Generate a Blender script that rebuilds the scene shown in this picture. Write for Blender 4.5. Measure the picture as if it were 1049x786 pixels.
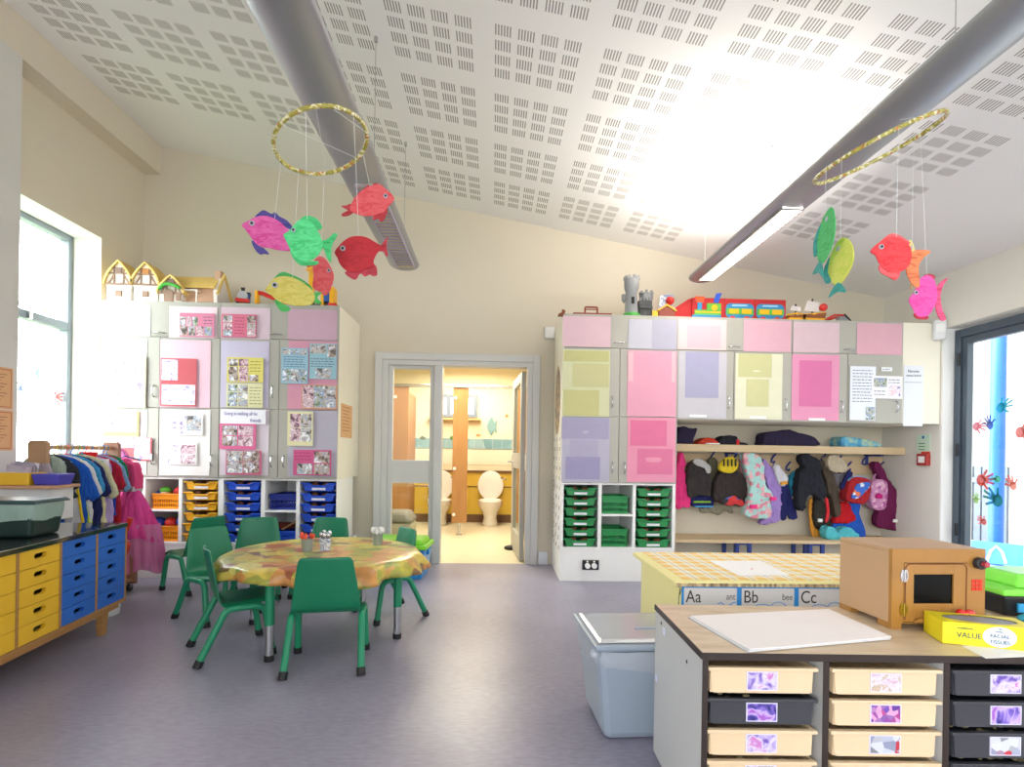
import bpy, bmesh, math, random
from mathutils import Vector, Matrix, noise
random.seed(7)
S = bpy.context.scene
for o in list(bpy.data.objects): bpy.data.objects.remove(o)
C = S.collection
# ---------------- camera, world, light, exposure ----------------
F = 545.0; EYE = 1.11; YAW = math.radians(2.0); ROLL = math.radians(0.9)
cam = bpy.data.objects.new('camera', bpy.data.cameras.new('camera')); C.objects.link(cam)
cam.data.sensor_width = 36; cam.data.lens = F/1049*36; cam.data.shift_y = 72/1049
cam.data.clip_start = .05; cam.data.clip_end = 200
_fw = Vector((math.sin(YAW), math.cos(YAW), 0)); _r0 = Vector((math.cos(YAW), -math.sin(YAW), 0)); _u0 = Vector((0, 0, 1))
_r = _r0*math.cos(ROLL)+_u0*math.sin(ROLL); _u = _u0*math.cos(ROLL)-_r0*math.sin(ROLL)
_m = Matrix((_r, _u, -_fw)).transposed().to_4x4(); _m.translation = (0, 0, EYE)
cam.matrix_world = _m; S.camera = cam
S.view_settings.view_transform = 'Standard'; S.view_settings.look = 'None'
S.view_settings.gamma = 1; S.view_settings.use_curve_mapping = False
S.view_settings.exposure = 0.0
W = bpy.data.worlds.new('sky'); S.world = W; W.use_nodes = True
SKY = 2.7
nt = W.node_tree; nt.nodes.clear()
bgn = nt.nodes.new('ShaderNodeBackground'); bgo = nt.nodes.new('ShaderNodeOutputWorld')
tcn = nt.nodes.new('ShaderNodeTexCoord'); sxn = nt.nodes.new('ShaderNodeSeparateXYZ'); mrn = nt.nodes.new('ShaderNodeMapRange')
nt.links.new(tcn.outputs['Generated'], sxn.inputs[0]); nt.links.new(sxn.outputs['X'], mrn.inputs['Value'])
mrn.inputs['From Min'].default_value = -.2; mrn.inputs['From Max'].default_value = -1
mrn.inputs['To Min'].default_value = SKY; mrn.inputs['To Max'].default_value = SKY*9      # brighter sky on the left (window) side
nt.links.new(mrn.outputs[0], bgn.inputs['Strength']); bgn.inputs['Color'].default_value = (.93, .965, 1, 1)
nt.links.new(bgn.outputs[0], bgo.inputs[0])
LAMP_UP = 40; LAMP_DOWN = 9
def arealight(name, loc, rot, sx, sy, power, col=(1, 1, 1), portal=False, shadow=True):
    l = bpy.data.lights.new(name, 'AREA'); l.shape = 'RECTANGLE'; l.size = sx; l.size_y = sy; l.energy = power; l.color = col
    if portal: l.cycles.is_portal = True
    o = bpy.data.objects.new(name, l); C.objects.link(o); o.location = loc; o.rotation_euler = rot
    return o
R90 = math.pi/2
arealight('daylight_left_window', (-3.75, 4.1, 1.95), (0, -R90, 0), 2.2, 1.6, 1, portal=True)
arealight('daylight_right_glazing', (4.3, 2.6, 1.15), (0, R90, 0), 2.3, 3.7, 1, portal=True)
arealight('daylight_front_opening', (0.3, -2.45, 1.5), (R90, 0, 0), 6.6, 2.5, 1, portal=True)  # portal at the added opening behind the camera
arealight('washroom_fill_light', (-.45, 7.1, 2.42), (0, 0, 0), 1.1, 2.4, 120, (1, .93, .74))  # unseen fill light added to brighten the washroom

# ---------------- helpers ----------------
def ray(px, py):
    a = (px-524.5)/F; b = -(py-465)/F
    return _fw + _r*a + _u*b
def PY(px, py, y): d = ray(px, py); return Vector((0, 0, EYE)) + d*(y/d.y)
def PX(px, py, x): d = ray(px, py); return Vector((0, 0, EYE)) + d*(x/d.x)
def project(p):
    q = Vector(p)-Vector((0, 0, EYE)); return 524.5+F*q.dot(_r)/q.dot(_fw), 465-F*q.dot(_u)/q.dot(_fw)
def PZ(px, py, z=0.): d = ray(px, py); return Vector((0, 0, EYE)) + d*((z-EYE)/d.z)
def srgb(h):
    h = h.lstrip('#'); v = [int(h[i:i+2], 16)/255 for i in (0, 2, 4)]
    return tuple(c/12.92 if c <= .04045 else ((c+.055)/1.055)**2.4 for c in v)+(1,)
MATS = {}
def M(name, col=None, rough=.6, metal=0., var=.06, scale=8., bump=0., alpha=1., trans=0., emit=None, estr=0., spec=.5, coat=0.):
    if name in MATS: return MATS[name]
    m = bpy.data.materials.new(name); m.use_nodes = True; n = m.node_tree.nodes; L = m.node_tree.links
    b = n['Principled BSDF']; c = srgb(col)
    b.inputs['Roughness'].default_value = rough; b.inputs['Metallic'].default_value = metal
    b.inputs['Specular IOR Level'].default_value = spec; b.inputs['Coat Weight'].default_value = coat
    if trans: b.inputs['Transmission Weight'].default_value = trans; b.inputs['IOR'].default_value = 1.1
    b.inputs['Alpha'].default_value = alpha
    tc = n.new('ShaderNodeTexCoord')
    if var > 0 or bump > 0:
        ns = n.new('ShaderNodeTexNoise'); ns.inputs['Scale'].default_value = scale; ns.inputs['Detail'].default_value = 4
        L.new(tc.outputs['Object'], ns.inputs['Vector'])
    if var > 0:
        mx = n.new('ShaderNodeMix'); mx.data_type = 'RGBA'
        mx.inputs[6].default_value = tuple(x*(1-var*1.5) for x in c[:3])+(1,)
        mx.inputs[7].default_value = tuple(min(1, x*(1+var)+.004) for x in c[:3])+(1,)
        L.new(ns.outputs['Fac'], mx.inputs[0]); L.new(mx.outputs[2], b.inputs['Base Color'])
    else: b.inputs['Base Color'].default_value = c
    if bump > 0:
        bp = n.new('ShaderNodeBump'); bp.inputs['Strength'].default_value = bump; bp.inputs['Distance'].default_value = .01
        L.new(ns.outputs['Fac'], bp.inputs['Height']); L.new(bp.outputs[0], b.inputs['Normal'])
    if emit: b.inputs['Emission Color'].default_value = srgb(emit); b.inputs['Emission Strength'].default_value = estr
    MATS[name] = m; return m
def ramp_mat(name, stops, scale=6., tex='noise', rough=.6, stretch=(1, 1, 1), detail=4., dist=0., interp='LINEAR', bump=0., coat=0., rnd=False):
    """a printed or mottled surface: a texture in object space through a colour ramp"""
    if name in MATS: return MATS[name]
    m = bpy.data.materials.new(name); m.use_nodes = True; n = m.node_tree.nodes; L = m.node_tree.links; b = n['Principled BSDF']
    b.inputs['Roughness'].default_value = rough; b.inputs['Coat Weight'].default_value = coat
    tc = n.new('ShaderNodeTexCoord'); mp = n.new('ShaderNodeMapping'); mp.inputs['Scale'].default_value = stretch
    L.new(tc.outputs['Object'], mp.inputs[0])
    if rnd:
        oi = n.new('ShaderNodeObjectInfo'); ml = n.new('ShaderNodeMath'); ml.operation = 'MULTIPLY'; ml.inputs[1].default_value = 37.
        L.new(oi.outputs['Random'], ml.inputs[0]); L.new(ml.outputs[0], mp.inputs['Location'])
    if tex == 'noise':
        t = n.new('ShaderNodeTexNoise'); t.inputs['Scale'].default_value = scale; t.inputs['Detail'].default_value = detail; t.inputs['Distortion'].default_value = dist; out = t.outputs['Fac']
    elif tex == 'cells':
        t = n.new('ShaderNodeTexVoronoi'); t.inputs['Scale'].default_value = scale; sp = n.new('ShaderNodeSeparateColor'); L.new(t.outputs['Color'], sp.inputs[0]); out = sp.outputs[0]
    elif tex == 'wave':
        t = n.new('ShaderNodeTexWave'); t.inputs['Scale'].default_value = scale; t.inputs['Distortion'].default_value = dist; t.inputs['Detail'].default_value = detail; out = t.outputs['Fac']
    L.new(mp.outputs[0], t.inputs['Vector'])
    r = n.new('ShaderNodeValToRGB'); r.color_ramp.interpolation = interp
    e = r.color_ramp.elements
    while len(e) < len(stops): e.new(.5)
    for i, (p, c) in enumerate(stops): e[i].position = p; e[i].color = srgb(c)
    L.new(out, r.inputs[0]); L.new(r.outputs[0], b.inputs['Base Color'])
    if bump:
        bp = n.new('ShaderNodeBump'); bp.inputs['Strength'].default_value = bump; bp.inputs['Distance'].default_value = .01
        L.new(out, bp.inputs['Height']); L.new(bp.outputs[0], b.inputs['Normal'])
    MATS[name] = m; return m

def obj(name, bm, mat, parent=None, smooth=False, loc=None, bevel=0., mods=None, kind=None, label=None):
    bmesh.ops.recalc_face_normals(bm, faces=bm.faces[:])
    me = bpy.data.meshes.new(name); bm.to_mesh(me); bm.free()
    for mm in (mat if isinstance(mat, (list, tuple)) else [mat]): me.materials.append(mm)
    if smooth:
        me.polygons.foreach_set('use_smooth', [True]*len(me.polygons))
        me.set_sharp_from_angle(angle=math.radians(38 if smooth is True else smooth))
    o = bpy.data.objects.new(name, me); C.objects.link(o)
    if parent: o.parent = parent
    if loc: o.location = loc
    if bevel:
        b = o.modifiers.new('bevel', 'BEVEL'); b.width = bevel; b.segments = 2; b.limit_method = 'ANGLE'; b.angle_limit = math.radians(40)
    if kind: o['kind'] = kind
    if label: o['label'] = label
    return o
def thing(name, label, cat, loc=(0, 0, 0), rz=0., group=None):
    o = bpy.data.objects.new(name, None); C.objects.link(o); o.location = loc; o.rotation_euler = (0, 0, rz)
    o.empty_display_size = .05
    return tag(o, label, cat, group)
def tag(o, label, cat, group=None):
    o['label'] = label; o['category'] = cat
    if group: o['group'] = group
    return o
def dup(root, label=None, loc=None, rz=None, group=None):
    def cp(o, par):
        c = o.copy(); C.objects.link(c)
        if par: c.parent = par
        for k in [x for x in bpy.data.objects if x.parent == o]: cp(k, c)
        return c
    r = cp(root, None)
    if label: r['label'] = label
    if group: r['group'] = group
    if loc is not None: r.location = loc
    if rz is not None: r.rotation_euler = (0, 0, rz)
    return r
def BM(): return bmesh.new()
def box(bm, x0, x1, y0, y1, z0, z1, mi=0):
    v = [bm.verts.new(p) for p in ((x0, y0, z0), (x1, y0, z0), (x1, y1, z0), (x0, y1, z0), (x0, y0, z1), (x1, y0, z1), (x1, y1, z1), (x0, y1, z1))]
    for f in ((0, 1, 2, 3), (4, 7, 6, 5), (0, 4, 5, 1), (1, 5, 6, 2), (2, 6, 7, 3), (3, 7, 4, 0)):
        bm.faces.new([v[i] for i in f]).material_index = mi
    return bm
def boxc(bm, c, s, mi=0): return box(bm, c[0]-s[0]/2, c[0]+s[0]/2, c[1]-s[1]/2, c[1]+s[1]/2, c[2]-s[2]/2, c[2]+s[2]/2, mi)
def taper(bm, cx, cy, z0, z1, w0, d0, w1, d1, mi=0, cap=True):
    v = [bm.verts.new((cx+sx*w/2, cy+sy*d/2, z)) for z, w, d in ((z0, w0, d0), (z1, w1, d1)) for sx, sy in ((-1, -1), (1, -1), (1, 1), (-1, 1))]
    fs = [(0, 1, 5, 4), (1, 2, 6, 5), (2, 3, 7, 6), (3, 0, 4, 7), (0, 3, 2, 1)]+([(4, 5, 6, 7)] if cap else [])
    for f in fs: bm.faces.new([v[i] for i in f]).material_index = mi
    return bm
def prism(bm, pts, axis='y', a0=0., a1=.01, mi=0):
    """pts 2-D polygon (x,z for axis y; x,y for axis z; y,z for axis x) swept from a0 to a1"""
    def mk(p, a): return {'y': (p[0], a, p[1]), 'z': (p[0], p[1], a), 'x': (a, p[0], p[1])}[axis]
    A = [bm.verts.new(mk(p, a0)) for p in pts]; B = [bm.verts.new(mk(p, a1)) for p in pts]
    fs = [bm.faces.new(A), bm.faces.new(B[::-1])]
    n = len(pts)
    for i in range(n): fs.append(bm.faces.new((A[i], B[i], B[(i+1) % n], A[(i+1) % n])))
    for f in fs: f.material_index = mi
    return bm
def cyl(bm, p0, p1, r0, r1=None, seg=12, mi=0, cap=True):
    p0 = Vector(p0); p1 = Vector(p1); r1 = r0 if r1 is None else r1
    d = (p1-p0).normalized(); a = d.orthogonal().normalized(); b = d.cross(a)
    A = []; B = []
    for i in range(seg):
        t = 2*math.pi*i/seg; w = a*math.cos(t)+b*math.sin(t)
        A.append(bm.verts.new(p0+w*r0)); B.append(bm.verts.new(p1+w*r1))
    fs = [bm.faces.new((A[i], A[(i+1) % seg], B[(i+1) % seg], B[i])) for i in range(seg)]
    if cap: fs += [bm.faces.new(A[::-1]), bm.faces.new(B)]
    for f in fs: f.material_index = mi
    return bm
def tube(bm, pts, r, seg=8, mi=0, closed=False):
    pts = [Vector(p) for p in pts]; n = len(pts); rings = []; rr = r if isinstance(r, (list, tuple)) else [r]*n
    up = None
    for i, p in enumerate(pts):
        if closed: t = (pts[(i+1) % n]-pts[i-1]).normalized()
        else: t = (pts[min(i+1, n-1)]-pts[max(i-1, 0)]).normalized()
        if up is None: up = t.orthogonal().normalized()
        up = (up-t*up.dot(t)).normalized(); b = t.cross(up)
        rings.append([bm.verts.new(p+(up*math.cos(2*math.pi*k/seg)+b*math.sin(2*math.pi*k/seg))*rr[i]) for k in range(seg)])
    m = n if closed else n-1
    for i in range(m):
        A, B = rings[i], rings[(i+1) % n]
        for k in range(seg): bm.faces.new((A[k], A[(k+1) % seg], B[(k+1) % seg], B[k])).material_index = mi
    if not closed: bm.faces.new(rings[0][::-1]).material_index = mi; bm.faces.new(rings[-1]).material_index = mi
    return bm
def bend(pts, r=.03, n=4):
    """round the corners of a polyline"""
    pts = [Vector(p) for p in pts]; out = [pts[0]]
    for a, p, b in zip(pts, pts[1:], pts[2:]):
        u = (a-p); v = (b-p); k = min(r, u.length*.48, v.length*.48); A = p+u.normalized()*k; B = p+v.normalized()*k
        for i in range(n+1):
            t = i/n; out.append(A*(1-t)**2+p*2*t*(1-t)+B*t*t)
    return out+[pts[-1]]
def lathe(bm, prof, c=(0, 0, 0), seg=20, mi=0, sx=1., sy=1.):
    rings = []
    for r, z in prof:
        rings.append([bm.verts.new((c[0]+sx*r*math.cos(2*math.pi*k/seg), c[1]+sy*r*math.sin(2*math.pi*k/seg), c[2]+z)) for k in range(seg)])
    for A, B in zip(rings, rings[1:]):
        for k in range(seg): bm.faces.new((A[k], A[(k+1) % seg], B[(k+1) % seg], B[k])).material_index = mi
    if prof[0][0] > 1e-4: bm.faces.new(rings[0][::-1]).material_index = mi
    if prof[-1][0] > 1e-4: bm.faces.new(rings[-1]).material_index = mi
    bmesh.ops.remove_doubles(bm, verts=bm.verts[:], dist=1e-5)
    return bm
def ball(bm, c, r, sx=1, sy=1, sz=1, seg=14, mi=0):
    g = bmesh.ops.create_uvsphere(bm, u_segments=seg, v_segments=max(6, seg//2+1), radius=r)
    for v in g['verts']: v.co = Vector((v.co.x*sx+c[0], v.co.y*sy+c[1], v.co.z*sz+c[2]))
    for f in {f for v in g['verts'] for f in v.link_faces}: f.material_index = mi
    return bm
def ellipse(rx, rz, n=24, c=(0, 0)): return [(c[0]+rx*math.cos(2*math.pi*i/n), c[1]+rz*math.sin(2*math.pi*i/n)) for i in range(n)]
def rrect(x0, x1, z0, z1, r, n=4):
    out = []
    for cx, cz, a in ((x1-r, z1-r, 0), (x0+r, z1-r, 90), (x0+r, z0+r, 180), (x1-r, z0+r, 270)):
        for i in range(n+1):
            t = math.radians(a+90*i/n); out.append((cx+r*math.cos(t), cz+r*math.sin(t)))
    return out
def smoothpts(pts, n=3):
    """Catmull-Rom through a closed outline"""
    out = []; m = len(pts)
    for i in range(m):
        p0, p1, p2, p3 = [Vector(pts[(i+k-1) % m]) for k in range(4)]
        for j in range(n):
            t = j/n; out.append(tuple(.5*((2*p1)+(p2-p0)*t+(2*p0-5*p1+4*p2-p3)*t*t+(3*p1-p0-3*p2+p3)*t**3)))
    return out
def text_mesh(name, s, size, loc, rot, mat, parent=None, extrude=.0006, align='LEFT', sx=1.):
    cu = bpy.data.curves.new(name, 'FONT'); cu.body = s; cu.size = size; cu.extrude = extrude; cu.align_x = align
    t = bpy.data.objects.new('tmp_text', cu); C.objects.link(t)
    dg = bpy.context.evaluated_depsgraph_get(); me = bpy.data.meshes.new_from_object(t.evaluated_get(dg))
    bpy.data.objects.remove(t); bpy.data.curves.remove(cu)
    me.materials.clear(); me.materials.append(mat)
    o = bpy.data.objects.new(name, me); C.objects.link(o); o.location = loc; o.rotation_euler = rot; o.scale = (sx, 1, 1)
    if parent: o.parent = parent
    return o
def soft(o, voxel=.01, smooth=6, disp=.012, dscale=.09, seed=0):
    """turn joined rough volumes into one soft folded cloth body"""
    r = o.modifiers.new('remesh', 'REMESH'); r.mode = 'VOXEL'; r.voxel_size = voxel; r.use_smooth_shade = True
    s = o.modifiers.new('smooth', 'SMOOTH'); s.factor = .6; s.iterations = smooth
    if disp:
        t = bpy.data.textures.new('folds', 'CLOUDS'); t.noise_scale = dscale; t.noise_depth = 2
        d = o.modifiers.new('folds', 'DISPLACE'); d.texture = t; d.strength = disp; d.mid_level = .5; d.texture_coords = 'LOCAL'
    return o
ORD = ['top', 'second', 'third', 'fourth', 'fifth', 'sixth', 'seventh']

# ---------------- shared materials ----------------
wallM = M('cream wall paint', '#d8cebb', .9, var=.015, scale=3)
white = M('white paint', '#ecebe8', .5, var=.01)
framegrey = M('light grey door frame', '#d2d1cf', .45, var=.01)
cream = M('cream laminate', '#efeadb', .45, var=.01)
doorgrey = M('warm grey laminate', '#aeaba1', .42, var=.03, scale=30)
chrome = M('brushed metal', '#c8c9cb', .25, 1., var=.02)
dark = M('dark recess', '#191718', .7, var=0)
blackrub = M('black rubber', '#18181a', .6, var=.05)
woodlt = ramp_mat('pale birch wood', [(0, '#c6a97e'), (.5, '#d4ba92'), (1, '#dfc9a6')], 4, stretch=(1, 14, 14), dist=.6)
beech = ramp_mat('beech wood', [(0, '#b3854f'), (.5, '#c29660'), (1, '#cfa773')], 5, stretch=(12, 2, 2), dist=.5)
oak = ramp_mat('oak frame wood', [(0, '#95693a'), (.5, '#aa7c48'), (1, '#b98d58')], 5, stretch=(3, 3, 14), dist=.5)
def thin_glass():
    m = bpy.data.materials.new('clear glass'); m.use_nodes = True; n = m.node_tree.nodes; L = m.node_tree.links; n.clear()
    o = n.new('ShaderNodeOutputMaterial'); mx = n.new('ShaderNodeMixShader'); tr = n.new('ShaderNodeBsdfTransparent'); gl = n.new('ShaderNodeBsdfGlossy')
    tr.inputs[0].default_value = (.97, .985, .98, 1); gl.inputs['Roughness'].default_value = .02; mx.inputs[0].default_value = .022
    L.new(tr.outputs[0], mx.inputs[1]); L.new(gl.outputs[0], mx.inputs[2]); L.new(mx.outputs[0], o.inputs[0]); return m
glass = thin_glass()
paper = M('white paper', '#f4f3f1', .8, var=.01)
label_m = M('printed label paper', '#e8e8f0', .7, var=.05, scale=60)
ink = M('black ink', '#26262a', .8, var=0)
# ================= the room =================
XL, XR, YB, YF = -3.47, 4.0, 5.35, -2.4
CZ0, CX0, CM = 4.08, -3.31, -.179
def cz(x): return CZ0+CM*(x-CX0)
def struct(name, bm, mat, **k): return obj(name, bm, mat, kind='structure', **k)
# floor: mottled lilac grey vinyl
fm = bpy.data.materials.new('mottled grey vinyl'); fm.use_nodes = True
n = fm.node_tree.nodes; L = fm.node_tree.links; b = n['Principled BSDF']; tc = n.new('ShaderNodeTexCoord')
n1 = n.new('ShaderNodeTexNoise'); n1.inputs['Scale'].default_value = 1.6; n1.inputs['Detail'].default_value = 5
mp = n.new('ShaderNodeMapping'); mp.inputs['Scale'].default_value = (1, 3.2, 1)
n2 = n.new('ShaderNodeTexNoise'); n2.inputs['Scale'].default_value = 22; n2.inputs['Detail'].default_value = 6
L.new(tc.outputs['Object'], n1.inputs[0]); L.new(tc.outputs['Object'], mp.inputs[0]); L.new(mp.outputs[0], n2.inputs[0])
ad = n.new('ShaderNodeMath'); ad.operation = 'ADD'; L.new(n1.outputs[0], ad.inputs[0]); L.new(n2.outputs[0], ad.inputs[1])
rp = n.new('ShaderNodeValToRGB'); L.new(ad.outputs[0], rp.inputs[0]); e = rp.color_ramp.elements
ad.use_clamp = False; dv = n.new('ShaderNodeMath'); dv.operation = 'MULTIPLY'; dv.inputs[1].default_value = .5; L.new(ad.outputs[0], dv.inputs[0]); L.new(dv.outputs[0], rp.inputs[0])
e[0].position = .36; e[0].color = srgb('#8b8799'); e[1].position = .64; e[1].color = srgb('#a39fb1')
L.new(rp.outputs[0], b.inputs['Base Color']); b.inputs['Roughness'].default_value = .33; b.inputs['Specular IOR Level'].default_value = .5
struct('floor', box(BM(), XL-.3, XR+.3, YF-.2, YB+.02, -.1, 0), fm)
# back wall with door opening
DX0, DX1, DZ = -1.115, .385, 2.03
bm = BM()
def wallpoly(bm, pts, y0, y1): prism(bm, pts, 'y', y0, y1)
wallpoly(bm, [(XL-.3, -.1), (DX0, -.1), (DX0, cz(DX0)+.1), (XL-.3, cz(XL-.3)+.1)], YB, YB+.15)
wallpoly(bm, [(DX1, -.1), (XR+.3, -.1), (XR+.3, cz(XR+.3)+.1), (DX1, cz(DX1)+.1)], YB, YB+.15)
wallpoly(bm, [(DX0, DZ), (DX1, DZ), (DX1, cz(DX1)+.1), (DX0, cz(DX0)+.1)], YB, YB+.15)
struct('wall_back', bm, wallM)
# left wall with window opening
WY0, WY1, WZ0, WZ1 = 3.1, 4.8, .92, 2.95
bm = BM(); T = .36
box(bm, XL-T, XL, YF, WY0, -.1, 4.3); box(bm, XL-T, XL, WY1, YB, -.1, 4.3)
box(bm, XL-T, XL, WY0, WY1, -.1, WZ0); box(bm, XL-T, XL, WY0, WY1, WZ1, 4.3)
struct('wall_left', bm, wallM)
struct('trim_1', box(BM(), XL, -3.31, YF, YB, 3.80, 4.25), wallM)      # boxed beam under the ceiling
struct('trim_2', box(BM(), XL, -3.30, YF, PX(19.5, 300, -3.30).y, 0, 3.80), M('pier paint', '#cfcdc6', .9, var=.015))   # pier beside the window
# right wall with the glazed door opening
GY0, GY1, GZ = .7, 4.63, 2.29
bm = BM()
box(bm, XR, XR+.3, GY1, YB, -.1, 3.0); box(bm, XR, XR+.3, YF, GY0, -.1, 3.0); box(bm, XR, XR+.3, GY0, GY1, GZ, 3.0)
struct('wall_right', bm, M('white wall paint', '#e0dbd2', .9, var=.015))
# wall behind the camera: a wide unseen opening added to let daylight in
bm = BM()
wallpoly(bm, [(XL-.3, -.1), (XR+.3, -.1), (XR+.3, .25), (XL-.3, .25)], YF-.2, YF)
wallpoly(bm, [(XL-.3, 2.75), (XR+.3, 2.75), (XR+.3, cz(XR+.3)+.1), (XL-.3, cz(XL-.3)+.1)], YF-.2, YF)
wallpoly(bm, [(XL-.3, .25), (-3.0, .25), (-3.0, 2.75), (XL-.3, 2.75)], YF-.2, YF)
wallpoly(bm, [(3.6, .25), (XR+.3, .25), (XR+.3, 2.75), (3.6, 2.75)], YF-.2, YF)
struct('wall_front', bm, wallM)
# ceiling with slotted acoustic boards (slots in the material)
cm = bpy.data.materials.new('slotted acoustic board'); cm.use_nodes = True
n = cm.node_tree.nodes; L = cm.node_tree.links; b = n['Principled BSDF']; tc = n.new('ShaderNodeTexCoord'); sp = n.new('ShaderNodeSeparateXYZ'); L.new(tc.outputs['Object'], sp.inputs[0])
def mth(op, a, c=None):
    k = n.new('ShaderNodeMath'); k.operation = op
    for i, v in enumerate((a, c)):
        if v is None: continue
        if isinstance(v, (int, float)): k.inputs[i].default_value = v
        else: L.new(v, k.inputs[i])
    return k.outputs[0]
def chain(src, off, period, size, pitch, cell):
    u = mth('MODULO', mth('ADD', src, off), period)
    a = mth('LESS_THAN', u, size); w = mth('MODULO', u, pitch); c_ = mth('LESS_THAN', w, cell)
    return mth('MULTIPLY', a, c_), w
fx, wx = chain(sp.outputs['X'], 6.2-.592, .62, .49, .1315, .095)
fy, wy = chain(sp.outputs['Y'], 5.7-2.95, .57, .425, .1135, .077)
sl = mth('LESS_THAN', mth('MODULO', wx, .0165), .0075)
lim = mth('MULTIPLY', mth('GREATER_THAN', sp.outputs['X'], -3.13), mth('LESS_THAN', sp.outputs['X'], 3.05))
yl = mth('ADD', mth('LESS_THAN', sp.outputs['Y'], 4.55), mth('MULTIPLY', mth('GREATER_THAN', sp.outputs['X'], -1.3), mth('MULTIPLY', mth('LESS_THAN', sp.outputs['X'], 1.75), mth('LESS_THAN', sp.outputs['Y'], 5.1))))
mask = mth('MULTIPLY', mth('MULTIPLY', fx, fy), mth('MULTIPLY', sl, mth('MULTIPLY', lim, mth('MINIMUM', yl, 1.0))))
mx = n.new('ShaderNodeMix'); mx.data_type = 'RGBA'; L.new(mask, mx.inputs[0]); mx.inputs[6].default_value = srgb('#efedec'); mx.inputs[7].default_value = srgb('#96918d')
L.new(mx.outputs[2], b.inputs['Base Color']); b.inputs['Roughness'].default_value = .9
bm = BM(); x0, x1 = XL-.3, XR+.3
prism(bm, [(x0, cz(x0)), (x1, cz(x1)), (x1, cz(x1)+.15), (x0, cz(x0)+.15)], 'y', YF-.2, YB+.15)
struct('ceiling', bm, cm)
# baseboards
bb = M('baseboard white', '#e3e4ea', .5, var=.01)
bm = BM(); box(bm, XL, DX0-.09, YB-.018, YB, 0, .13); box(bm, DX1+.08, .56, YB-.018, YB, 0, .13); box(bm, 1.6, XR, YB-.018, YB, 0, .13); struct('baseboard_back', bm, bb, bevel=.004)
struct('baseboard_right', box(BM(), XR-.018, XR, GY1+.03, YB-.02, 0, .13), bb)
struct('baseboard_left', box(BM(), XL, XL+.018, 3.7, YB-.02, 0, .13), bb)
# left window
wfr = M('slate grey window frame', '#8791 9c'.replace(' ', ''), .4, var=.02)
bm = BM(); xw = XL-.27
for y0, y1, z0, z1 in ((WY0, WY0+.07, WZ0, WZ1), (WY1-.045, WY1, WZ0, WZ1), (WY0+.07, WY1-.045, WZ1-.05, WZ1), (WY0+.07, WY1-.045, WZ0, WZ0+.06), (WY0+.07, WY1-.045, 2.12, 2.19)):
    box(bm, xw-.05, xw+.03, y0, y1, z0, z1)
wf = struct('window_1', bm, wfr, bevel=.006)
obj('window_pane', box(BM(), xw-.018, xw-.012, WY0, WY1, WZ0, WZ1), glass, wf)
bm = BM(); box(bm, xw+.035, xw+.06, 4.15, 4.62, 2.205, 2.235); box(bm, xw+.03, xw+.06, 4.34, 4.37, 2.12, 2.21); obj('window_handle', bm, chrome, wf, bevel=.004)
bm = BM(); box(bm, XL-.23, XL+.001, WY1-.004, WY1+.0, WZ0, WZ1); box(bm, XL-.23, XL+.001, WY0, WY1, WZ1-.004, WZ1); obj('reveal_glare', bm, M('blown out reveal white', '#f6f6f6', .6, var=0), wf)  # added sheets: blown-out daylight on the reveal put in as white
obj('window_sill', box(BM(), XL-.24, XL+.03, WY0, WY1, WZ0-.03, WZ0), white, wf, bevel=.006)
# right glazed door
dfr = M('anthracite door frame', '#46525e', .4, var=.02)
xg = XR+.13
bm = BM(); box(bm, XR+.002, XR+.16, GY1-.012, GY1, 0, GZ); struct('trim_3', bm, white)   # white reveal lining
bm = BM(); box(bm, xg-.03, xg+.06, GY1-.075, GY1-.02, 0, GZ-.02); box(bm, xg-.03, xg+.06, GY0+.08, GY1-.075, GZ-.09, GZ-.02); box(bm, xg-.03, xg+.06, GY0, GY0+.08, 0, GZ-.02); box(bm, xg-.03, xg+.06, GY0+.08, GY1-.075, 0, .03)
gd = struct('door_1', bm, dfr, bevel=.005)
bm = BM()
for y0, y1 in ((GY1-1.1, GY1-.08), (GY1-2.15, GY1-1.13), (GY0+.09, GY1-2.18)):
    box(bm, xg-.01, xg+.045, y1-.05, y1, .03, GZ-.095); box(bm, xg-.01, xg+.045, y0, y0+.05, .03, GZ-.095); box(bm, xg-.01, xg+.045, y0+.05, y1-.05, GZ-.155, GZ-.095); box(bm, xg-.01, xg+.045, y0+.05, y1-.05, .03, .12)
obj('door_leaf', bm, dfr, gd, bevel=.004)
obj('door_pane', box(BM(), xg+.014, xg+.02, GY0+.1, GY1-.12, .1, GZ-.12), glass, gd)
bm = BM()
for z in (.45, 1.15, 1.95): cyl(bm, (xg-.04, GY1-.075, z), (xg-.04, GY1-.075, z+.11), .012)
obj('hinge', bm, blackrub, gd)
# door set into the washroom: frame, side light, open leaf
bm = BM()
y0, y1 = YB-.02, YB+.13
for a, c_, z0, z1 in ((DX0, DX0+.055, 0, DZ), (DX1-.055, DX1, 0, DZ), (DX0+.055, DX1-.055, DZ-.05, DZ), (-.60, -.52, 0, DZ-.05)):
    box(bm, a, c_, y0, y1, z0, z1)
for a, c_, z0, z1 in ((DX0-.07, DX0, 0, DZ+.07), (DX1, DX1+.07, 0, DZ+.07), (DX0, DX1, DZ, DZ+.07)):
    box(bm, a, c_, YB-.035, YB-.001, z0, z1)
ds = struct('door_2', bm, framegrey, bevel=.004)
bm = BM()
for a, c_, z0, z1 in ((DX0+.055, DX0+.10, .0, 1.98), (-.645, -.60, .0, 1.98), (DX0+.10, -.645, .80, 1.03), (DX0+.10, -.645, 0, .12), (DX0+.10, -.645, 1.945, 1.98)):
    box(bm, a, c_, YB+.02, YB+.07, z0, z1)
obj('side_panel_frame', bm, framegrey, ds, bevel=.004)
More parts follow.
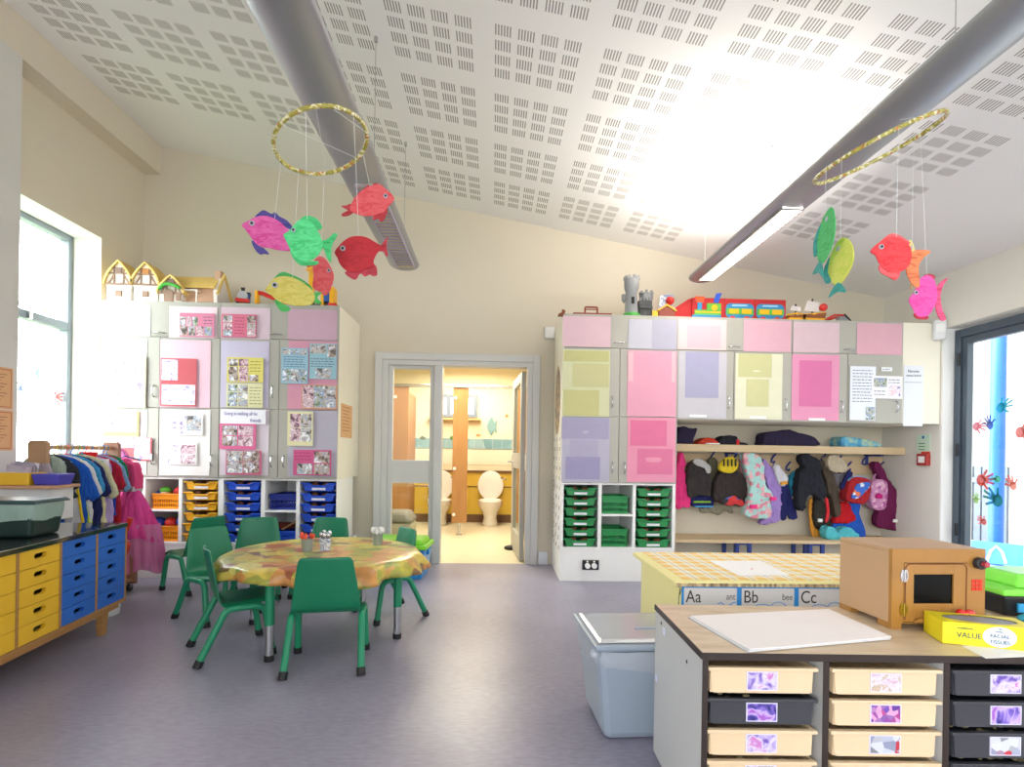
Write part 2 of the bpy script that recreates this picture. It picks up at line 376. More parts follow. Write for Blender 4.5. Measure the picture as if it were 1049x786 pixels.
bm = BM(); box(bm, DX0+.1, -.645, YB+.042, YB+.048, .12, .80); box(bm, DX0+.1, -.645, YB+.042, YB+.048, 1.03, 1.945)
obj('side_panel_pane', bm, glass, ds)
# leaf hinged on the right, swung into the washroom
hx, hy = DX1-.06, YB+.12
leaf = thing('door_3', '', ''); leaf['kind'] = 'structure'; del leaf['label']; del leaf['category']
leaf.location = (hx, hy, 0); leaf.rotation_euler = (0, 0, math.radians(4))
LW = .84
bm = BM()
for a, c_, z0, z1 in ((0, .12, .01, 1.96), (LW-.12, LW, .01, 1.96), (.12, LW-.12, .01, .25), (.12, LW-.12, .95, 1.12), (.12, LW-.12, 1.86, 1.96)):
    box(bm, -.045, 0, a, c_, z0, z1)
obj('door_leaf', bm, M('grey door leaf', '#b5b3ae', .5, var=.02), leaf, bevel=.003)
bm = BM(); box(bm, -.026, -.02, .12, LW-.12, .25, .95); box(bm, -.026, -.02, .12, LW-.12, 1.12, 1.86); obj('door_pane', bm, glass, leaf)
bm = BM(); tube(bm, bend([(-.045, LW-.07, 1.02), (-.10, LW-.07, 1.02), (-.10, LW-.2, 1.02)], .02), .01); box(bm, -.052, -.045, LW-.10, LW-.04, .92, 1.1); obj('door_handle', bm, chrome, leaf, smooth=True)
# washroom shell
BX0, BX1, BY1, BZ = -2.6, .55, 8.75, 2.5
wy = M('washroom cream paint', '#efe6c4', .7, var=.02)
struct('wall_washroom_back', box(BM(), BX0, BX1, BY1, BY1+.1, 0, BZ), wy)
struct('wall_washroom_left', box(BM(), BX0-.1, BX0, YB+.15, BY1+.1, 0, BZ), wy)
struct('wall_washroom_right', box(BM(), BX1, BX1+.1, YB+.15, BY1+.1, 0, BZ), wy)
struct('ceiling_washroom', box(BM(), BX0-.1, BX1+.1, YB+.15, BY1+.1, BZ, BZ+.1), white)
struct('floor_washroom', box(BM(), BX0-.1, BX1+.1, YB+.02, BY1+.1, -.1, 0), M('washroom beige vinyl', '#d9d0b4', .35, var=.05))
struct('trim_4', box(BM(), BX0, BX1, BY1-.006, BY1, .92, 1.165), ramp_mat('washroom white tiles', [(0, '#ece5cc'), (1, '#f2ecd6')], 3))
tl = ramp_mat('blue border tiles', [(0, '#6f9aa6'), (.5, '#86afb8'), (1, '#9dc0c6')], 5, 'cells')
struct('trim_5', box(BM(), BX0, BX1, BY1-.012, BY1-.004, 1.18, 1.345), tl)
bm = BM()
for i in range(21): box(bm, BX0+i*.152, BX0+i*.152+.004, BY1-.014, BY1-.01, 1.18, 1.345)
struct('trim_6', bm, M('grout', '#cfd8d2', .8, var=0))
struct('trim_7', box(BM(), BX0, BX1, BY1-.20, BY1-.02, .12, .80), M('yellow duct panel', '#dcb93f', .5, var=.04))
struct('trim_8', box(BM(), BX0, BX1, BY1-.22, BY1-.02, .80, .83), M('brown ledge', '#6d4c2e', .5, var=.05))
struct('trim_9', box(BM(), BX0, BX1, BY1-.205, BY1-.195, .565, .58), MATS['brown ledge'])
struct('trim_10', box(BM(), BX0, BX1, BY1-.215, BY1-.2, 0, .13), MATS['brown ledge'])
# washroom window
wf2 = M('blue grey window frame', '#7f8b9c', .4, var=.02)
a = PY(443, 404, BY1-.02); c_ = PY(489, 428, BY1-.02)
x0, x1, z1, z0 = a.x, c_.x, a.z, c_.z
bm = BM()
for q in ((x0+.06, x1-.06, z1-.05, z1), (x0+.06, x1-.06, z0, z0+.05), (x0, x0+.06, z0, z1), (x1-.06, x1, z0, z1), ((x0+x1)/2-.13, (x0+x1)/2-.07, z0+.05, z1-.05), ((x0+x1)/2+.12, (x0+x1)/2+.18, z0+.05, z1-.05)): box(bm, q[0], q[1], BY1-.06, BY1-.022, q[2], q[3])
w2 = struct('window_2', bm, wf2)
obj('window_pane', box(BM(), x0+.03, x1-.03, BY1-.02, BY1-.012, z0+.03, z1-.03), M('glowing window pane', '#eef4ff', .5, var=0, emit='#eef4ff', estr=1.6), w2)  # pane emits: daylight from outside put in as a glow
obj('window_sill', box(BM(), x0-.06, x1+.06, BY1-.12, BY1-.005, z0-.05, z0-.02), M('tan sill', '#d9b57a', .5, var=.03), w2)
# cubicle partition pilasters and head rail
pw = ramp_mat('cubicle wood laminate', [(0, '#9a6a3a'), (.5, '#ab7a47'), (1, '#b98957')], 4, stretch=(4, 4, .6), dist=.6)
def pil(px0, px1, Y, label):
    a = PY(px0, 470, Y).x; c_ = PY(px1, 470, Y).x
    t = thing('cubicle_pilaster', label, 'partition', ((a+c_)/2, Y, 0)); w = (c_-a)/2
    obj('panel', box(BM(), -w, w, -.02, .02, .17, 1.985), pw, t, bevel=.003)
    obj('foot', cyl(cyl(BM(), (0, 0, .0), (0, 0, .17), .02), (0, 0, 0), (0, 0, .015), .04), chrome, t, smooth=True)
    for z in (.28, .9, 1.85): obj('hinge_cap', cyl(BM(), (-w+.03, -.02, z), (-w+.03, -.035, z), .022), white, t)
    bm = BM(); box(bm, -.012, .012, .02, 1.28, .17, 1.98)
    obj('divider_panel', bm, pw, t)
pil(463.5, 479, 7.2, 'wooden toilet cubicle post standing in the middle of the doorway view')
pil(402, 418, 7.2, 'wooden toilet cubicle post seen through the glass side panel')
pil(525, 540, 7.2, 'wooden toilet cubicle post nearest the open door')
a = 2.006
tag(obj('cubicle_head_rail', box(BM(), -2.55, .5, 7.16, 7.22, a-.02, a+.02), chrome, bevel=.004), 'slim metal head rail running across the tops of the cubicle posts', 'rail')
# toilets
por = M('white porcelain', '#f4f1e6', .15, var=0, coat=.5)
def toilet(px, label):
    x = PY(px, 530, 8.15).x
    t = thing('toilet', label, 'toilet', (x, 8.25, 0), 0, 'toilets in the washroom')
    bm = lathe(BM(), [(.11, 0), (.12, .03), (.10, .12), (.12, .2), (.17, .28), (.19, .33), (.19, .36), (.15, .36), (.12, .27), (.0, .2)], sy=1.25)
    box(bm, -.1, .1, .1, .28, 0, .33); obj('bowl', bm, por, t, smooth=60)
    bm = BM(); R = .165
    tube(bm, [(R*math.cos(a)*1., R*1.2*math.sin(a), .375) for a in [i*math.pi/12 for i in range(24)]], .024, closed=True); obj('seat', bm, por, t, smooth=60)
    bm = prism(BM(), [(p[0], p[1]) for p in ellipse(.205, .235, 28, (0, .6))], 'y', .22, .245); obj('lid', bm, por, t, bevel=.01)
    obj('hinge', box(BM(), -.09, .09, .18, .25, .355, .385), por, t)
    bm = BM(); tube(bm, bend([(.1, .27, .72), (.2, .2, .72), (.24, .12, .70)], .04), .012); obj('flush_lever', bm, chrome, t, smooth=True)
toilet(502, 'white child toilet with raised lid in the middle of the open doorway')
toilet(449, 'white child toilet with raised lid half hidden behind the door post')
t = thing('toilet_brush', 'yellow toilet brush in its holder on the washroom floor right of the toilet', 'brush', tuple(PZ(521, 533))); yb = M('yellow plastic', '#e2b928', .4, var=.02)
obj('holder', lathe(BM(), [(.05, 0), (.055, .1), (.04, .12)]), yb, t, smooth=True); obj('handle', cyl(BM(), (0, 0, .11), (0, 0, .36), .01), yb, t, smooth=True)
tag(obj('door_stop', ball(BM(), (0, 0, .02), .06, 1.3, 1, .5), blackrub, smooth=60, loc=tuple(PZ(523, 563))), 'small dark door stop on the floor by the open washroom door', 'door stop')
# grey lidded tub behind the glass
p = PZ(415, 548.5); t = thing('grey_toy_tub', 'grey plastic tub with rounded lid standing behind the glass side panel', 'tub', (p.x-.1, 6.35, 0))
gt = M('grey tub plastic', '#a9a596', .5, var=.03)
obj('tub_body', taper(BM(), 0, 0, 0, .3, .62, .42, .68, .46), gt, t, bevel=.05); obj('tub_lid', taper(BM(), 0, 0, .3, .42, .7, .48, .56, .36), M('dark grey tub plastic', '#7f7d74', .5, var=.03), t, bevel=.04)
# sea-creature wall decals in the washroom
def fishpoly(w, h):
    return smoothpts([(-.5*w, 0), (-.3*w, .3*h), (0, .5*h), (.25*w, .2*h), (.5*w, .4*h), (.42*w, 0), (.5*w, -.4*h), (.25*w, -.2*h), (0, -.45*h), (-.3*w, -.3*h)], 2)
for px, py, w, h, col, lab in ((504, 437, .17, .33, '#7fa6a8', 'large blue grey fish picture on the washroom wall'), (448, 440, .16, .13, '#8a9a7a', 'dark green sea creature picture under the washroom window'), (433, 449, .1, .08, '#6f7a68', 'small dark fish picture on the washroom wall seen through the glass'), (519, 426, .06, .06, '#d98c5a', 'small orange shape on the washroom wall near the top right'), (490, 446, .09, .05, '#d9a06a', 'small orange fish picture beside the blue grey one'), (463, 449, .08, .08, '#5f8a52', 'small green creature picture just under the washroom window')):
    p = PY(px, py, BY1-.01)
    tag(obj('wall_picture', prism(BM(), fishpoly(w, h), 'y', -.003, .002), M('decal '+col, col, .7), loc=tuple(p)), lab, 'wall picture', 'sea creature wall pictures')
p = PY(535, 491, YB+.6)
# soap dispenser on the washroom right wall seen past the leaf
t = thing('soap_dispenser', 'white wall dispenser just left of the open door edge', 'dispenser', (BX1-.07, 7.0, 1.0)); obj('case', box(BM(), -.07, .07, -.1, .1, -.12, .12), por, t, bevel=.03)
# ---------- outside ----------
struct('ground_outside', box(BM(), XR+.3, 30, -20, 30, -.2, -.12), M('pale paving', '#c9c7c0', .9, var=.05))
struct('ground_outside_left', box(BM(), -30, XL-.35, -20, 30, -.6, -.5), M('grass bank', '#9fb684', .9, var=.1))
bp_ = M('blue painted steel', '#1f5fd0', .35, var=.03)
p = PX(1020, 560, 6.0)
t = thing('canopy_post', 'tall bright blue round post outside the glazed door', 'post', (p.x, p.y, -.12))
obj('post', cyl(BM(), (0, 0, 0), (0, 0, 4.2), .075, seg=24), bp_, t, smooth=True)
bm = BM(); tube(bm, [(0, 0, 3.1), (-.5, -1.0, 3.25), (-1.0, -2.2, 3.2)], .05); obj('roof_strut', bm, M('navy painted steel', '#223a78', .4), t, smooth=True)
p2 = PX(1020, 574, 5.2)
# low play panel with a white arch emblem hung on the post's front
pp = PX(1021, 567, 5.7)
t = thing('play_panel', 'pale blue panel with a white arch sign at the foot of the blue post', 'panel', (pp.x, pp.y, pp.z)); t.rotation_euler = (0, 0, math.radians(-50))
obj('board', box(BM(), -.22, .22, -.01, .01, -.12, .12), M('light blue panel', '#5aa7f0', .4), t)
bm = BM(); tube(bm, [(-.08, -.014, -.1), (-.05, -.014, .02), (0, -.014, .08), (.05, -.014, .02), (.08, -.014, -.1)], .013); obj('emblem', bm, paper, t)
p3 = PX(1000, 552, 7.5)
t = thing('playground_fence', 'dark timber fence panel outside beyond the glazed door', 'fence', (7.5, p3.y, -.12))
bm = BM()
for i in range(7): box(bm, -.02, .02, -.5+i*.14, -.5+i*.14+.11, 0, 1.15)
obj('boards', bm, M('weathered timber', '#5c6470', .8, var=.15), t); obj('rail', box(BM(), -.05, -.02, -.5, .5, .9, .98), MATS['weathered timber'], t)
# hand prints on panes
def hand(px, py, plane, pos, size, col, lab, rot=0):
    p = PX(px, py, pos)
    bm = prism(BM(), ellipse(.32*size, .38*size, 16), 'x', -.001, .001)
    for i, (a, ln) in enumerate(((150, .75), (112, .95), (92, 1.05), (72, .95), (40, .8))):
        ca, sa = math.cos(math.radians(a+rot)), math.sin(math.radians(a+rot)); w = .09*size
        prism(bm, [(ca*.2*size-sa*w, sa*.2*size+ca*w), (ca*.2*size+sa*w, sa*.2*size-ca*w), (ca*ln*size+sa*w*.8, sa*ln*size-ca*w*.8), (ca*ln*size-sa*w*.8, sa*ln*size+ca*w*.8)], 'x', -.001, .001)
    tag(obj('hand_print', bm, M('hand print paint '+col, col, .7, alpha=.68), loc=tuple(p)), lab, 'hand print', 'painted hand prints on the windows')
xx = xg+.012
for a in ((1025, 418, .055, '#17b6c4', 'turquoise hand print on the blue post line of the door glass, highest one', 60), (1000, 437, .05, '#ef6a86', 'pink hand print high on the left of the door glass', 90), (1014, 436, .045, '#2f4fa8', 'dark blue hand print on the door glass beside the pink one', -20), (1045, 443, .06, '#e8503a', 'red hand print cut by the right edge of the picture', 80),
          (1005, 492, .065, '#e4512f', 'large orange red hand print on the lower left of the door glass', 80), (1022, 491, .04, '#5fd08a', 'small mint green hand print on the door glass', -90), (1022, 513, .07, '#128a70', 'dark green hand print lowest on the blue post line', -60), (1038, 498, .045, '#e65a34', 'orange hand print right of the mint green one', -30), (1000, 513, .035, '#b7e07a', 'pale lime hand print low on the door glass', 0), (1008, 535, .035, '#ea6a5a', 'small coral hand print lowest on the door glass', -60)):
    hand(a[0], a[1], 0, xx, a[2]*2., a[3], a[4], a[5])
xx = xw-.008
for a in ((41, 383, .075, '#7fe0d2', 'pale turquoise hand print on the left window, upper one', 90), (24, 397, .065, '#4a86e8', 'blue hand print at the left edge of the left window', 110), (55, 406, .075, '#f08a8a', 'coral pink hand print on the lower pane of the left window', -90)):
    hand(a[0], a[1], 0, xx, a[2]*1.5, a[3], a[4], a[5])
# wall fittings on the right
p = PX(946, 340, XR-.02)
t = thing('motion_sensor', 'white plastic alarm sensor high on the right wall beside the cupboard', 'sensor', (3.95, 4.60, 2.27), math.radians(-30))
obj('housing', box(BM(), -.05, .05, -.035, .035, -.09, .09), M('sensor white plastic', '#dcdcdc', .4), t, bevel=.02); obj('lens', box(BM(), -.03, .03, -.04, -.034, -.02, .05), white, t)
p = PX(946, 455, XR-.004); t = thing('safety_notice', 'small pale green notice with a red strip above the call point', 'notice', tuple(p))
obj('sheet', box(BM(), -.003, .003, -.075, .075, -.07, .09), M('pale green card', '#cfe6cf', .6), t); obj('red_strip', box(BM(), -.005, .003, -.075, .02, -.12, -.07), M('red card', '#d3382f', .6), t)
bm = BM()
for i in range(3): box(bm, -.0045, -.003, -.02, .05, .0-.028*i, .008-.028*i)
obj('print_lines', bm, M('green ink', '#3a7a55', .7), t); obj('emblem', box(BM(), -.0045, -.003, -.012, .012, .05, .075), M('blue ink', '#2a6fc0', .7), t)
p = PX(946, 471, XR-.02); t = thing('fire_call_point', 'red square fire alarm call point on the right wall', 'call point', tuple(p))
obj('box', box(BM(), -.02, .02, -.06, .06, -.055, .055), M('call point red', '#a9302c', .4), t, bevel=.006); obj('glass_panel', box(BM(), -.023, -.019, -.035, .035, -.03, .03), paper, t)
# notices on the left pier
def notice(x, y, z, w, h, lab, cat='notice', col='#d8a878'):
    t = thing('notice', lab, cat, (x, y, z)); obj('card', box(BM(), 0, .004, -w/2, w/2, -h/2, h/2), M('tan card '+col, col, .8, var=.04), t)
    bm = BM()
    for i in range(9): box(bm, .004, .0045, -w*.3, w*(.3-.1*(i % 3)), h*(.32-.075*i), h*(.335-.075*i))
    obj('handwriting', bm, M('brown ink', '#8a5a3a', .8), t)
    bm = BM()
    for q in ((-w*.44, w*.44, h*.44, h*.455), (-w*.44, w*.44, -h*.455, -h*.44), (-w*.44, -w*.43, -h*.45, h*.45), (w*.43, w*.44, -h*.45, h*.45)): box(bm, .004, .0055, q[0], q[1], q[2], q[3])
    obj('border', bm, M('red brown border', '#a84a3a', .8), t)
p = PX(6, 398, -3.298); notice(-3.3, p.y-.06, p.z, .22, .28, 'upper tan notice with red border on the pier left of the window')
p = PX(6, 441, -3.298); notice(-3.3, p.y-.06, p.z, .22, .27, 'lower tan notice with red border on the pier left of the window')
# small switch plate on back wall left of tall cupboard
p = PY(563, 342, YB-.02); t = thing('wall_thermostat', 'small white box on the back wall at the left side of the right-hand tall cupboard', 'thermostat', tuple(p)); obj('case', box(BM(), -.05, .05, -.02, .02, -.05, .07), white, t, bevel=.01)

# ---------- suspended lamps ----------
alu = M('satin aluminium', '#a4a7ac', .36, .6, var=.03, scale=2)
def lamp(x, zc, yend, ylouv, lit, lab):
    t = thing('suspended_lamp', lab, 'lamp', (x, yend, zc), 0, 'suspended linear lamps')
    hw, hd = .121, .040; Ln = yend-(-1.6)
    def ring(bm, y, sc):
        pts = []
        for i in range(15):   # lower skin
            a = math.pi+math.pi*i/14; pts.append((hw*math.cos(a)*sc, hd*math.sin(a)*sc))
        pts += [(hw*.96*sc, .012), (hw*.6*sc, .018), (hw*.6*sc, .0), (-hw*.6*sc, .0), (-hw*.6*sc, .018), (-hw*.96*sc, .012)]
        return [bm.verts.new((p[0], y, p[1])) for p in pts]
    bm = BM(); ys = [(0, .35), (-.012, .6), (-.03, .8), (-.06, .93), (-.1, 1), (-Ln, 1)]
    rings = [ring(bm, y, s) for y, s in ys]
    for A, B in zip(rings, rings[1:]):
        for k in range(len(A)): bm.faces.new((A[k], A[(k+1) % len(A)], B[(k+1) % len(A)], B[k]))
    bm.faces.new(rings[0]); bm.faces.new(rings[-1][::-1])
    obj('housing', bm, alu, t, smooth=50)
    y1, y0 = -.14, ylouv-yend
    bm = BM()   # louvre tray standing proud of the underside
    sx = .02 if not lit else -.0
    prism(bm, [(-.06+sx, -hd*.8), (.065+sx, -hd*.8), (.065+sx, -hd-.004), (-.06+sx, -hd-.004)], 'y', y0, y1)
    if lit:
        obj('diffuser', bm, M('lit lamp diffuser', '#fffaf0', .5, var=0, emit='#fff6e6', estr=3.2), t)
    else:
        obj('reflector', bm, M('gold reflector', '#cbbf9a', .3, .5, var=.1), t)
    bm = BM(); k = int((y1-y0)/.05)
    for i in range(k): box(bm, -.06+sx, .065+sx, y0+i*.05, y0+i*.05+.006, -hd-.012, -hd-.004)
    box(bm, -.067+sx, -.06+sx, y0, y1, -hd-.013, -hd+.01); box(bm, .065+sx, .072+sx, y0, y1, -hd-.013, -hd+.01)
    obj('louvre', bm, chrome if lit else M('lilac louvre', '#b3acc4', .35, .4), t)
    for yy in (-.13, -1.22, -2.6, -4.0):
        top = cz(x); w = BM(); cyl(w, (0, yy, .0), (0, yy, top-zc), .0022, seg=6); cyl(w, (0, yy, top-zc-.03), (0, yy, top-zc), .012, seg=10)
        obj('suspension_wire', w, chrome, t)
    return t
def lampup(x, z, y, L_, p):
    arealight('lamp_uplight', (x, y, z), (math.pi, math.radians(-22), 0), .12, L_, p, (1, .95, .86))
lamp(-.75, 2.645, 4.47, 3.0, False, 'unlit silver linear lamp hanging above the small round table')
lamp(1.78, 2.66, 4.62, 3.15, True, 'lit silver linear lamp hanging on the right side of the room')
lampup(1.78, 2.70, 3.75, 1.2, LAMP_UP)
arealight('lamp_downlight', (1.78, 3.85, 2.585), (0, 0, 0), .09, 1.3, LAMP_DOWN, (1, .96, .9))
# sensor stub in the ceiling
# ================= fitted cupboards =================
YC = 4.65                       # plane of the cupboard fronts
lamcream = M('cream cupboard carcass', '#eee8d6', .5, var=.01)
shelfwhite = M('white shelf carcass', '#f1f0ee', .5, var=.01)
def mute(col, k=.22):
    h = col.lstrip('#'); v = [int(h[i:i+2], 16) for i in (0, 2, 4)]; g = sum(v)/3
    return '#%02x%02x%02x' % tuple(int(min(255, max(0, x*(1-k)+g*k-3))) for x in v)
def SH(col): return M('sugar paper '+col, mute(col), .85, var=.03, scale=14, bump=.15)
def XZ(px, py): p = PY(px, py, YC); return p.x, p.z
def rectpx(x0, y0, x1, y1):
    ym, xm = (y0+y1)/2, (x0+x1)/2
    return PY(x0, ym, YC).x, PY(x1, ym, YC).x, PY(xm, y1, YC).z, PY(xm, y0, YC).z
def handle(px, py, vert, parent, L_=.10):
    x, z = XZ(px, py); y = YC-.02
    a = [(-L_/2, 0), (-L_/2*.8, -.022), (0, -.03), (L_/2*.8, -.022), (L_/2, 0)]
    pts = [(x, y+d, z+t) if vert else (x+t, y+d, z) for t, d in a]
    obj('handle', tube(BM(), bend(pts, .015), .006), chrome, parent, smooth=True)
def door(name, t, r, col=None):
    x0, x1, z0, z1 = r; g = .0025
    return obj(name, box(BM(), x0+g, x1-g, YC-.02, YC-.001, z0+g, z1-g), col or doorgrey, t, bevel=.002)
def sheet(parent, r, col, dy=.0, name='backing_sheet'):
    x0, x1, z0, z1 = r
    # slightly wavy pinned paper
    bm = BM(); nx, nz = 8, 8; V = []
    sd = x0*7.3+z0*3.1
    for i in range(nx+1):
        row = []
        for j in range(nz+1):
            u, v = i/nx, j/nz
            d = .0016*math.sin(v*9+sd)*math.sin(math.pi*u)*math.sin(math.pi*v)+.0018
            row.append(bm.verts.new((x0+(x1-x0)*u, YC-.022-dy-abs(d), z0+(z1-z0)*v)))
        V.append(row)
    for i in range(nx):
        for j in range(nz): bm.faces.new((V[i][j], V[i+1][j], V[i+1][j+1], V[i][j+1]))
    o = obj(name, bm, SH(col), parent, smooth=80)
    return o
def rows(px, ys): return [XZ(px, y)[1] for y in ys]
# ---- unit builder: flap on top, doors below, open tray section and plinth
def tallunit(name, label, xs, flaps, zrow, doors, cols, shelf_z=None, side=None, depth=.68):
    t = thing(name, label, 'cupboard', (0, 0, 0))
    x0, x1 = xs; zt, z1, z2, z3, z4 = zrow     # top, flap bottom, mid division, doors bottom, tray section bottom
    bm = BM(); box(bm, x0, x1, YC, YB-.01, z3, zt-.0); obj('carcass', bm, lamcream, t, bevel=.002)
    k = obj('plinth', box(BM(), x0, x1, YC-.0, YB-.01, 0, z4-.02), shelfwhite, t, bevel=.002)
    bm = BM(); d1 = YC+.5
    box(bm, x0, x1, YC-.005, d1, z4-.02, z4); box(bm, x0, x1, YC-.005, d1, z3-.018, z3-.001); box(bm, x0, x1, d1, d1+.01, z4, z3-.018)
    for a, b in cols['div']: box(bm, a, b, YC-.005, d1, z4, z3-.018)
    for a, b, z in cols['shelf']: box(bm, a, b, YC-.003, d1, z-.009, z+.009)
    obj('shelf_section', bm, shelfwhite, t, bevel=.0015)
    return t
def R(px0, py0, px1, py1): return rectpx(px0, py0, px1, py1)
# shared levels
ZT = 2.345; ZF = XZ(634, 357.5)[1]; ZM = XZ(634, 427.3)[1]; ZD = XZ(634, 495)[1]; ZS = XZ(634, 561)[1]
LT = 2.365; LF = XZ(226, 347)[1]; LM = XZ(226, 419)[1]; LD = XZ(226, 489.5)[1]; LS = XZ(226, 556)[1]

def X0(px, py=440): return XZ(px, py)[0]
cupb = {}
# right-hand tall cupboard
dv = [X0(a, 530) for a in (574.5, 577, 612.5, 616, 648, 651, 688.5, 691.5)]
t = tallunit('tall_cupboard', 'tall grey door cupboard with green trays and a white double socket at its base', (dv[0], dv[7]), None, (ZT, ZF, ZM, ZD, ZS),
             None, {'div': [(dv[0], dv[1]), (dv[2], dv[3]), (dv[4], dv[5]), (dv[6], dv[7])], 'shelf': [(dv[3], dv[4], XZ(632, 528)[1])]}, None)
xa, xb, xc = dv[0], X0(633.5), dv[7]
f = door('flap_door', t, (xa, xc, ZF, ZT)); handle(634, 352, False, f)
sheet(f, R(576, 325, 625, 356), '#dfb6c1'); sheet(f, R(643, 328, 667, 358), '#c4c1cf'); sheet(f, R(667, 328, 692, 359), '#b3b0c6')
f = door('door', t, (xa, xb, ZM, ZF)); handle(626.5, 412, True, f)
sheet(f, R(576, 359, 624, 427), '#d6d8a8'); sheet(f, R(577, 360, 623, 371), '#c9c67c', .002); sheet(f, R(586, 373, 623, 397), '#cdc98a', .002); sheet(f, R(577, 400, 613, 426), '#cbc87f', .002)
f = door('door', t, (xb, xc, ZM, ZF))
sheet(f, R(642, 360, 692, 427), '#f09cb9'); sheet(f, R(643, 361, 648, 391), '#f3b7c2', .002); sheet(f, R(687, 361, 691, 392), '#f3b7c2', .002)
f = door('door', t, (xa, xb, ZD, ZM)); handle(626.5, 479, True, f)
sheet(f, R(575, 428, 624, 494), '#b9b3cb'); sheet(f, R(575, 428, 623, 450), '#a79fc4', .002); sheet(f, R(579, 468, 614, 491), '#9f97c3', .002); sheet(f, R(583, 451, 612, 467), '#b0a9c7', .002)
f = door('door', t, (xb, xc, ZD, ZM)); handle(639, 479.5, True, f)
sheet(f, R(642, 428, 691, 494), '#f48fb0'); sheet(f, R(645, 431, 682, 457), '#ef6a9b', .002); sheet(f, R(652, 460, 688, 486), '#ee6f9d', .002)
# side panel: round poster and rows of small photos pinned to the left side
sx = xa
t2 = thing('round_wall_display', 'round brown display hanging on the left side of the right-hand tall cupboard', 'display', (sx-.003, 4.98, 1.62))
obj('disc', prism(BM(), ellipse(.17, .32, 28), 'x', -.003, .001), ramp_mat('collage print', [(0, '#6b5f58'), (.4, '#a4937f'), (.6, '#c9a878'), (1, '#8d8480')], 22, 'cells'), t2)
photo_dim = ramp_mat('dim photo print', [(0, '#2d2724'), (.5, '#86664f'), (1, '#c9b9a5')], 40, rnd=True)
for i in range(3):
    ts = thing('photo_strip', ('front', 'middle', 'rear')[i]+' hanging strip of little photo cards on the left side of the green-tray cupboard', 'photo strip', (sx-.001, 4.74+i*.2, .25), 0, 'photo strips on the cupboard side')
    obj('ribbon', box(BM(), -.002, 0, -.006, .006, 0, 1.06), paper, ts)
    for j in range(12):
        y = (j % 2)*.03; z = .03+j*.088
        tg = obj('photo_card', box(BM(), -.005, -.002, -.035, .035, -.028, .028), paper, ts, loc=(0, y, z))
        obj('small_photo', box(BM(), -.0062, -.005, -.022, .008, -.018, .018), photo_dim, tg)
# double socket
p = PY(605, 579, YC-.008); t2 = thing('double_socket', 'black double wall socket with two white plugs at the foot of the green-tray cupboard', 'socket', tuple(p))
obj('plate', box(BM(), -.073, .073, -.006, .006, -.043, .043), M('black socket plate', '#26282c', .35), t2, bevel=.003)
for s in (-1, 1):
    o = obj('plug', cyl(BM(), (s*.03, -.006, -.004), (s*.03, -.03, -.004), .023, seg=18), paper, t2, smooth=True)
    obj('rocker_switch', box(BM(), s*.03-.008, s*.03+.008, -.009, -.005, .024, .038), paper, t2)
# wall cupboards over the coats
def wallunit(label, px0, px1, pm):
    a, b = X0(px0), X0(px1); zb = XZ((px0+px1)/2, 431.5)[1]; zf = XZ((px0+px1)/2, (357.5+363)/2)[1]-.01
    t = thing('wall_cupboard', label, 'cupboard', (0, 0, 0))
    obj('carcass', box(BM(), a, b, YC, YB-.01, WB, ZT), lamcream, t, bevel=.002)
    return t
WB = XZ(800, 431.8)[1]
xs = [X0(p_) for p_ in (692, 750, 809.3, 866, 922.3)]
t = wallunit('wall cupboard with pale lilac and pale yellow sheets, next to the tall cupboard', 692, 809.3, 750)
f = door('flap_door', t, (xs[0], xs[2], ZF, ZT)); handle(751, 356, False, f)
sheet(f, R(693.5, 328, 743, 359), '#ecc6c6'); sheet(f, R(703, 334, 737, 357), '#e7b4bf', .002); sheet(f, R(760.5, 329, 809, 361), '#e5aabb')
f = door('door', t, (xs[0], xs[1], WB, ZF)); handle(745, 413, True, f); sheet(f, R(694, 361, 743, 429), '#c8c2cb'); sheet(f, R(701, 361, 735, 408), '#a9a5c8', .002)
obj('name_label', box(BM(), *[0]*0) if 0 else boxc(BM(), (X0(714, 426), YC-.027, XZ(714, 426.5)[1]), (.15, .002, .022)), paper, f)
f = door('door', t, (xs[1], xs[2], WB, ZF)); handle(803, 415, True, f); sheet(f, R(752, 363, 800, 430), '#e6e5c2'); sheet(f, R(755, 363, 789, 387), '#d3d08f', .002); sheet(f, R(763, 389, 786, 417), '#d6d393', .002)
obj('name_label', boxc(BM(), (X0(775, 428), YC-.027, XZ(775, 428)[1]), (.15, .002, .022)), paper, f)
t = wallunit('wall cupboard with bright pink sheet and planning papers, above the rucksacks', 809.3, 922.3, 866)
f = door('flap_door', t, (xs[2], xs[4], ZF, ZT)); handle(868, 359, False, f)
sheet(f, R(811, 331, 858, 362), '#dcb9c4'); sheet(f, R(876, 332, 922, 364), '#e3a6b6')
f = door('door', t, (xs[2], xs[3], WB, ZF)); handle(860, 417, True, f); sheet(f, R(809.5, 364, 858, 431), '#f08fb8'); sheet(f, R(817, 370, 850, 417), '#e86aa6', .002)
obj('name_label', boxc(BM(), (X0(835, 430), YC-.027, XZ(835, 430)[1]), (.15, .002, .022)), paper, f)
f = door('door', t, (xs[3], xs[4], WB, ZF)); handle(916, 417, True, f)
fp = obj('filler_panel', box(BM(), xs[4]+.002, XR-.003, YC-.012, YB-.02, WB, ZT-.004), lamcream, None, bevel=.003)
tag(fp, 'cream filler panel closing the gap between the wall cupboards and the right wall', 'panel')

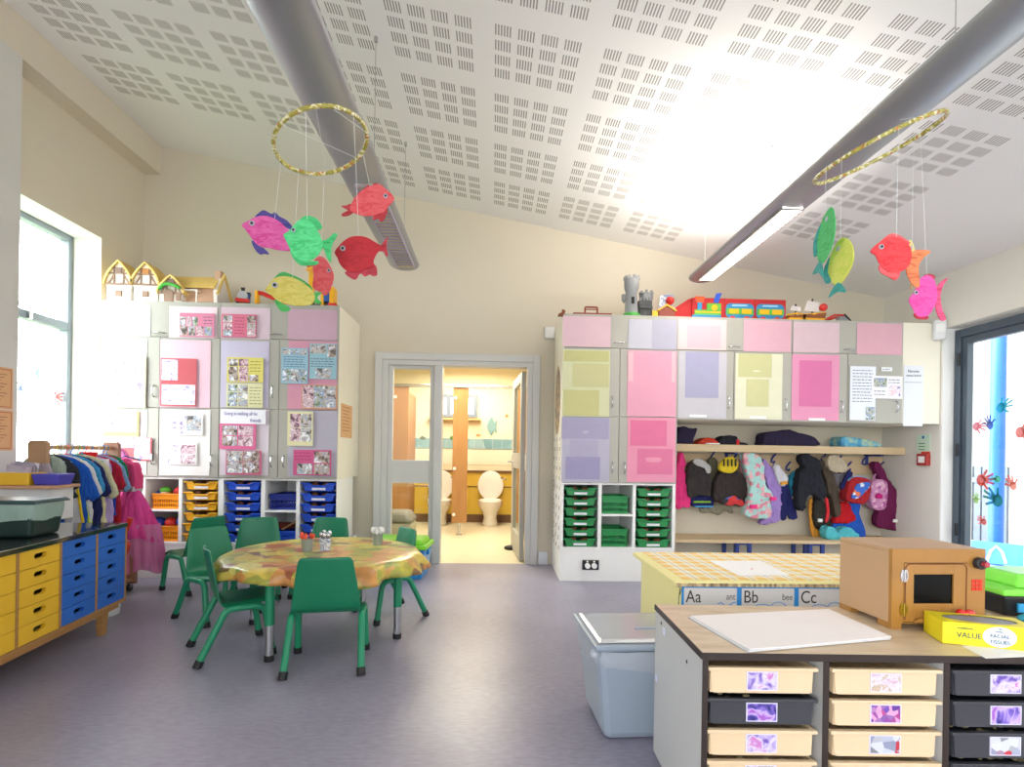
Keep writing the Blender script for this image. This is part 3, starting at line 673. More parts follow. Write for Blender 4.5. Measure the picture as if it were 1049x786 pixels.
# ---------- papers, displays ----------
PH = [ramp_mat('photo print %d' % i, st, sc, 'noise', rnd=True, detail=3, dist=.8, rough=.4) for i, (st, sc) in enumerate((
    ([(.30, '#4a505c'), (.40, '#8a8078'), (.48, '#d9ccc2'), (.54, '#7f97b4'), (.64, '#f2eee8')], 22),
    ([(.30, '#4a4450'), (.42, '#a8788a'), (.5, '#e8d5d8'), (.56, '#b4869c'), (.66, '#f6ecec')], 22),
    ([(.30, '#3c4a4a'), (.40, '#6a8464'), (.48, '#c9c8b8'), (.55, '#6a84b4'), (.66, '#eef2f2')], 22),
    ([(.30, '#403a3c'), (.42, '#7d7068'), (.5, '#ccb4a0'), (.57, '#9a9cb4'), (.66, '#ffffff')], 24)))]
PALE = ramp_mat('washed out photo print', [(.35, '#8d78b4'), (.44, '#d8cfe6'), (.5, '#f8f6fa'), (.58, '#e6b8c6'), (.68, '#ffffff')], 22, rnd=True, dist=.8)  # pale print; window glare on the left-hand displays put into its colours
def display(px, col, photos, lab, mats=None, lines=None, cat='photo display', linecol='#5a5a78', name='photo_display', dy=.004, rim=None, rot=0):
    x0, x1, z0, z1 = R(*px); w, h = x1-x0, z1-z0
    t = thing(name, lab, cat, ((x0+x1)/2, YC-.030-dy, (z0+z1)/2)); t.rotation_euler = (0, math.radians(rot), 0)
    obj('card', box(BM(), -w/2, w/2, -.0015, .0015, -h/2, h/2), SH(col), t)
    for i, (a, b, c, d) in enumerate(photos):
        m = (mats or PH); m = m[i % len(m)]
        obj('photo', box(BM(), -w/2+a*w, -w/2+c*w, -.0028, -.0014, h/2-d*h, h/2-b*h), m, t)
    if lines:
        for (a, b, c, d, nrow) in lines:
            bm = BM(); random.seed(int(px[0]))
            for k in range(nrow):
                z = h/2-(b+(d-b)*(k+.5)/nrow)*h; x = -w/2+a*w; xe = -w/2+(c-random.random()*.12*(c-a))*w
                while x < xe-.006:
                    l = min(random.uniform(.012, .035), xe-x); box(bm, x, x+l, -.0024, -.0014, z-.003, z+.003); x += l+.008
            obj('handwriting', bm, M('pen ink '+linecol, linecol, .8), t)
    return t
def grid(x0, y0, x1, y1, nx, ny, g=.03):
    return [(x0+(x1-x0)*i/nx+g/2, y0+(y1-y0)*j/ny+g/2, x0+(x1-x0)*(i+1)/nx-g/2, y0+(y1-y0)*(j+1)/ny-g/2) for j in range(ny) for i in range(nx)]
# right side papers
display((868, 376, 894, 431), '#e8edf8', [(.62, .75, .98, .99)], 'long white planning sheet with green leafy print at the left of the last cupboard door', [PH[2]], [(.1, .05, .9, .68, 11)], 'paper')
display((890, 386, 921, 409), '#f0eef6', grid(.05, .08, .5, .5, 1, 1)+grid(.55, .4, .95, .9, 1, 1), 'wide white sheet with small pictures beside the handle of the last cupboard door', [PH[2], PALE], [(.55, .1, .95, .35, 2), (.08, .6, .45, .9, 2)], 'paper', dy=.007)
display((900, 377, 911, 381), '#f2f2f4', [], 'tiny white name label on the last grey cupboard door', None, [(.1, .2, .9, .8, 1)], 'label', name='name_label_strip')
# ---- left-hand run ----
lx = [X0(p_, 420) for p_ in (104.5, 164.5, 225.8, 286.3, 346.8)]
ld = [X0(p_, 525) for p_ in (104.5, 107, 145.5, 149, 183, 186.5, 223.5, 226.2, 228.8, 267.3, 271.5, 303.3, 306.8, 344.3, 346.8)]
zs = XZ(165, 523)[1]
tA = tallunit('tall_cupboard', 'tall cupboard nearest the window with orange baskets and yellow trays below', (lx[0], lx[2]-.001), None, (LT, LF, LM, LD, LS), None,
              {'div': [(lx[0], lx[0]+.02), (ld[2], ld[3]), (ld[4], ld[5]), (ld[6], lx[2]-.001)], 'shelf': [(ld[3], ld[4], zs), (lx[0]+.02, ld[2], zs)]})
tB = tallunit('tall_cupboard', 'tall cupboard with lilac and rose sheets and blue trays below, nearest the washroom door', (lx[2]+.001, lx[4]), None, (LT, LF, LM, LD, LS), None,
              {'div': [(lx[2]+.001, ld[8]), (ld[9], ld[10]), (ld[11], ld[12]), (ld[13], lx[4])], 'shelf': [(ld[10], ld[11], XZ(287, 524)[1])]})
f = door('flap_door', tA, (lx[0], lx[2], LF, LT)); handle(166, 342, False, f); sheet(f, R(106, 314, 156, 345), '#efeaf0'); sheet(f, R(175, 315, 224, 347), '#f3d6e2')  # window-side sheets: overexposed whites put into the paper colours
f = door('flap_door', tB, (lx[2], lx[4], LF, LT)); handle(284, 343.5, False, f); sheet(f, R(227.5, 316, 278, 348), '#e0c2d2'); sheet(f, R(296, 318, 346, 349), '#d3a6bb')
f = door('door', tA, (lx[0], lx[1], LM, LF)); handle(159.5, 401, True, f); sheet(f, R(106, 348, 152, 418), '#f6e6ec')
f = door('door', tA, (lx[1], lx[2], LM, LF)); sheet(f, R(165.5, 349, 217, 418), '#f4bfd2')
f = door('door', tB, (lx[2], lx[3], LM, LF)); handle(280.5, 402, True, f); sheet(f, R(227.5, 350, 276.5, 418), '#c9c0dc')
f = door('door', tB, (lx[3], lx[4], LM, LF)); sheet(f, R(296, 350, 346, 420), '#e293ae')
f = door('door', tA, (lx[0], lx[1], LD, LM)); handle(158.5, 470, True, f); sheet(f, R(106, 420, 152, 486), '#f7eff0')
f = door('door', tA, (lx[1], lx[2], LD, LM)); handle(218.7, 472, True, f); sheet(f, R(165.5, 420, 216.5, 487), '#f4efec')
f = door('door', tB, (lx[2], lx[3], LD, LM)); handle(279.5, 473, True, f); sheet(f, R(227, 419.5, 276.5, 487), '#dcccd8')
f = door('door', tB, (lx[3], lx[4], LD, LM)); handle(292, 473, True, f); sheet(f, R(296, 421, 346, 488.5), '#b9b3c6')
display((186.5, 322, 221.5, 346), '#ee7fa6', grid(.0, .15, .72, .97, 4, 2)[:3]+grid(.0, .55, .95, .97, 4, 1), 'pink photo collage of seven small pictures on the flap door nearest the window', None, [(.7, .1, .97, .5, 3)])
display((229, 323, 264.5, 346.5), '#ec6b8c', grid(.03, .05, .32, .97, 1, 3)+grid(.72, .05, .99, .97, 1, 3), 'pink photo collage with writing down its middle, below the toy engine', None, [(.37, .1, .68, .9, 6)], linecol='#a23a5e')
display((118, 366, 152, 418), '#f3e6b0', [(.06, .03, .92, .9)], 'washed-out white and yellow painting on the upper door nearest the window', [PALE], cat='painting', name='painting')  # card and print paled, window glare put into the colour
display((167, 368, 203.5, 416.5), '#dd5560', [(.03, .03, .48, .46), (.04, .55, .97, .97)], 'red card with two white picture sheets on the pale pink door', [PALE])
display((234.5, 367, 271.5, 392.5), '#ecdf62', grid(.03, .05, .6, .7, 2, 2)+grid(.05, .68, .88, .97, 3, 1), 'bright yellow photo collage, upper of the two on the lilac door', [PH[3], PH[1]], [(.64, .1, .95, .6, 4)], linecol='#8a8040')
display((234, 393.5, 271, 418), '#e4e0a4', grid(.03, .05, .6, .97, 2, 3), 'pale cream yellow photo collage, lower of the two on the lilac door', [PH[2], PH[0]], [(.64, .1, .96, .9, 6)], linecol='#8a8660')
display((290, 357.5, 317, 393.5), '#8fc3dc', grid(.03, .03, .97, .2, 3, 1)+grid(.03, .58, .97, .97, 3, 1), 'light blue photo collage, left one on the rose door', [PH[0], PH[2]], [(.08, .22, .92, .56, 5)])
display((318.5, 353, 346, 389), '#93c6d6', [(.04, .03, .6, .28), (.66, .03, .97, .38), (.22, .7, .8, .97)], 'light blue photo collage, right one on the rose door', [PH[0], PH[3]], [(.05, .4, .95, .68, 4)])
display((310.5, 395, 346.5, 419.5), '#e8a070', grid(.02, .03, .97, .95, 3, 2, .01), 'orange edged photo collage below the light blue ones on the rose door', [PH[1], PH[2], PH[0]])
display((108.5, 421, 145, 447), '#f4dc7c', [(.02, .0, .93, .84)], 'washed-out yellow edged painting at the top of the lower door nearest the window', [PALE], cat='painting', name='painting')
display((123, 448.5, 158, 472), '#e0646a', [(.5, .02, .95, .93), (.02, .02, .48, .45)], 'washed-out red card with white sheet just above the dressing-up clothes rail', [PALE])
display((176, 424, 210, 446), '#f5f3f1', [(.05, .1, .5, .95), (.52, .1, .95, .8)], 'white picture sheet, upper of the two on the white lower door', [PALE, PH[0]])
display((170, 453, 204, 476), '#f6f4ee', grid(.03, .1, .97, .97, 2, 2), 'white picture sheet, lower of the two on the white lower door', [PALE, PH[1]])
tt = display((228, 420, 274, 434.5), '#f2f0f6', [], 'white banner with handwritten title above two pink collages', cat='banner', name='title_banner')
x0, x1, z0, z1 = R(228, 420, 274, 434.5); w = x1-x0; h = z1-z0
inkv = M('violet pen', '#6a62a8', .8, var=0)
text_mesh('lettering', 'Going in walking all his', .042, (-w/2+.03, -.0022, .012), (R90, 0, 0), inkv, tt, sx=.72)
text_mesh('lettering', 'friends', .042, (w/2-.13, -.0022, -.045), (R90, 0, 0), inkv, tt, sx=.8)
display((227, 434.5, 264, 460.5), '#ee5c96', grid(.06, .06, .94, .88, 2, 2), 'hot pink photo collage of four pictures directly under the handwritten banner', [PH[3], PH[1]], dy=.006)
display((233.5, 461.5, 269.5, 486.5), '#dd5a84', grid(.02, .02, .95, .93, 2, 2, .02), 'dark pink edged photo collage lowest under the handwritten banner', [PH[0], PH[3]])
display((296, 422, 322, 457), '#e9e3a6', grid(.1, .06, .95, .88, 2, 2, .02), 'narrow cream yellow photo collage on the grey lilac lower door', [PH[1], PH[0]])
display((302, 461, 340.5, 487), '#e04f8c', [(.55, .06, .96, .5), (.1, .54, .5, .96), (.55, .54, .96, .96)], 'hot pink photo collage on the lower door nearest the washroom', [PH[3], PH[0]], [(.04, .06, .5, .45, 3)], linecol='#a82a62')
# right end panel of the left run with notice
p = PX(355, 430, lx[4]+.002)
t2 = thing('notice', 'tan notice sheet pinned to the right side of the blue-tray cupboard', 'notice', (lx[4]+.001, 4.9, XZ(350, 430)[1])); obj('card', box(BM(), 0, .003, -.18, .18, -.15, .15), M('tan card #d8a878', '#e2b98c', .8), t2)
bm = BM()
for i in range(8): box(bm, .003, .0036, -.14, .12-.03*(i % 3), .12-.03*i, .125-.03*i)
obj('handwriting', bm, M('brown ink', '#8a5a3a', .8), t2)
p = XZ(933, 414)
t2 = thing('notice', 'tall white printed notice for parents on the cream filler panel', 'notice', (X0(934, 405), YC-.016, XZ(934, 406)[1]))
obj('card', box(BM(), -.09, .09, -.001, .001, -.27, .27), M('notice paper', '#e3e6ee', .7, var=.01), t2)
text_mesh('lettering', 'Parents', .034, (0, -.0018, .21), (R90, 0, 0), ink, t2, align='CENTER'); text_mesh('lettering', 'notice board', .026, (0, -.0018, .175), (R90, 0, 0), ink, t2, align='CENTER')
obj('divider_line', box(BM(), -.08, .08, -.0016, -.001, .12, .123), ink, t2)

# ---------- trays ----------
def traycolour(n, c): return M(n, c, .38, var=.02)
tg_, ty_, tb_ = traycolour('green tray plastic', '#1d8a4a'), traycolour('yellow tray plastic', '#eeb01e'), traycolour('blue tray plastic', '#1c51cf')
def make_tray(mat, lab, w, h=.070):
    t = thing('storage_tray', lab, 'tray', (0, 0, 0))
    d = .40; wl = w/2; wb = w/2-.028
    bm = BM()
    # front face with dipped hand grip, sweeping in to the narrower body
    pts = [(-wl, h), (-wl*.50, h), (-wl*.38, h-.019), (wl*.38, h-.019), (wl*.50, h), (wl, h), (wl, h-.012), (wb+.012, h-.018), (wb, .012), (wb-.014, 0), (-wb+.014, 0), (-wb, .012), (-wb-.012, h-.018), (-wl, h-.012)]
    prism(bm, pts, 'y', 0, .006)
    box(bm, -wb, -wb+.004, .006, d, 0, h-.012); box(bm, wb-.004, wb, .006, d, 0, h-.012); box(bm, -wb, wb, .006, d, 0, .004); box(bm, -wb, wb, d-.004, d, 0, h-.012)
    box(bm, -wl, -wb, .0, d, h-.012, h-.006); box(bm, wb, wl, .0, d, h-.012, h-.006)
    obj('tray_body', bm, mat, t, bevel=.003)
    bm = prism(BM(), [(-wl, h-.001), (-wl*.50, h-.001), (-wl*.38, h-.020), (wl*.38, h-.020), (wl*.50, h-.001), (wl, h-.001), (wl, h-.011), (wl*.54, h-.011), (wl*.42, h-.030), (-wl*.42, h-.030), (-wl*.54, h-.011), (-wl, h-.011)], 'y', -.012, .001)
    obj('front_lip', bm, mat, t, bevel=.003)
    obj('name_label', boxc(BM(), (0, -.001, .019), (.115, .004, .020)), label_m, t)
    return t
def stack(mat, colr, x0, x1, ztop, zbot, n, where, y=YC+.012):
    w = x1-x0-.012; pitch = (ztop-zbot)/n; first = None
    for i in range(n):
        lab = '%s plastic storage tray, %s from the top in %s' % (colr, ORD[i] if i else 'first', where)
        if i == n-1: lab = '%s plastic storage tray, lowest in %s' % (colr, where)
        loc = ((x0+x1)/2, y+random.uniform(-.006, .006), ztop-(i+1)*pitch+.004)
        if first is None: first = make_tray(mat, lab, w); first.location = loc; first['group'] = colr+' trays in '+where; r = first
        else: r = dup(first, lab, loc)
        if i in (0, 3):
            o = obj('tray_contents', BM() if 0 else ball(ball(BM(), (-.05, .06, .048), .03), (.05, .05, .045), .028, 1.4), M('assorted toy pieces', '#7a4a30', .6, var=.4, scale=30), r)
random.seed(5)
stack(tg_, 'green', dv[1], dv[2], ZD-.03, ZS+.0, 6, 'the left column of green trays')
stack(tg_, 'green', dv[5], dv[6], ZD-.03, ZS+.0, 6, 'the right column of green trays')
stack(ty_, 'yellow', ld[5], ld[6], LD-.02, LS, 6, 'the yellow tray column')
stack(tb_, 'blue', ld[8], ld[9], LD-.02, LS, 6, 'the blue column beside the yellow trays')
stack(tb_, 'blue', ld[12], ld[13], LD-.02, LS, 6, 'the blue column nearest the washroom door')
# baskets
def basket(x0, x1, z, mat, lab, h, y=YC+.03, d=.32):
    w = x1-x0; t = thing('storage_basket', lab, 'basket', ((x0+x1)/2, y+d/2, z), 0, 'perforated baskets in the cupboards')
    bm = BM(); wt, wb = w/2, w/2-.022; dt, db = d/2, d/2-.02
    def lerp(a, b, k): return a+(b-a)*k
    # slatted walls: verticals and three bands
    for s in (-1, 1):
        for i in range(11):
            u = -1+2*i/10; box(bm, u*wb*.99-.004, u*wb*.99+.004, s*dt*.94-.003, s*dt*.94+.003, .004, h)
        for i in range(9):
            u = -1+2*i/8; box(bm, s*wt*.93-.003, s*wt*.93+.003, u*db-.004, u*db+.004, .004, h)
    for z0, z1 in ((0, .02), (.35*h, .35*h+.012), (.66*h, h)):
        for s in (-1, 1):
            box(bm, -wt*.95, wt*.95, s*dt*.94-.004, s*dt*.94+.004, z0, z1); box(bm, s*wt*.93-.004, s*wt*.93+.004, -dt*.94, dt*.94, z0, z1)
    box(bm, -wb, wb, -db, db, 0, .005)
    obj('basket_body', bm, mat, t)
    bm = BM()
    box(bm, -wt, wt, -dt-.004, -dt+.016, h-.008, h+.006); box(bm, -wt, wt, dt-.016, dt+.004, h-.008, h+.006); box(bm, -wt, -wt+.016, -dt, dt, h-.008, h+.006); box(bm, wt-.016, wt, -dt, dt, h-.008, h+.006)
    obj('rim', bm, mat, t, bevel=.003)
    return t
ob = M('orange basket plastic', '#f3960f', .4, var=.02)
basket(ld[3]+.03, ld[4]-.012, zs+.01, ob, 'upper orange basket with toys under the window-side cupboard', .125)
basket(ld[3]+.03, ld[4]-.012, LS+.002, ob, 'lower orange basket with toys under the window-side cupboard', .125)
basket(ld[10]+.02, ld[11]-.008, XZ(287, 524)[1]+.01, M('navy basket plastic', '#1c2d8c', .4, var=.02), 'dark blue basket on the upper shelf between the blue tray columns', .13)
basket(ld[10]+.05, ld[11]-.004, LS+.002, tb_, 'bright blue basket on the lower shelf between the blue tray columns', .09)
basket(dv[3]+.01, dv[4]-.03, XZ(632, 528)[1]+.01, tg_, 'upper green basket between the green tray columns', .15)
basket(dv[3]+.01, dv[4]-.03, ZS+.002, tg_, 'lower green basket between the green tray columns', .15)
# toys in baskets
def toyball(c, r, col, lab, cat='toy', sx=1, sz=1):
    tag(obj('toy_piece', ball(BM(), (0, 0, 0), r, sx, 1, sz), M('toy plastic '+col, col, .4), smooth=60, loc=c), lab, cat, 'toys in the orange baskets')
bx = (ld[3]+ld[4])/2; yb_ = YC+.12
t = thing('toy_figure', 'toy with round green cap and pale face peeping out of the upper orange basket', 'toy', (bx-.035, yb_-.02, zs+.115)); obj('head', ball(BM(), (0, 0, .03), .035), M('doll skin', '#f0d2b0', .5), t, smooth=60); obj('green_hat', ball(BM(), (0, .006, .052), .046, 1, 1, .62), M('toy plastic #57b82e', '#57b82e', .4), t, smooth=60)
toyball((bx+.07, yb_, zs+.16), .04, '#d8262c', 'red toy in the upper orange basket', sz=.9); toyball((bx+.03, yb_+.06, zs+.14), .04, '#2b57c4', 'blue toy behind the green capped toy'); toyball((bx-.10, yb_+.0, zs+.13), .03, '#3a6fd0', 'small blue toy at the left of the upper orange basket')
toyball((bx-.09, yb_, LS+.15), .05, '#2450c0', 'blue toy at the left of the lower orange basket'); toyball((bx+.01, yb_-.01, LS+.15), .048, '#e03226', 'red toy in the middle of the lower orange basket'); toyball((bx+.1, yb_, LS+.16), .045, '#3566d6', 'blue toy at the right of the lower orange basket')
bx = (ld[10]+ld[11])/2
tag(obj('toy_piece', box(BM(), -.09, .09, -.05, .05, 0, .05), M('toy plastic #7a2c20', '#7a2c20', .5), bevel=.015, loc=(bx-.03, YC+.2, LS+.1)), 'dark red block in the bright blue basket', 'toy')
tag(obj('wooden_spoon', tube(BM(), [(0, 0, 0), (.1, -.02, .06), (.15, -.03, .085)], [.008, .008, .016]), beech, loc=(bx-.03, YC+.12, LS+.1), smooth=True), 'pale wooden spoon sticking out of the bright blue basket', 'spoon')

# ================= coat area =================
p0 = PY(690, 453, 5.0); sh_z = 1.195; SY = 5.03
bm = box(BM(), dv[7]+.003, XR-.003, SY, YB-.04, sh_z-.035, sh_z+.035)
t = thing('hat_shelf', 'pale wooden shelf above the coat pegs', 'shelf', (0, 0, 0)); obj('board', bm, woodlt, t, bevel=.003)
navy = M('navy blue metal', '#27408f', .4, var=.02)
for px in (750, 897):
    x = PY(px, 460, 5.2).x; bm = BM(); box(bm, x-.015, x+.015, YB-.03, YB, sh_z-.14, sh_z+.10); box(bm, x-.015, x+.015, SY+.08, YB-.03, sh_z-.055, sh_z-.036); obj('bracket', bm, navy, t)
RBZ0, RBZ1 = PY(800, 485, 5.33).z, PY(800, 466, 5.33).z
tr = thing('peg_rail', 'wooden coat peg board fixed to the wall below the shelf', 'peg rail', (0, 0, 0))
obj('rail_board', box(BM(), dv[7]+.01, PY(905.5, 475, 5.33).x, YB-.022, YB-.001, RBZ0, RBZ1), woodlt, tr, bevel=.003)
YR = YB-.022
def peg(px, py):
    p = PY(px, py, YR); bm = BM()
    tube(bm, bend([(p.x-.012, YR-.008, p.z-.04), (p.x-.012, YR-.012, p.z), (p.x+.01, YR-.05, p.z+.05)], .02), .009)
    tube(bm, bend([(p.x-.012, YR-.008, p.z-.03), (p.x-.002, YR-.04, p.z-.045), (p.x-.002, YR-.05, p.z-.02)], .02), .008)
    obj('coat_hook', bm, navy, tr, smooth=True)
for q in ((729, 468), (752, 470), (791, 470), (806, 478), (825, 470), (868, 478), (884, 472), (901, 478), (697, 470), (842, 470), (858, 472)): peg(*q)
bz = .33
t = thing('cloakroom_bench', 'long low bench with pale top and blue metal legs under the coats', 'bench', (0, 0, 0))
obj('bench_top', box(BM(), dv[7]+.01, XR-.02, 4.93, YB-.03, bz-.03, bz), woodlt, t, bevel=.003)
for px in (755, 830):
    x = PY(px, 565, 4.98).x; bm = BM()
    for yy in (4.97, 5.25):
        bm = BM(); prism(bm, [(x-.016, 0), (x+.016, 0), (x+.016, bz-.052), (x+.104, bz-.052), (x+.104, 0), (x+.136, 0), (x+.136, bz-.031), (x-.016, bz-.031)], 'y', yy, yy+.03); obj('leg_frame', bm, navy, t)

def cr(x0, y0, s): return lambda u, v: (x0+u/s, y0+v/s)
K1 = cr(690, 440, 852/130); K2 = cr(800, 440, 917/140)
def cloth(name, lab, cat, parts, crop, Y, mat, thick=.05, group=None, disp=.026, voxel=.010, ds=.055, extra=None, flat=False):
    """a hanging garment: outlines of body, hood and sleeves swept through real thickness, fused and folded"""
    c = [PY(*crop(*p), Y) for p in parts[0]]; ox = sum(v.x for v in c)/len(c); oz = max(v.z for v in c)
    t = thing(name, lab, cat, (ox, Y, oz), 0, group)
    bm = BM()
    for i, pts in enumerate(parts):
        q = smoothpts([((v.x-ox), (v.z-oz)) for v in [PY(*crop(*p), Y) for p in pts]], 3)
        th = thick*(1-.0*i); prism(bm, q, 'y', -th/2-.012*i, th/2-.004*i)
    b = obj('fabric', bm, mat, t); soft(b, voxel, 5, disp, ds)
    if extra:
        for nm, pts, m2, yy in extra:
            q = [((v.x-ox), (v.z-oz)) for v in [PY(*crop(*p), Y) for p in pts]]; q = smoothpts(q, 2) if len(q) > 4 else q
            bm = prism(BM(), q, 'y', yy-.012, yy+.012); e = obj(nm, bm, m2, t, bevel=.004)
    return t
def FM(name, col, var=.12, sc=14):
    new = 'fabric '+name not in MATS; m = M('fabric '+name, col, .92, var=var, scale=sc, spec=.2)
    if new:   # long soft vertical folds
        n = m.node_tree.nodes; L = m.node_tree.links; tc = n.new('ShaderNodeTexCoord'); mp = n.new('ShaderNodeMapping'); mp.inputs['Scale'].default_value = (1, 1, .22)
        ns = n.new('ShaderNodeTexNoise'); ns.inputs['Scale'].default_value = 26; ns.inputs['Detail'].default_value = 2; bp = n.new('ShaderNodeBump'); bp.inputs['Distance'].default_value = .035; bp.inputs['Strength'].default_value = .85
        L.new(tc.outputs['Object'], mp.inputs[0]); L.new(mp.outputs[0], ns.inputs[0]); L.new(ns.outputs[0], bp.inputs['Height']); L.new(bp.outputs[0], n['Principled BSDF'].inputs['Normal'])
    return m
def flannel(name, base, spots, sc=16): return ramp_mat('fabric '+name, [(0, base), (.55, base), (.62, spots[0]), (.78, base), (.86, spots[1]), (1, base)], sc, 'cells', rough=.9, interp='CONSTANT')
YG = 5.20
cloth('pink_coat', 'bright pink padded coat hanging leftmost against the tall cupboard', 'coat', [[(8, 250), (30, 232), (60, 255), (85, 330), (105, 430), (108, 515), (60, 522), (5, 512)], [(25, 250), (28, 170), (50, 150), (68, 190), (72, 250)]], K1, YG, FM('hot pink', '#ee3f86'), .07)
cloth('dark_parka', 'charcoal brown coat with pale grey hood, second garment from the left', 'coat', [[(100, 230), (150, 205), (205, 235), (235, 300), (245, 400), (228, 450), (170, 440), (115, 460), (88, 430), (82, 320)]], K1, YG-.03, FM('charcoal brown', '#3a3433'), .09,
      extra=[('hood', [(120, 205), (150, 195), (190, 212), (232, 250), (230, 290), (205, 290), (195, 262), (150, 245), (118, 225)], FM('pale grey fleece', '#b9b6b4'), -.055)])
t = cloth('printed_bag', 'navy bag with green lettering hanging below the charcoal coat', 'bag', [[(115, 450), (245, 448), (262, 500), (250, 522), (140, 522), (115, 505)]], K1, YG+.03, FM('navy', '#25285e'), .08,
      extra=[('green_print', [(122, 478), (235, 478), (238, 490), (122, 490)], FM('lime', '#8fbf3a'), -.045), ('blue_trim', [(125, 510), (250, 510), (250, 520), (140, 520)], FM('sky', '#4aa6d8'), -.045)])
cloth('olive_coat', 'olive green coat hanging behind, between the charcoal coat and the yellow glove', 'coat', [[(225, 215), (262, 185), (290, 215), (300, 330), (300, 420), (250, 430), (238, 330)]], K1, YG+.06, FM('olive', '#6a6752'), .05)
t = cloth('grey_brown_coat', 'dark brown jacket hanging under a yellow glove', 'coat', [[(300, 290), (350, 262), (410, 270), (470, 320), (492, 400), (480, 460), (440, 470), (400, 440), (330, 470), (280, 490), (258, 440), (265, 360)]], K1, YG-.03, FM('dark brown', '#3a3230'), .09)
t = cloth('winter_glove', 'yellow and black striped glove on top of the dark brown jacket', 'glove', [[(300, 250), (318, 215), (350, 188), (400, 188), (430, 225), (425, 262), (390, 292), (340, 290), (305, 275)]], K1, YG-.13, FM('yellow', '#d8bc2c'), .05, disp=.006, voxel=.007,
      extra=[('black_stripe', [(325+i*26, 200-abs(i-1.5)*4+6), (333+i*26, 198), (338+i*26-4, 245), (330+i*26-4, 248)], blackrub, -.03) for i in range(4)])
cars = ramp_mat('car print', [(0, '#c9242c'), (.3, '#e9e9ee'), (.42, '#22242c'), (.6, '#2b6fc8'), (.8, '#d22d2d')], 14, 'cells', interp='CONSTANT')
cloth('car_print_bag', 'small bag with red and blue vehicle print below the dark brown jacket', 'bag', [[(312, 470), (380, 440), (430, 410), (470, 430), (470, 510), (400, 512), (318, 500)]], K1, YG-.02, cars, .08)
cloth('khaki_coat', 'khaki coat tail hanging lowest behind the dark brown jacket', 'coat', [[(175, 520), (240, 500), (330, 505), (385, 520), (392, 565), (350, 550), (300, 575), (250, 556), (180, 560)]], K1, YG+.05, FM('khaki', '#8d8874'), .05)
cloth('peach_bag', 'peach and lilac child bag between the glove and the mint coat', 'bag', [[(445, 205), (470, 180), (500, 230), (510, 300), (500, 360), (470, 345), (440, 262)]], K1, YG+.04, FM('peach lilac', '#c98f98'), .05)
mint = flannel('mint floral', '#a9d3cd', ('#d98a9a', '#e2b0b4'), 26)
cloth('mint_floral_coat', 'mint green hooded coat with pink flowers and pink cuffs', 'coat', [[(468, 260), (455, 190), (462, 155), (520, 158), (575, 190), (600, 260), (605, 370), (640, 480), (640, 590), (560, 600), (500, 590), (460, 560), (490, 480), (500, 370)], [(560, 380), (600, 380), (655, 440), (640, 465), (600, 450)], [(498, 360), (545, 370), (538, 500), (495, 500)]], K1, YG-.08, mint, .09,
      extra=[('cuff', [(492, 500), (540, 502), (536, 530), (494, 526)], FM('hot pink', '#ee3f86'), -.06), ('cuff', [(625, 455), (640, 448), (668, 455), (662, 472), (628, 474)], FM('hot pink', '#ee3f86'), -.06)])
cloth('lilac_fleece', 'lilac fleece hanging beside the mint floral coat', 'coat', [[(585, 200), (620, 220), (680, 310), (710, 380), (716, 500), (714, 605), (640, 632), (565, 632), (610, 570), (640, 480), (610, 350)]], K1, YG+.0, FM('lilac', '#a386c8'), .08)
cloth('striped_tracksuit', 'white and navy tracksuit with an orange band', 'jacket', [[(660, 250), (690, 235), (725, 275), (760, 320), (750, 370), (705, 378), (680, 320)]], K1, YG-.03, FM('off white', '#cfccd2'), .07,
      extra=[('orange_band', [(705, 352), (750, 345), (752, 366), (706, 374)], FM('orange', '#e8a040'), -.035), ('trousers', [(710, 378), (758, 368), (800, 480), (830, 595), (775, 602), (762, 560), (750, 606), (716, 600), (718, 480)], FM('navy', '#25285e'), 0)])
cloth('teal_bag', 'teal and red bag peeping out left of the black jacket', 'bag', [[(45, 370), (60, 310), (100, 275), (105, 340), (100, 430), (75, 450)]], K2, YG+.03, FM('teal', '#2c88a4', .3), .06)
cloth('black_jacket', 'shiny black hooded jacket hanging in the middle of the coats', 'jacket', [[(118, 270), (160, 250), (210, 262), (250, 290), (280, 380), (285, 465), (245, 470), (215, 440), (170, 445), (150, 500), (135, 550), (98, 520), (92, 430), (98, 340)], [(112, 180), (150, 165), (195, 180), (248, 225), (250, 275), (205, 290), (160, 262), (125, 230)]], K2, YG-.08, FM('black', '#26272e'), .10)
cloth('brown_orange_coat', 'dark olive coat with orange lining and a red sleeve', 'coat', [[(212, 470), (260, 465), (300, 540), (318, 600), (320, 650), (290, 680), (235, 660), (208, 600)]], K2, YG, FM('dark olive', '#33302a'), .09,
      extra=[('orange_lining', [(192, 480), (215, 470), (212, 600), (235, 670), (280, 690), (275, 712), (215, 718), (195, 600)], FM('orange', '#de6a1c'), .01), ('red_sleeve', [(272, 460), (292, 465), (302, 550), (292, 610), (272, 618), (285, 545)], FM('red', '#d8343c'), -.05), ('badge', [(228, 595), (256, 597), (254, 618), (228, 618)], paper, -.05)])
cloth('brown_jacket', 'brown padded jacket hanging under the beige cap', 'jacket', [[(245, 210), (290, 215), (320, 260), (345, 300), (360, 400), (390, 560), (350, 580), (330, 470), (300, 420), (285, 330)]], K2, YG-.02, FM('brown', '#51463a'), .09)
t = cloth('sun_cap', 'beige cap hanging on the peg board', 'cap', [[(305, 260), (298, 190), (330, 170), (385, 190), (432, 230), (432, 275), (390, 292), (345, 285)]], K2, YG-.08, FM('beige', '#b8aa92', .2), .09)
cloth('grey_scarf', 'grey garment folded over the peg beside the cap', 'scarf', [[(320, 290), (380, 295), (430, 285), (425, 320), (380, 390), (350, 380), (325, 330)]], K2, YG-.01, FM('mid grey', '#6e6a72'), .06)
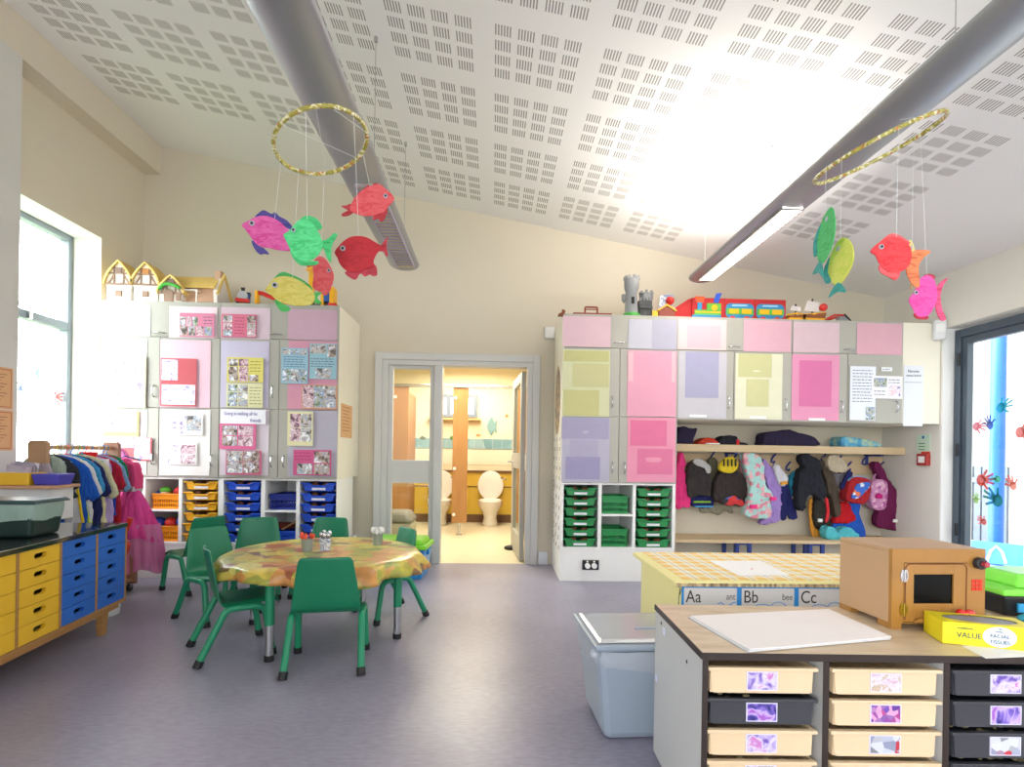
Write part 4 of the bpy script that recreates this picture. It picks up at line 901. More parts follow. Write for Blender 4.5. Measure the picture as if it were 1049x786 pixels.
t = cloth('red_blue_backpack', 'red child backpack with blue trim and a racing picture', 'backpack', [[(440, 340), (480, 318), (545, 325), (580, 355), (575, 430), (540, 495), (470, 492), (415, 470), (420, 400)]], K2, YG-.08, FM('dark red', '#a8262c'), .12, disp=.006,
      extra=[('racing_print', smoothpts([(480, 365), (560, 350), (560, 385), (520, 430), (480, 460), (440, 455), (460, 410)], 1), ramp_mat('racing print', [(0, '#2d62c0'), (.4, '#d9dde6'), (.55, '#2d62c0'), (.75, '#e4703c')], 24, 'cells', interp='CONSTANT'), -.062),
             ('piping', [(438, 335), (480, 312), (548, 320), (584, 352), (580, 362), (545, 330), (482, 322), (442, 345)], FM('sky blue', '#8ab4dc'), -.03),
             ('strap', [(400, 380), (440, 300), (445, 280), (470, 282), (475, 310), (415, 400)], FM('navy', '#25285e'), 0)])
cloth('red_blue_overall', 'bright red and blue play suit below the backpack', 'costume', [[(385, 490), (440, 495), (480, 570), (485, 610), (420, 630), (345, 625), (350, 590), (385, 560)]], K2, YG, FM('bright red', '#c41c26'), .08,
      extra=[('blue_leg', [(450, 495), (530, 500), (520, 560), (550, 640), (565, 716), (510, 716), (470, 640), (480, 570)], FM('royal blue', '#2a5cc0'), .0), ('blue_hem', [(345, 630), (420, 632), (480, 605), (510, 640), (480, 690), (420, 680), (350, 660)], FM('royal blue', '#2a5cc0'), -.01)])
cloth('turquoise_bag', 'turquoise shiny bag with ribbon lying on the bench end', 'bag', [[(275, 700), (290, 655), (330, 650), (365, 690), (400, 655), (450, 660), (505, 710), (470, 722), (400, 722), (350, 740), (300, 738)]], K2, 5.08, FM('turquoise', '#58bcc8', .25), .12)
pinkf = flannel('pink floral', '#c88ab4', ('#e3b8cc', '#b2579c'), 40)
cloth('pink_floral_backpack', 'pink flowered backpack hanging beside the plum coat', 'backpack', [[(585, 370), (610, 340), (660, 335), (695, 370), (690, 480), (670, 535), (610, 535), (580, 480)]], K2, YG-.02, pinkf, .11, disp=.005,
      extra=[('carry_loop', [(618, 335), (628, 300), (655, 298), (668, 330), (658, 332), (648, 308), (632, 308), (626, 336)], FM('pink strap', '#c88ab4'), 0), ('emblem', [(605, 440), (625, 425), (650, 440), (645, 460), (610, 460)], FM('magenta', '#c8287c'), -.06)])
plum = cloth('plum_coat', 'plum purple coat hanging rightmost on the pegs', 'coat', [[(640, 225), (668, 215), (700, 270), (745, 350), (810, 440), (822, 480), (826, 668), (740, 668), (655, 640), (670, 540), (700, 430), (690, 350), (645, 270)]], K2, YG-.02, FM('plum', '#6d1f4c'), .09,
      extra=[('badge', [(758, 600), (790, 598), (788, 620), (756, 620)], paper, -.05)])
plum.location.x -= .045
# things lying on the shelf
def lump(name, lab, cat, px0, px1, py, w, h, mat, profile, Y=5.15, d=.18):
    x0, x1 = PY(px0, py, Y).x, PY(px1, py, Y).x; W_ = x1-x0
    t = thing(name, lab, cat, ((x0+x1)/2, Y, sh_z+.036)); bm = prism(BM(), smoothpts([(-W_/2+u*W_, v*h) for u, v in profile], 3), 'y', -d/2, d/2)
    b = obj('fabric', bm, mat, t); soft(b, .009, 5, .01, .06); return t
lump('dark_bag', 'dark purple bag at the left end of the hat shelf', 'bag', 692, 711, 445, 0, .17, FM('aubergine', '#2f2740'), [(0, 0), (0, .7), (.25, 1), (.7, .9), (1, .85), (.8, .3), (.75, 0)])
t = lump('baseball_hat', 'red cap with white edge lying on the hat shelf', 'cap', 712, 733, 448, 0, .065, FM('red orange', '#c8402c'), [(0, 0), (.1, .5), (.4, 1), (.8, .8), (1, .2), (1, 0)]); obj('white_brim', prism(BM(), smoothpts([(-.02, -.12), (.09, -.13), (.10, -.05), (-.02, -.06)], 2), 'z', .002, .012), paper, t)
t = lump('baseball_hat', 'black cap with red trim lying on the hat shelf', 'cap', 734, 762, 446, 0, .09, FM('black', '#26272e'), [(0, 0), (.05, .7), (.3, 1), (.6, .9), (.68, .4), (1, .15), (1, 0)]); obj('red_trim', box(BM(), .02, .05, -.1, -.09, .0, .05), FM('red', '#d8343c'), t, bevel=.004)
lump('dark_coat_bundle', 'dark purple folded coat lying in the middle of the hat shelf', 'coat', 778, 834, 448, 0, .16, FM('aubergine', '#2f2740'), [(0, .2), (.02, .7), (.2, .85), (.42, .95), (.48, 1), (.62, .8), (.85, .65), (1, .3), (.95, 0), (.05, 0)])
lump('blue_bundle', 'light blue patterned bundle lying at the right of the hat shelf', 'bundle', 855, 897, 454, 0, .10, ramp_mat('fabric blue patterned', [(.3, '#2c6ea8'), (.5, '#5fb0cc'), (.7, '#c8d29a')], 14), [(0, .1), (.02, .8), (.15, 1), (.6, .75), (.9, .5), (1, .2), (.95, 0), (.05, 0)])
# ================= things on top of the cupboards =================
tan = M('toy house render', '#efe6dc', .6, var=.03); timber = M('toy timber brown', '#93725c', .6, var=.1); thatch = ramp_mat('toy thatch', [(0, '#d6ae52'), (.5, '#e2c06a'), (1, '#ecd08a')], 8, stretch=(6, 6, 1))
tanw = M('toy wall tan', '#c9a184', .6, var=.05)
def arch(w, h, eave):   # pointed ogive outline (x,z), closed
    L_ = []
    for i in range(9):
        u = i/8; L_.append((-w/2*(1-u**1.7), eave+(h-eave)*u))
    return [(-w/2*.86, 0), (-w/2*.86, eave*.8)]+L_+[(-a, b) for a, b in L_[::-1][1:]]+[(w/2*.86, eave*.8), (w/2*.86, 0)]
def gable(t, w, h, eave, d, ox=0, win='#7b5a48'):
    body = [(a*.93, b*.97) for a, b in arch(w, h, eave)]
    obj('facade', prism(BM(), [(a+ox, b) for a, b in body], 'y', 0, d), tan, t)
    bm = BM(); o = arch(w, h, eave)[2:-2]; inn = [(a*.9, b-.018) for a, b in o]
    prism(bm, [(a+ox, b) for a, b in o+inn[::-1]], 'y', -.02, d+.01); obj('thatched_roof', bm, thatch, t, smooth=50)
    bm = BM(); z1 = eave*.95; z2 = eave+(h-eave)*.42
    box(bm, ox-w*.40, ox+w*.40, -.008, 0, z1-.008, z1+.008); box(bm, ox-w*.30, ox+w*.30, -.008, 0, z2-.006, z2+.006)
    for s in (-1, 1):
        box(bm, ox+s*w*.16-.006, ox+s*w*.16+.006, -.008, 0, z1, h*.86)
        prism(bm, [(ox+s*w*.38, z1), (ox+s*w*.38-.014*s, z1), (ox+s*w*.17, z1+.07), (ox+s*w*.17, z1+.09)], 'y', -.007, 0)
    obj('timber_framing', bm, timber, t)
    obj('window', boxc(BM(), (ox, -.004, z2+.025), (.055, .010, .05)), M('toy window '+win, win, .5), t)
    return t
ztL = LT+.001; Yt = 4.725
def topx(px, Y): return PY(px, 312, Y).x
t = thing('toy_cottage', 'half-timbered toy cottage gable with yellow thatch at the far left end of the cupboard top', 'toy house', (topx(121.5, Yt), Yt, ztL))
gable(t, .25, .37, .17, .16); obj('lower_window', boxc(BM(), (0, -.004, .08), (.05, .01, .05)), timber, t); obj('base', box(BM(), -.12, .12, -.02, .18, 0, .012), tanw, t)
t = thing('toy_cottage', 'large toy cottage with long thatched wing, green porch and chimney on the cupboard top', 'toy house', (topx(149, Yt), Yt, ztL))
gable(t, .25, .36, .17, .16, win='#b9741f'); obj('lower_window', boxc(BM(), (0, -.004, .08), (.05, .01, .05)), timber, t)
ox = topx(175, Yt)-topx(149, Yt); gable(t, .24, .255, .1, .12, ox); w2 = topx(222, Yt)-topx(149, Yt)
obj('wing_wall', box(BM(), .12, w2-.03, .05, .22, 0, .16), tanw, t)
bm = BM()
prism(bm, [(.0, .15), (.08, .0), (.16, .06), (.2, .2)][:0] or [(-.01, .15), (.02, .20), (.12, .285), (.22, .21), (.25, .15), (.23, .15), (.12, .26), (.01, .15)], 'x', .08, w2-.03); o = obj('wing_thatch', bm, thatch, t, smooth=50, loc=(0, .02, 0))
obj('gable_end', prism(BM(), [(0.02, 0), (.24, 0), (.25, .13), (.12, .29), (.01, .13)], 'x', w2-.035, w2-.005), tan, t)
bm = BM(); tube(bm, [(w2-.0, .01, .10), (w2, .12, .30), (w2, .26, .10)], .014); obj('verge_thatch', bm, thatch, t)
obj('chimney', box(BM(), w2-.075, w2-.02, .10, .16, .24, .335), tanw, t, bevel=.006)
bm = BM(); tube(bm, [(ox-.085, -.03, .12), (ox-.05, -.035, .155), (ox, -.035, .165), (ox+.06, -.035, .15), (ox+.09, -.03, .13)], .014); obj('green_porch', bm, M('toy foliage green', '#3fae3a', .5), t, smooth=True)
obj('arched_door', prism(BM(), rrect(ox-.055, ox+.02, 0, .13, .036), 'y', -.012, .0), timber, t)
bm = BM(); box(bm, w2-.17, w2-.16, -.02, -.01, 0, .13); box(bm, ox+.09, w2-.16, -.01, .05, .12, .13); obj('porch_post', bm, tan, t)
obj('side_window', boxc(BM(), (ox+.065, -.004, .06), (.04, .01, .06)), timber, t)
# blue engine
tred, tyel, tblu, tgrn = M('toy red', '#d42a20', .35, var=.03), M('toy yellow', '#f2b211', .35, var=.03), M('toy blue', '#2a5ca8', .35, var=.03), M('toy green', '#3d9b3a', .4, var=.03)
x = topx(249, Yt); t = thing('toy_engine', 'small blue toy steam engine with black front on the left cupboard top', 'toy engine', (x, Yt, ztL), math.radians(20))
obj('boiler', cyl(BM(), (0, -.05, .075), (0, .10, .075), .038, seg=18), tblu, t, smooth=True); obj('smokebox', cyl(BM(), (0, -.062, .075), (0, -.045, .075), .040, seg=18), M('light grey plastic', '#b9bcc0', .4), t, smooth=True)
obj('cab', box(BM(), -.045, .045, .09, .17, .03, .135), tblu, t, bevel=.006); obj('funnel', lathe(BM(), [(.016, 0), (.014, .03), (.02, .04)], (0, -.03, .105)), blackrub, t, smooth=True); obj('roof', box(BM(), -.05, .05, .08, .18, .133, .143), blackrub, t, bevel=.004)
obj('running_board', box(BM(), -.05, .05, -.07, .18, .028, .04), tred, t, bevel=.003); obj('buffer_beam', box(BM(), -.055, .055, -.075, -.062, .015, .045), tred, t)
for s in (-1, 1):
    for yy in (-.03, .04, .12): obj('wheel', cyl(BM(), (s*.04, yy, .02), (s*.05, yy, .02), .02), blackrub, t, smooth=True)
x0 = topx(262, Yt)
t = thing('toy_track_set', 'red curved toy track on yellow supports with a yellow crane on the left cupboard top', 'toy', (x0, Yt, ztL)); Wt = topx(346, Yt)-x0
bm = BM(); tube(bm, [(0, 0, .12), (.06, .0, .11), (.12, .0, .085), (.18, 0, .06), (.24, .0, .03), (.32, 0, .018)], .018); obj('red_track', bm, tred, t, smooth=True)
bm = BM(); box(bm, .0, .025, -.03, .03, 0, .13); box(bm, -.03, .06, -.04, .04, .0, .012); obj('support', bm, tyel, t, bevel=.004)
bm = BM(); box(bm, .3, Wt, -.04, .04, .0, .02); obj('black_track', bm, blackrub, t, bevel=.003)
bm = BM(); box(bm, .46, .50, -.02, .02, .02, .30); tube(bm, bend([(.48, 0, .25), (.46, 0, .36), (.52, 0, .36)], .03), .014); obj('crane_post', bm, tyel, t, smooth=True); obj('crane_hook', ball(BM(), (.465, -.01, .345), .024), tred, t, smooth=True)
obj('blue_hopper', box(BM(), .60, Wt-.06, -.05, .05, .04, .16), tblu, t, bevel=.006); bm = BM(); box(bm, Wt-.06, Wt-.02, -.05, .05, 0, .17); box(bm, .575, .60, -.05, .05, 0, .15); obj('yellow_frame', bm, tyel, t, bevel=.004); obj('red_base', box(BM(), Wt-.07, Wt, -.055, .055, 0, .03), tred, t, bevel=.004)
for k in (0, 1): obj('small_wagon', box(BM(), .34+k*.10, .40+k*.10, -.03, .03, .02, .05), (tgrn, M('toy khaki', '#8a9a4a', .5))[k], t, bevel=.004)
# ---- right top ----
ztR = ZT+.001
def rx(px): return PY(px, 325, Yt).x
brick = M('toy red brown', '#8e2f22', .45, var=.05)
t = thing('toy_tray_frame', 'flat dark red toy frame with an upright handle on top of the tall green-tray cupboard', 'toy', (rx(605.5), Yt, ztR)); w = (rx(625)-rx(586))/2
obj('base', box(BM(), -w, w, -.08, .08, 0, .014), brick, t, bevel=.003); bm = BM(); tube(bm, bend([(-.055, 0, .01), (-.055, 0, .085), (.055, 0, .085), (.055, 0, .01)], .012), .008); box(bm, -.055, .055, -.006, .006, .06, .068); obj('handle', bm, brick, t)
t = thing('toy_seesaw', 'tiny brown wooden toy at the left front corner of the right-hand cupboard top', 'toy', (rx(573.5)+.03, Yt, ztR)); bm = BM(); box(bm, -.045, .045, -.03, .03, 0, .01); box(bm, -.012, .012, -.012, .012, .01, .055); tube(bm, [(-.04, 0, .015), (.02, 0, .04)], .006); obj('frame', bm, M('toy wood brown', '#8a4a24', .5), t)
cg = M('castle grey plastic', '#8f9092', .55, var=.1, scale=30, bump=.3); cdk = M('castle dark grey', '#4d4e50', .6, var=.15, scale=30)
t = thing('toy_castle', 'grey plastic toy castle with tall round tower and green base', 'toy castle', (rx(646.5), Yt, ztR))
obj('tower', lathe(BM(), [(.066, 0), (.058, .05), (.05, .22), (.062, .25), (.066, .29), (.066, .34), (.058, .34), (.055, .30)], seg=22), cg, t, smooth=True)
bm = BM()
for i in range(9):
    a = i*2*math.pi/9; boxc(bm, (.060*math.cos(a), .060*math.sin(a), .352), (.022, .022, .028))
obj('battlements', bm, cg, t); obj('arrow_slit', box(BM(), -.012, .012, -.060, -.045, .11, .17), dark, t)
obj('green_base', lathe(BM(), [(.085, 0), (.08, .02), (.066, .035)], seg=20), tgrn, t, smooth=True)
obj('gate_house', box(BM(), .07, .19, .0, .1, 0, .16), cdk, t, bevel=.004); obj('rear_turret', lathe(BM(), [(.05, .0), (.045, .17), (.062, .19), (.062, .24), (.05, .24)], (.155, .08, 0), 18), cg, t, smooth=True)
bm = BM()
for i in range(7):
    a = i*2*math.pi/7; boxc(bm, (.155+.056*math.cos(a), .08+.056*math.sin(a), .25), (.02, .02, .022))
for i in range(4): boxc(bm, (.085+i*.03, .005, .172), (.018, .012, .024))
obj('parapet', bm, cg, t); bm = BM()
for i in range(4): box(bm, .08+i*.03, .088+i*.03, -.006, 0, .0, .12)
box(bm, .07, .19, -.02, .0, .085, .1); obj('timber_rail', bm, cdk, t); obj('side_bartizan', lathe(BM(), [(.0, .13), (.022, .16), (.022, .21)], (-.062, .02, 0), 12), cg, t, smooth=True)
t = thing('toy_barn', 'toy barn with yellow roof edge between the grey castle and red train box', 'toy', (rx(682), Yt, ztR))
obj('barn_wall', prism(BM(), [(-.07, 0), (.07, 0), (.07, .06), (0, .10), (-.07, .06)], 'y', -.03, .05), M('toy barn brown', '#8d3a20', .5, var=.1), t)
bm = BM(); prism(bm, [(-.085, .055), (0, .105), (.085, .055), (.085, .07), (0, .122), (-.085, .07)], 'y', -.04, .06); obj('roof', bm, tyel, t); obj('yellow_gate', box(BM(), -.13, -.08, -.03, -.02, 0, .06), tyel, t)
obj('white_sail', prism(BM(), [(-.06, .10), (.06, .12), (.07, .22), (-.05, .21)], 'y', .01, .02), ramp_mat('toy white blue print', [(.4, '#f2f2f4'), (.5, '#6a8ac8'), (.56, '#f2f2f4')], 14), t); obj('red_ball', ball(BM(), (.035, -.005, .16), .038), tred, t, smooth=60)
# red storage box with train print
bx0, bx1 = rx(709), rx(805); t = thing('red_train_box', 'long red storage box with a colourful train and two carriages on its front', 'box', (bx0, Yt, ztR)); Wb = bx1-bx0; Hb = .195
redf = M('red box fabric', '#bd1f22', .7, var=.04)
bm = BM(); prism(bm, [(0, 0), (Wb, 0), (Wb, .26), (-.0, .26)], 'z', 0, Hb); obj('box_body', bm, redf, t, bevel=.004)
obj('slanted_side', prism(BM(), [(-.155, 0), (0, 0), (0, Hb), (-.03, Hb-.01), (-.155, .10)], 'y', .02, .24), redf, t, bevel=.003)
obj('seam', box(BM(), Wb*.34, Wb*.344, -.003, 0, 0, Hb), M('dark red seam', '#7d1214', .7), t); obj('seam', box(BM(), Wb*.665, Wb*.669, -.003, 0, 0, Hb), M('dark red seam'), t)
P_ = lambda nm, pts, m, y0=-.008, y1=0.001: obj(nm, prism(BM(), pts, 'y', y0, y1), m, t)
gr2, sky2 = M('print green', '#5fae3c', .6), M('print blue', '#2f86b8', .6)
P_('engine_body', [(.02, .04), (.26, .04), (.26, .145), (.13, .145), (.13, .085), (.02, .085)], gr2); P_('engine_stripe', [(.02, .06), (.26, .06), (.26, .07), (.02, .07)], tyel, -.010); P_('engine_base', [(.0, .015), (.26, .015), (.26, .04), (.0, .04)], sky2)
P_('engine_chimney', [(.045, .085), (.085, .085), (.085, .15), (.045, .15)], sky2); P_('chimney_top', [(.035, .15), (.10, .15), (.11, .205), (.02, .205)], M('print orange', '#ee5a24', .6)); P_('cab_window', [(a+.2, b+.105) for a, b in ellipse(.028, .028, 14)], tyel, -.012); P_('blue_flag', [(.19, .155), (.235, .15), (.265, .24), (.215, .235)], M('print royal blue', '#2350c4', .6))
for k in (0, 1):
    o_ = Wb*(.355+.325*k)
    P_('carriage', rrect(o_, o_+.255, .02, .15, .04), sky2); P_('carriage_side', [(o_+.005, .05), (o_+.25, .05), (o_+.25, .105), (o_+.005, .105)], gr2, -.010)
    for q in (.03, .145): P_('carriage_window', [(o_+q, .058), (o_+q+.085, .058), (o_+q+.085, .10), (o_+q, .10)], tyel, -.012)
    for q in (.06, .19): P_('carriage_wheel', [(a+o_+q, b+.015) for a, b in ellipse(.028, .02, 12)], tred, -.012)
    P_('roof_highlight', [(o_+.05, .125), (o_+.2, .125), (o_+.19, .14), (o_+.06, .14)], M('print pale blue', '#9cd0ea', .6), -.010)
# ships and crane
def ship(px, lab, s=1.):
    t = thing('toy_ship', lab, 'toy ship', (rx(px), Yt, ztR)); 
    obj('hull', prism(BM(), [(-.10*s, .03), (.10*s, .03), (.115*s, .08*s), (-.10*s, .06*s), (-.11*s, .05)], 'y', -.035, .035), M('toy ship brown', '#8a4c28', .5, var=.1), t, bevel=.004); bm = BM(); tube(bm, [(-.11*s, 0, .06), (0, -.036, .066), (.12*s, 0, .088*s)], .008); box(bm, -.1*s, .1*s, -.03, .03, 0, .03); obj('gunwale', bm, tyel, t)
    obj('mast', cyl(BM(), (0, 0, .05), (0, 0, .21*s), .007), blackrub, t); obj('sail', prism(BM(), [(-.08*s, .10), (.05*s, .09), (.055*s, .175*s), (-.05*s, .19*s)], 'y', -.012, -.006), M('toy sail white', '#e6dcd8', .7, var=.03), t)
    return t
ship(815, 'small toy ship with pale sail just right of the red train box', .75); t = ship(832, 'bigger toy ship with black mast, white sail and red ball', 1.); obj('red_ball', ball(BM(), (.09, -.02, .13), .035), tred, t, smooth=60)
t = thing('toy_crane', 'red and black folded toy crane at the right end of the cupboard top', 'toy', (rx(857), Yt, ztR)); bm = BM(); tube(bm, [(-.13, 0, .01), (-.02, 0, .07), (.07, 0, .07)], .009); tube(bm, [(-.1, .03, .01), (0, .03, .055), (.08, .03, .06)], .009); obj('red_arm', bm, tred, t); obj('grey_body', taper(BM(), .045, 0, 0, .055, .11, .07, .06, .05), cg, t, bevel=.005); obj('black_leg', cyl(BM(), (.05, -.035, .07), (.12, -.03, .005), .007), blackrub, t)

# ================= table and chairs =================
green = M('green chair plastic', '#0c7a55', .38, var=.04, scale=6, bump=.05); gpaint = M('green painted tube', '#1d8f66', .35, var=.03)
TC = (-1.035, 3.32); TZ = .49
t = thing('round_table', 'low round green-legged table under a fruit print cloth', 'table', (TC[0], TC[1], 0), math.radians(30))
obj('table_top', cyl(BM(), (0, 0, TZ-.03), (0, 0, TZ-.002), .56, seg=64), M('table laminate', '#e6e0c8', .4), t, smooth=True, bevel=.004)
for sx_ in (-1, 1):
    for sy_ in (-1, 1):
        a = (sx_*.35, sy_*.35)
        lg = obj('leg', cyl(BM(), (a[0], a[1], .19), (a[0], a[1], TZ-.03), .024, seg=16), gpaint, t, smooth=True)
        obj('chrome_sleeve', cyl(BM(), (a[0], a[1], .025), (a[0], a[1], .19), .0215, seg=16), chrome, lg, smooth=True); obj('rubber_foot', cyl(BM(), (a[0], a[1], 0), (a[0], a[1], .03), .025, seg=16), blackrub, lg, smooth=True)
# fruit print oilcloth
fr = bpy.data.materials.new('fruit print oilcloth'); fr.use_nodes = True; n = fr.node_tree.nodes; L = fr.node_tree.links; b = n['Principled BSDF']; tc = n.new('ShaderNodeTexCoord')
ns = n.new('ShaderNodeTexNoise'); ns.inputs['Scale'].default_value = 5; L.new(tc.outputs['Object'], ns.inputs[0])
va = n.new('ShaderNodeVectorMath'); va.operation = 'MULTIPLY_ADD'; va.inputs[1].default_value = (.16,)*3; L.new(ns.outputs['Color'], va.inputs[0]); L.new(tc.outputs['Object'], va.inputs[2])
vo = n.new('ShaderNodeTexVoronoi'); vo.inputs['Scale'].default_value = 9.5; L.new(va.outputs[0], vo.inputs['Vector']); se = n.new('ShaderNodeSeparateColor'); L.new(vo.outputs['Color'], se.inputs[0])
rp = n.new('ShaderNodeValToRGB'); rp.color_ramp.interpolation = 'CONSTANT'; e = rp.color_ramp.elements
cols_ = ['#cfc64c', '#dc9a50', '#b4b44c', '#e0c858', '#b8643c', '#dcd478', '#a0a850', '#e2ae62', '#dcd458', '#8a6a44', '#d8bc58']
while len(e) < len(cols_): e.new(.5)
for i, c_ in enumerate(cols_): e[i].position = i/len(cols_); e[i].color = srgb(c_)
L.new(se.outputs[0], rp.inputs[0])
n3 = n.new('ShaderNodeTexNoise'); n3.inputs['Scale'].default_value = 16; n3.inputs['Detail'].default_value = 5; L.new(tc.outputs['Object'], n3.inputs[0])
r3 = n.new('ShaderNodeValToRGB'); r3.color_ramp.elements[0].position = .35; r3.color_ramp.elements[0].color = srgb('#8c8378'); r3.color_ramp.elements[1].position = .62; r3.color_ramp.elements[1].color = (1, 1, 1, 1); L.new(n3.outputs[0], r3.inputs[0])
mu = n.new('ShaderNodeMix'); mu.data_type = 'RGBA'; mu.blend_type = 'MULTIPLY'; mu.inputs[0].default_value = .45; L.new(rp.outputs[0], mu.inputs[6]); L.new(r3.outputs[0], mu.inputs[7]); L.new(mu.outputs[2], b.inputs['Base Color'])
b.inputs['Roughness'].default_value = .32; b.inputs['Coat Weight'].default_value = .25; b.inputs['Coat Roughness'].default_value = .12
tr_ = 0; bm = BM(); NA = 144; rr_ = [0, .1, .2, .3, .4, .5, .555, .572, .58, .585, .59, .592]; rings = []
for k, r in enumerate(rr_):
    ring = []
    for i in range(NA):
        th = 2*math.pi*i/NA
        gau = lambda a, w_: math.exp(-((((th-tr_-math.radians(a))+math.pi) % (2*math.pi))-math.pi)**2/(2*math.radians(w_)**2))
        hang = .058+.055*gau(-62, 20)+.05*gau(-8, 14)+.03*gau(-150, 22)+.03*gau(95, 20)
        s = max(0, k-6)/5
        fold = (.020*math.sin(13*th+.6)+.014*math.sin(21*th))*s**1.1
        flare = .05*s*gau(-8, 12)+.02*s*gau(-62, 14)
        R_ = r+fold+flare; z = TZ+.003-(hang*s**1.15) if k > 6 else TZ+.003-(.004 if k == 6 else 0)
        if k > 0: ring.append(bm.verts.new((R_*math.cos(th), R_*math.sin(th), z)))
        else: ring.append(None)
    rings.append(ring)
c0 = bm.verts.new((0, 0, TZ+.003))
for i in range(NA): bm.faces.new((c0, rings[1][i], rings[1][(i+1) % NA]))
for k in range(1, len(rr_)-1):
    for i in range(NA): bm.faces.new((rings[k][i], rings[k+1][i], rings[k+1][(i+1) % NA], rings[k][(i+1) % NA]))
cl = obj('tablecloth', bm, fr, smooth=70, loc=(TC[0], TC[1], 0)); sd = cl.modifiers.new('thickness', 'SOLIDIFY'); sd.thickness = .0015; sd.offset = 1
tag(cl, 'shiny fruit print oilcloth draped over the low round table', 'tablecloth')
def make_chair():
    t = thing('child_chair', 'x', 'chair', (0, 0, 0), 0, 'green chairs around the round table')
    prof = [(.208, .268, .140), (.206, .285, .148), (.192, .299, .154), (.15, .304, .159), (.09, .298, .163), (.01, .291, .167), (-.04, .289, .171), (-.072, .296, .173), (-.090, .318, .172), (-.102, .36, .166), (-.114, .42, .157), (-.125, .48, .148), (-.136, .54, .138), (-.141, .566, .132), (-.143, .579, .120)]
    bm = BM(); NX = 12; G = []
    for j, (y, z, hw) in enumerate(prof):
        row = []; isb = max(0, min(1, (j-7)/3)); iss = 1-isb
        for i in range(NX+1):
            u = -1+2*i/NX; a = abs(u)
            yy = y+isb*.022*a**2; zz = z+iss*.010*a**3-(1-abs(isb*2-1))*0
            if a > .95: zz -= iss*.022; yy -= isb*.012; 
            row.append(bm.verts.new((u*hw, yy, zz)))
        G.append(row)
    for j in range(len(prof)-1):
        for i in range(NX): bm.faces.new((G[j][i], G[j][i+1], G[j+1][i+1], G[j+1][i]))
    s = obj('seat_shell', bm, green, t, smooth=80); m = s.modifiers.new('thickness', 'SOLIDIFY'); m.thickness = .009; m.offset = -1; m = s.modifiers.new('round', 'SUBSURF'); m.levels = 1; m.render_levels = 1
    for sx_ in (-1, 1):
        x = sx_*.172
        bm = BM(); tube(bm, bend([(x*1.06, -.185, .02), (x, -.06, .272), (x, -.0, .274)], .05, 6), .0178, 12); lg = obj('leg', bm, gpaint, t, smooth=60)
        obj('rubber_foot', cyl(BM(), (x*1.07, -.192, 0), (x*1.05, -.176, .034), .0215, seg=14), blackrub, lg, smooth=True)
        bm = BM(); tube(bm, bend([(x, -.0, .274), (x, .125, .274), (x*1.05, .165, .02)], .055, 6), .0178, 12); lg = obj('leg', bm, gpaint, t, smooth=60)
        obj('rubber_foot', cyl(BM(), (x*1.05, .168, 0), (x*1.05, .163, .034), .0215, seg=14), blackrub, lg, smooth=True)
    bm = BM(); cyl(bm, (-.168, .0, .274), (.168, .0, .274), .010); obj('cross_bar', bm, gpaint, t, smooth=True)
    bm = BM(); cyl(bm, (-.168, .09, .274), (.168, .09, .274), .010); obj('cross_bar', bm, gpaint, t, smooth=True)
    return t
ch = make_chair()
def face(fx, fy): return math.atan2(fy, fx)-math.pi/2
CH = [('green plastic child chair nearest the camera, its back turned to us', (-.85, 2.82), (-.16, .987)),
      ('green child chair seen from the side, pushed in at the left front of the table', (-1.425, 3.0), (.83, .56)),
      ('green child chair behind the side-on one, angled towards the table between the other left chairs', (-1.81, 3.61), (.85, -.53)),
      ('green child chair furthest left, turned away from the table towards the cupboard', (-2.34, 4.33), (-.86, .5)),
      ('green child chair behind the table in front of the blue tray columns, left one', (-1.80, 4.13), (.25, -.97)),
      ('green child chair behind the table below the photo collage with white cup in front', (-1.30, 4.17), (-.1, -.99)),
      ('green child chair at the right of the table beside the blue toy box', (-.70, 3.67), (-.81, -.59))]
for i, (lab, p, f_) in enumerate(CH):
    if i == 0: ch['label'] = lab; ch.location = (p[0], p[1], 0); ch.rotation_euler = (0, 0, face(*f_))
    else: dup(ch, lab, (p[0], p[1], 0), face(*f_))
ch_labels_fix = 0
# cups of cutlery
zinc = M('zinc pot', '#9aa39f', .4, .5, var=.08, scale=20)
def pot(px, py, lab, kind):
    p = PZ(px, py, TZ+.006); t = thing('cutlery_pot', lab, 'pot', (p.x, p.y, TZ+.0055))
    obj('pot_body', lathe(BM(), [(.028, 0), (.036, .078), (.033, .078), (.026, .006), (0, .006)], seg=22), zinc if kind != 1 else ramp_mat('blue printed pot', [(.45, '#dfe1e6'), (.52, '#5a6aa0'), (.58, '#dfe1e6')], 40), t, smooth=True)
    random.seed(int(px))
    m = {0: M('orange red plastic', '#e8502c', .4), 1: chrome, 2: M('white plastic spoon', '#f2f2f2', .4)}[kind]
    for i in range(6 if kind == 0 else 8):
        a = i*2*math.pi/7+.3; r0 = .012; r1 = .034 if kind != 1 else .026; h = random.uniform(.098, .118)
        bm = BM(); cyl(bm, (r0*math.cos(a), r0*math.sin(a), .01), (r1*.9*math.cos(a), r1*.9*math.sin(a), h-.02), .0035, seg=6)
        ball(bm, (r1*math.cos(a), r1*math.sin(a), h-.008), .012, 1, .5 if kind else .6, 1.3, 8); obj('handle' if kind != 2 else 'spoon', bm, m, t, smooth=True)
pot(314.5, 565, 'small zinc pot of orange red cutlery, leftmost on the table', 0); pot(333, 564, 'blue and white pot crammed with metal cutlery, middle one on the table', 1); pot(386.5, 558.5, 'small zinc pot of white spoons, rightmost on the table', 2)
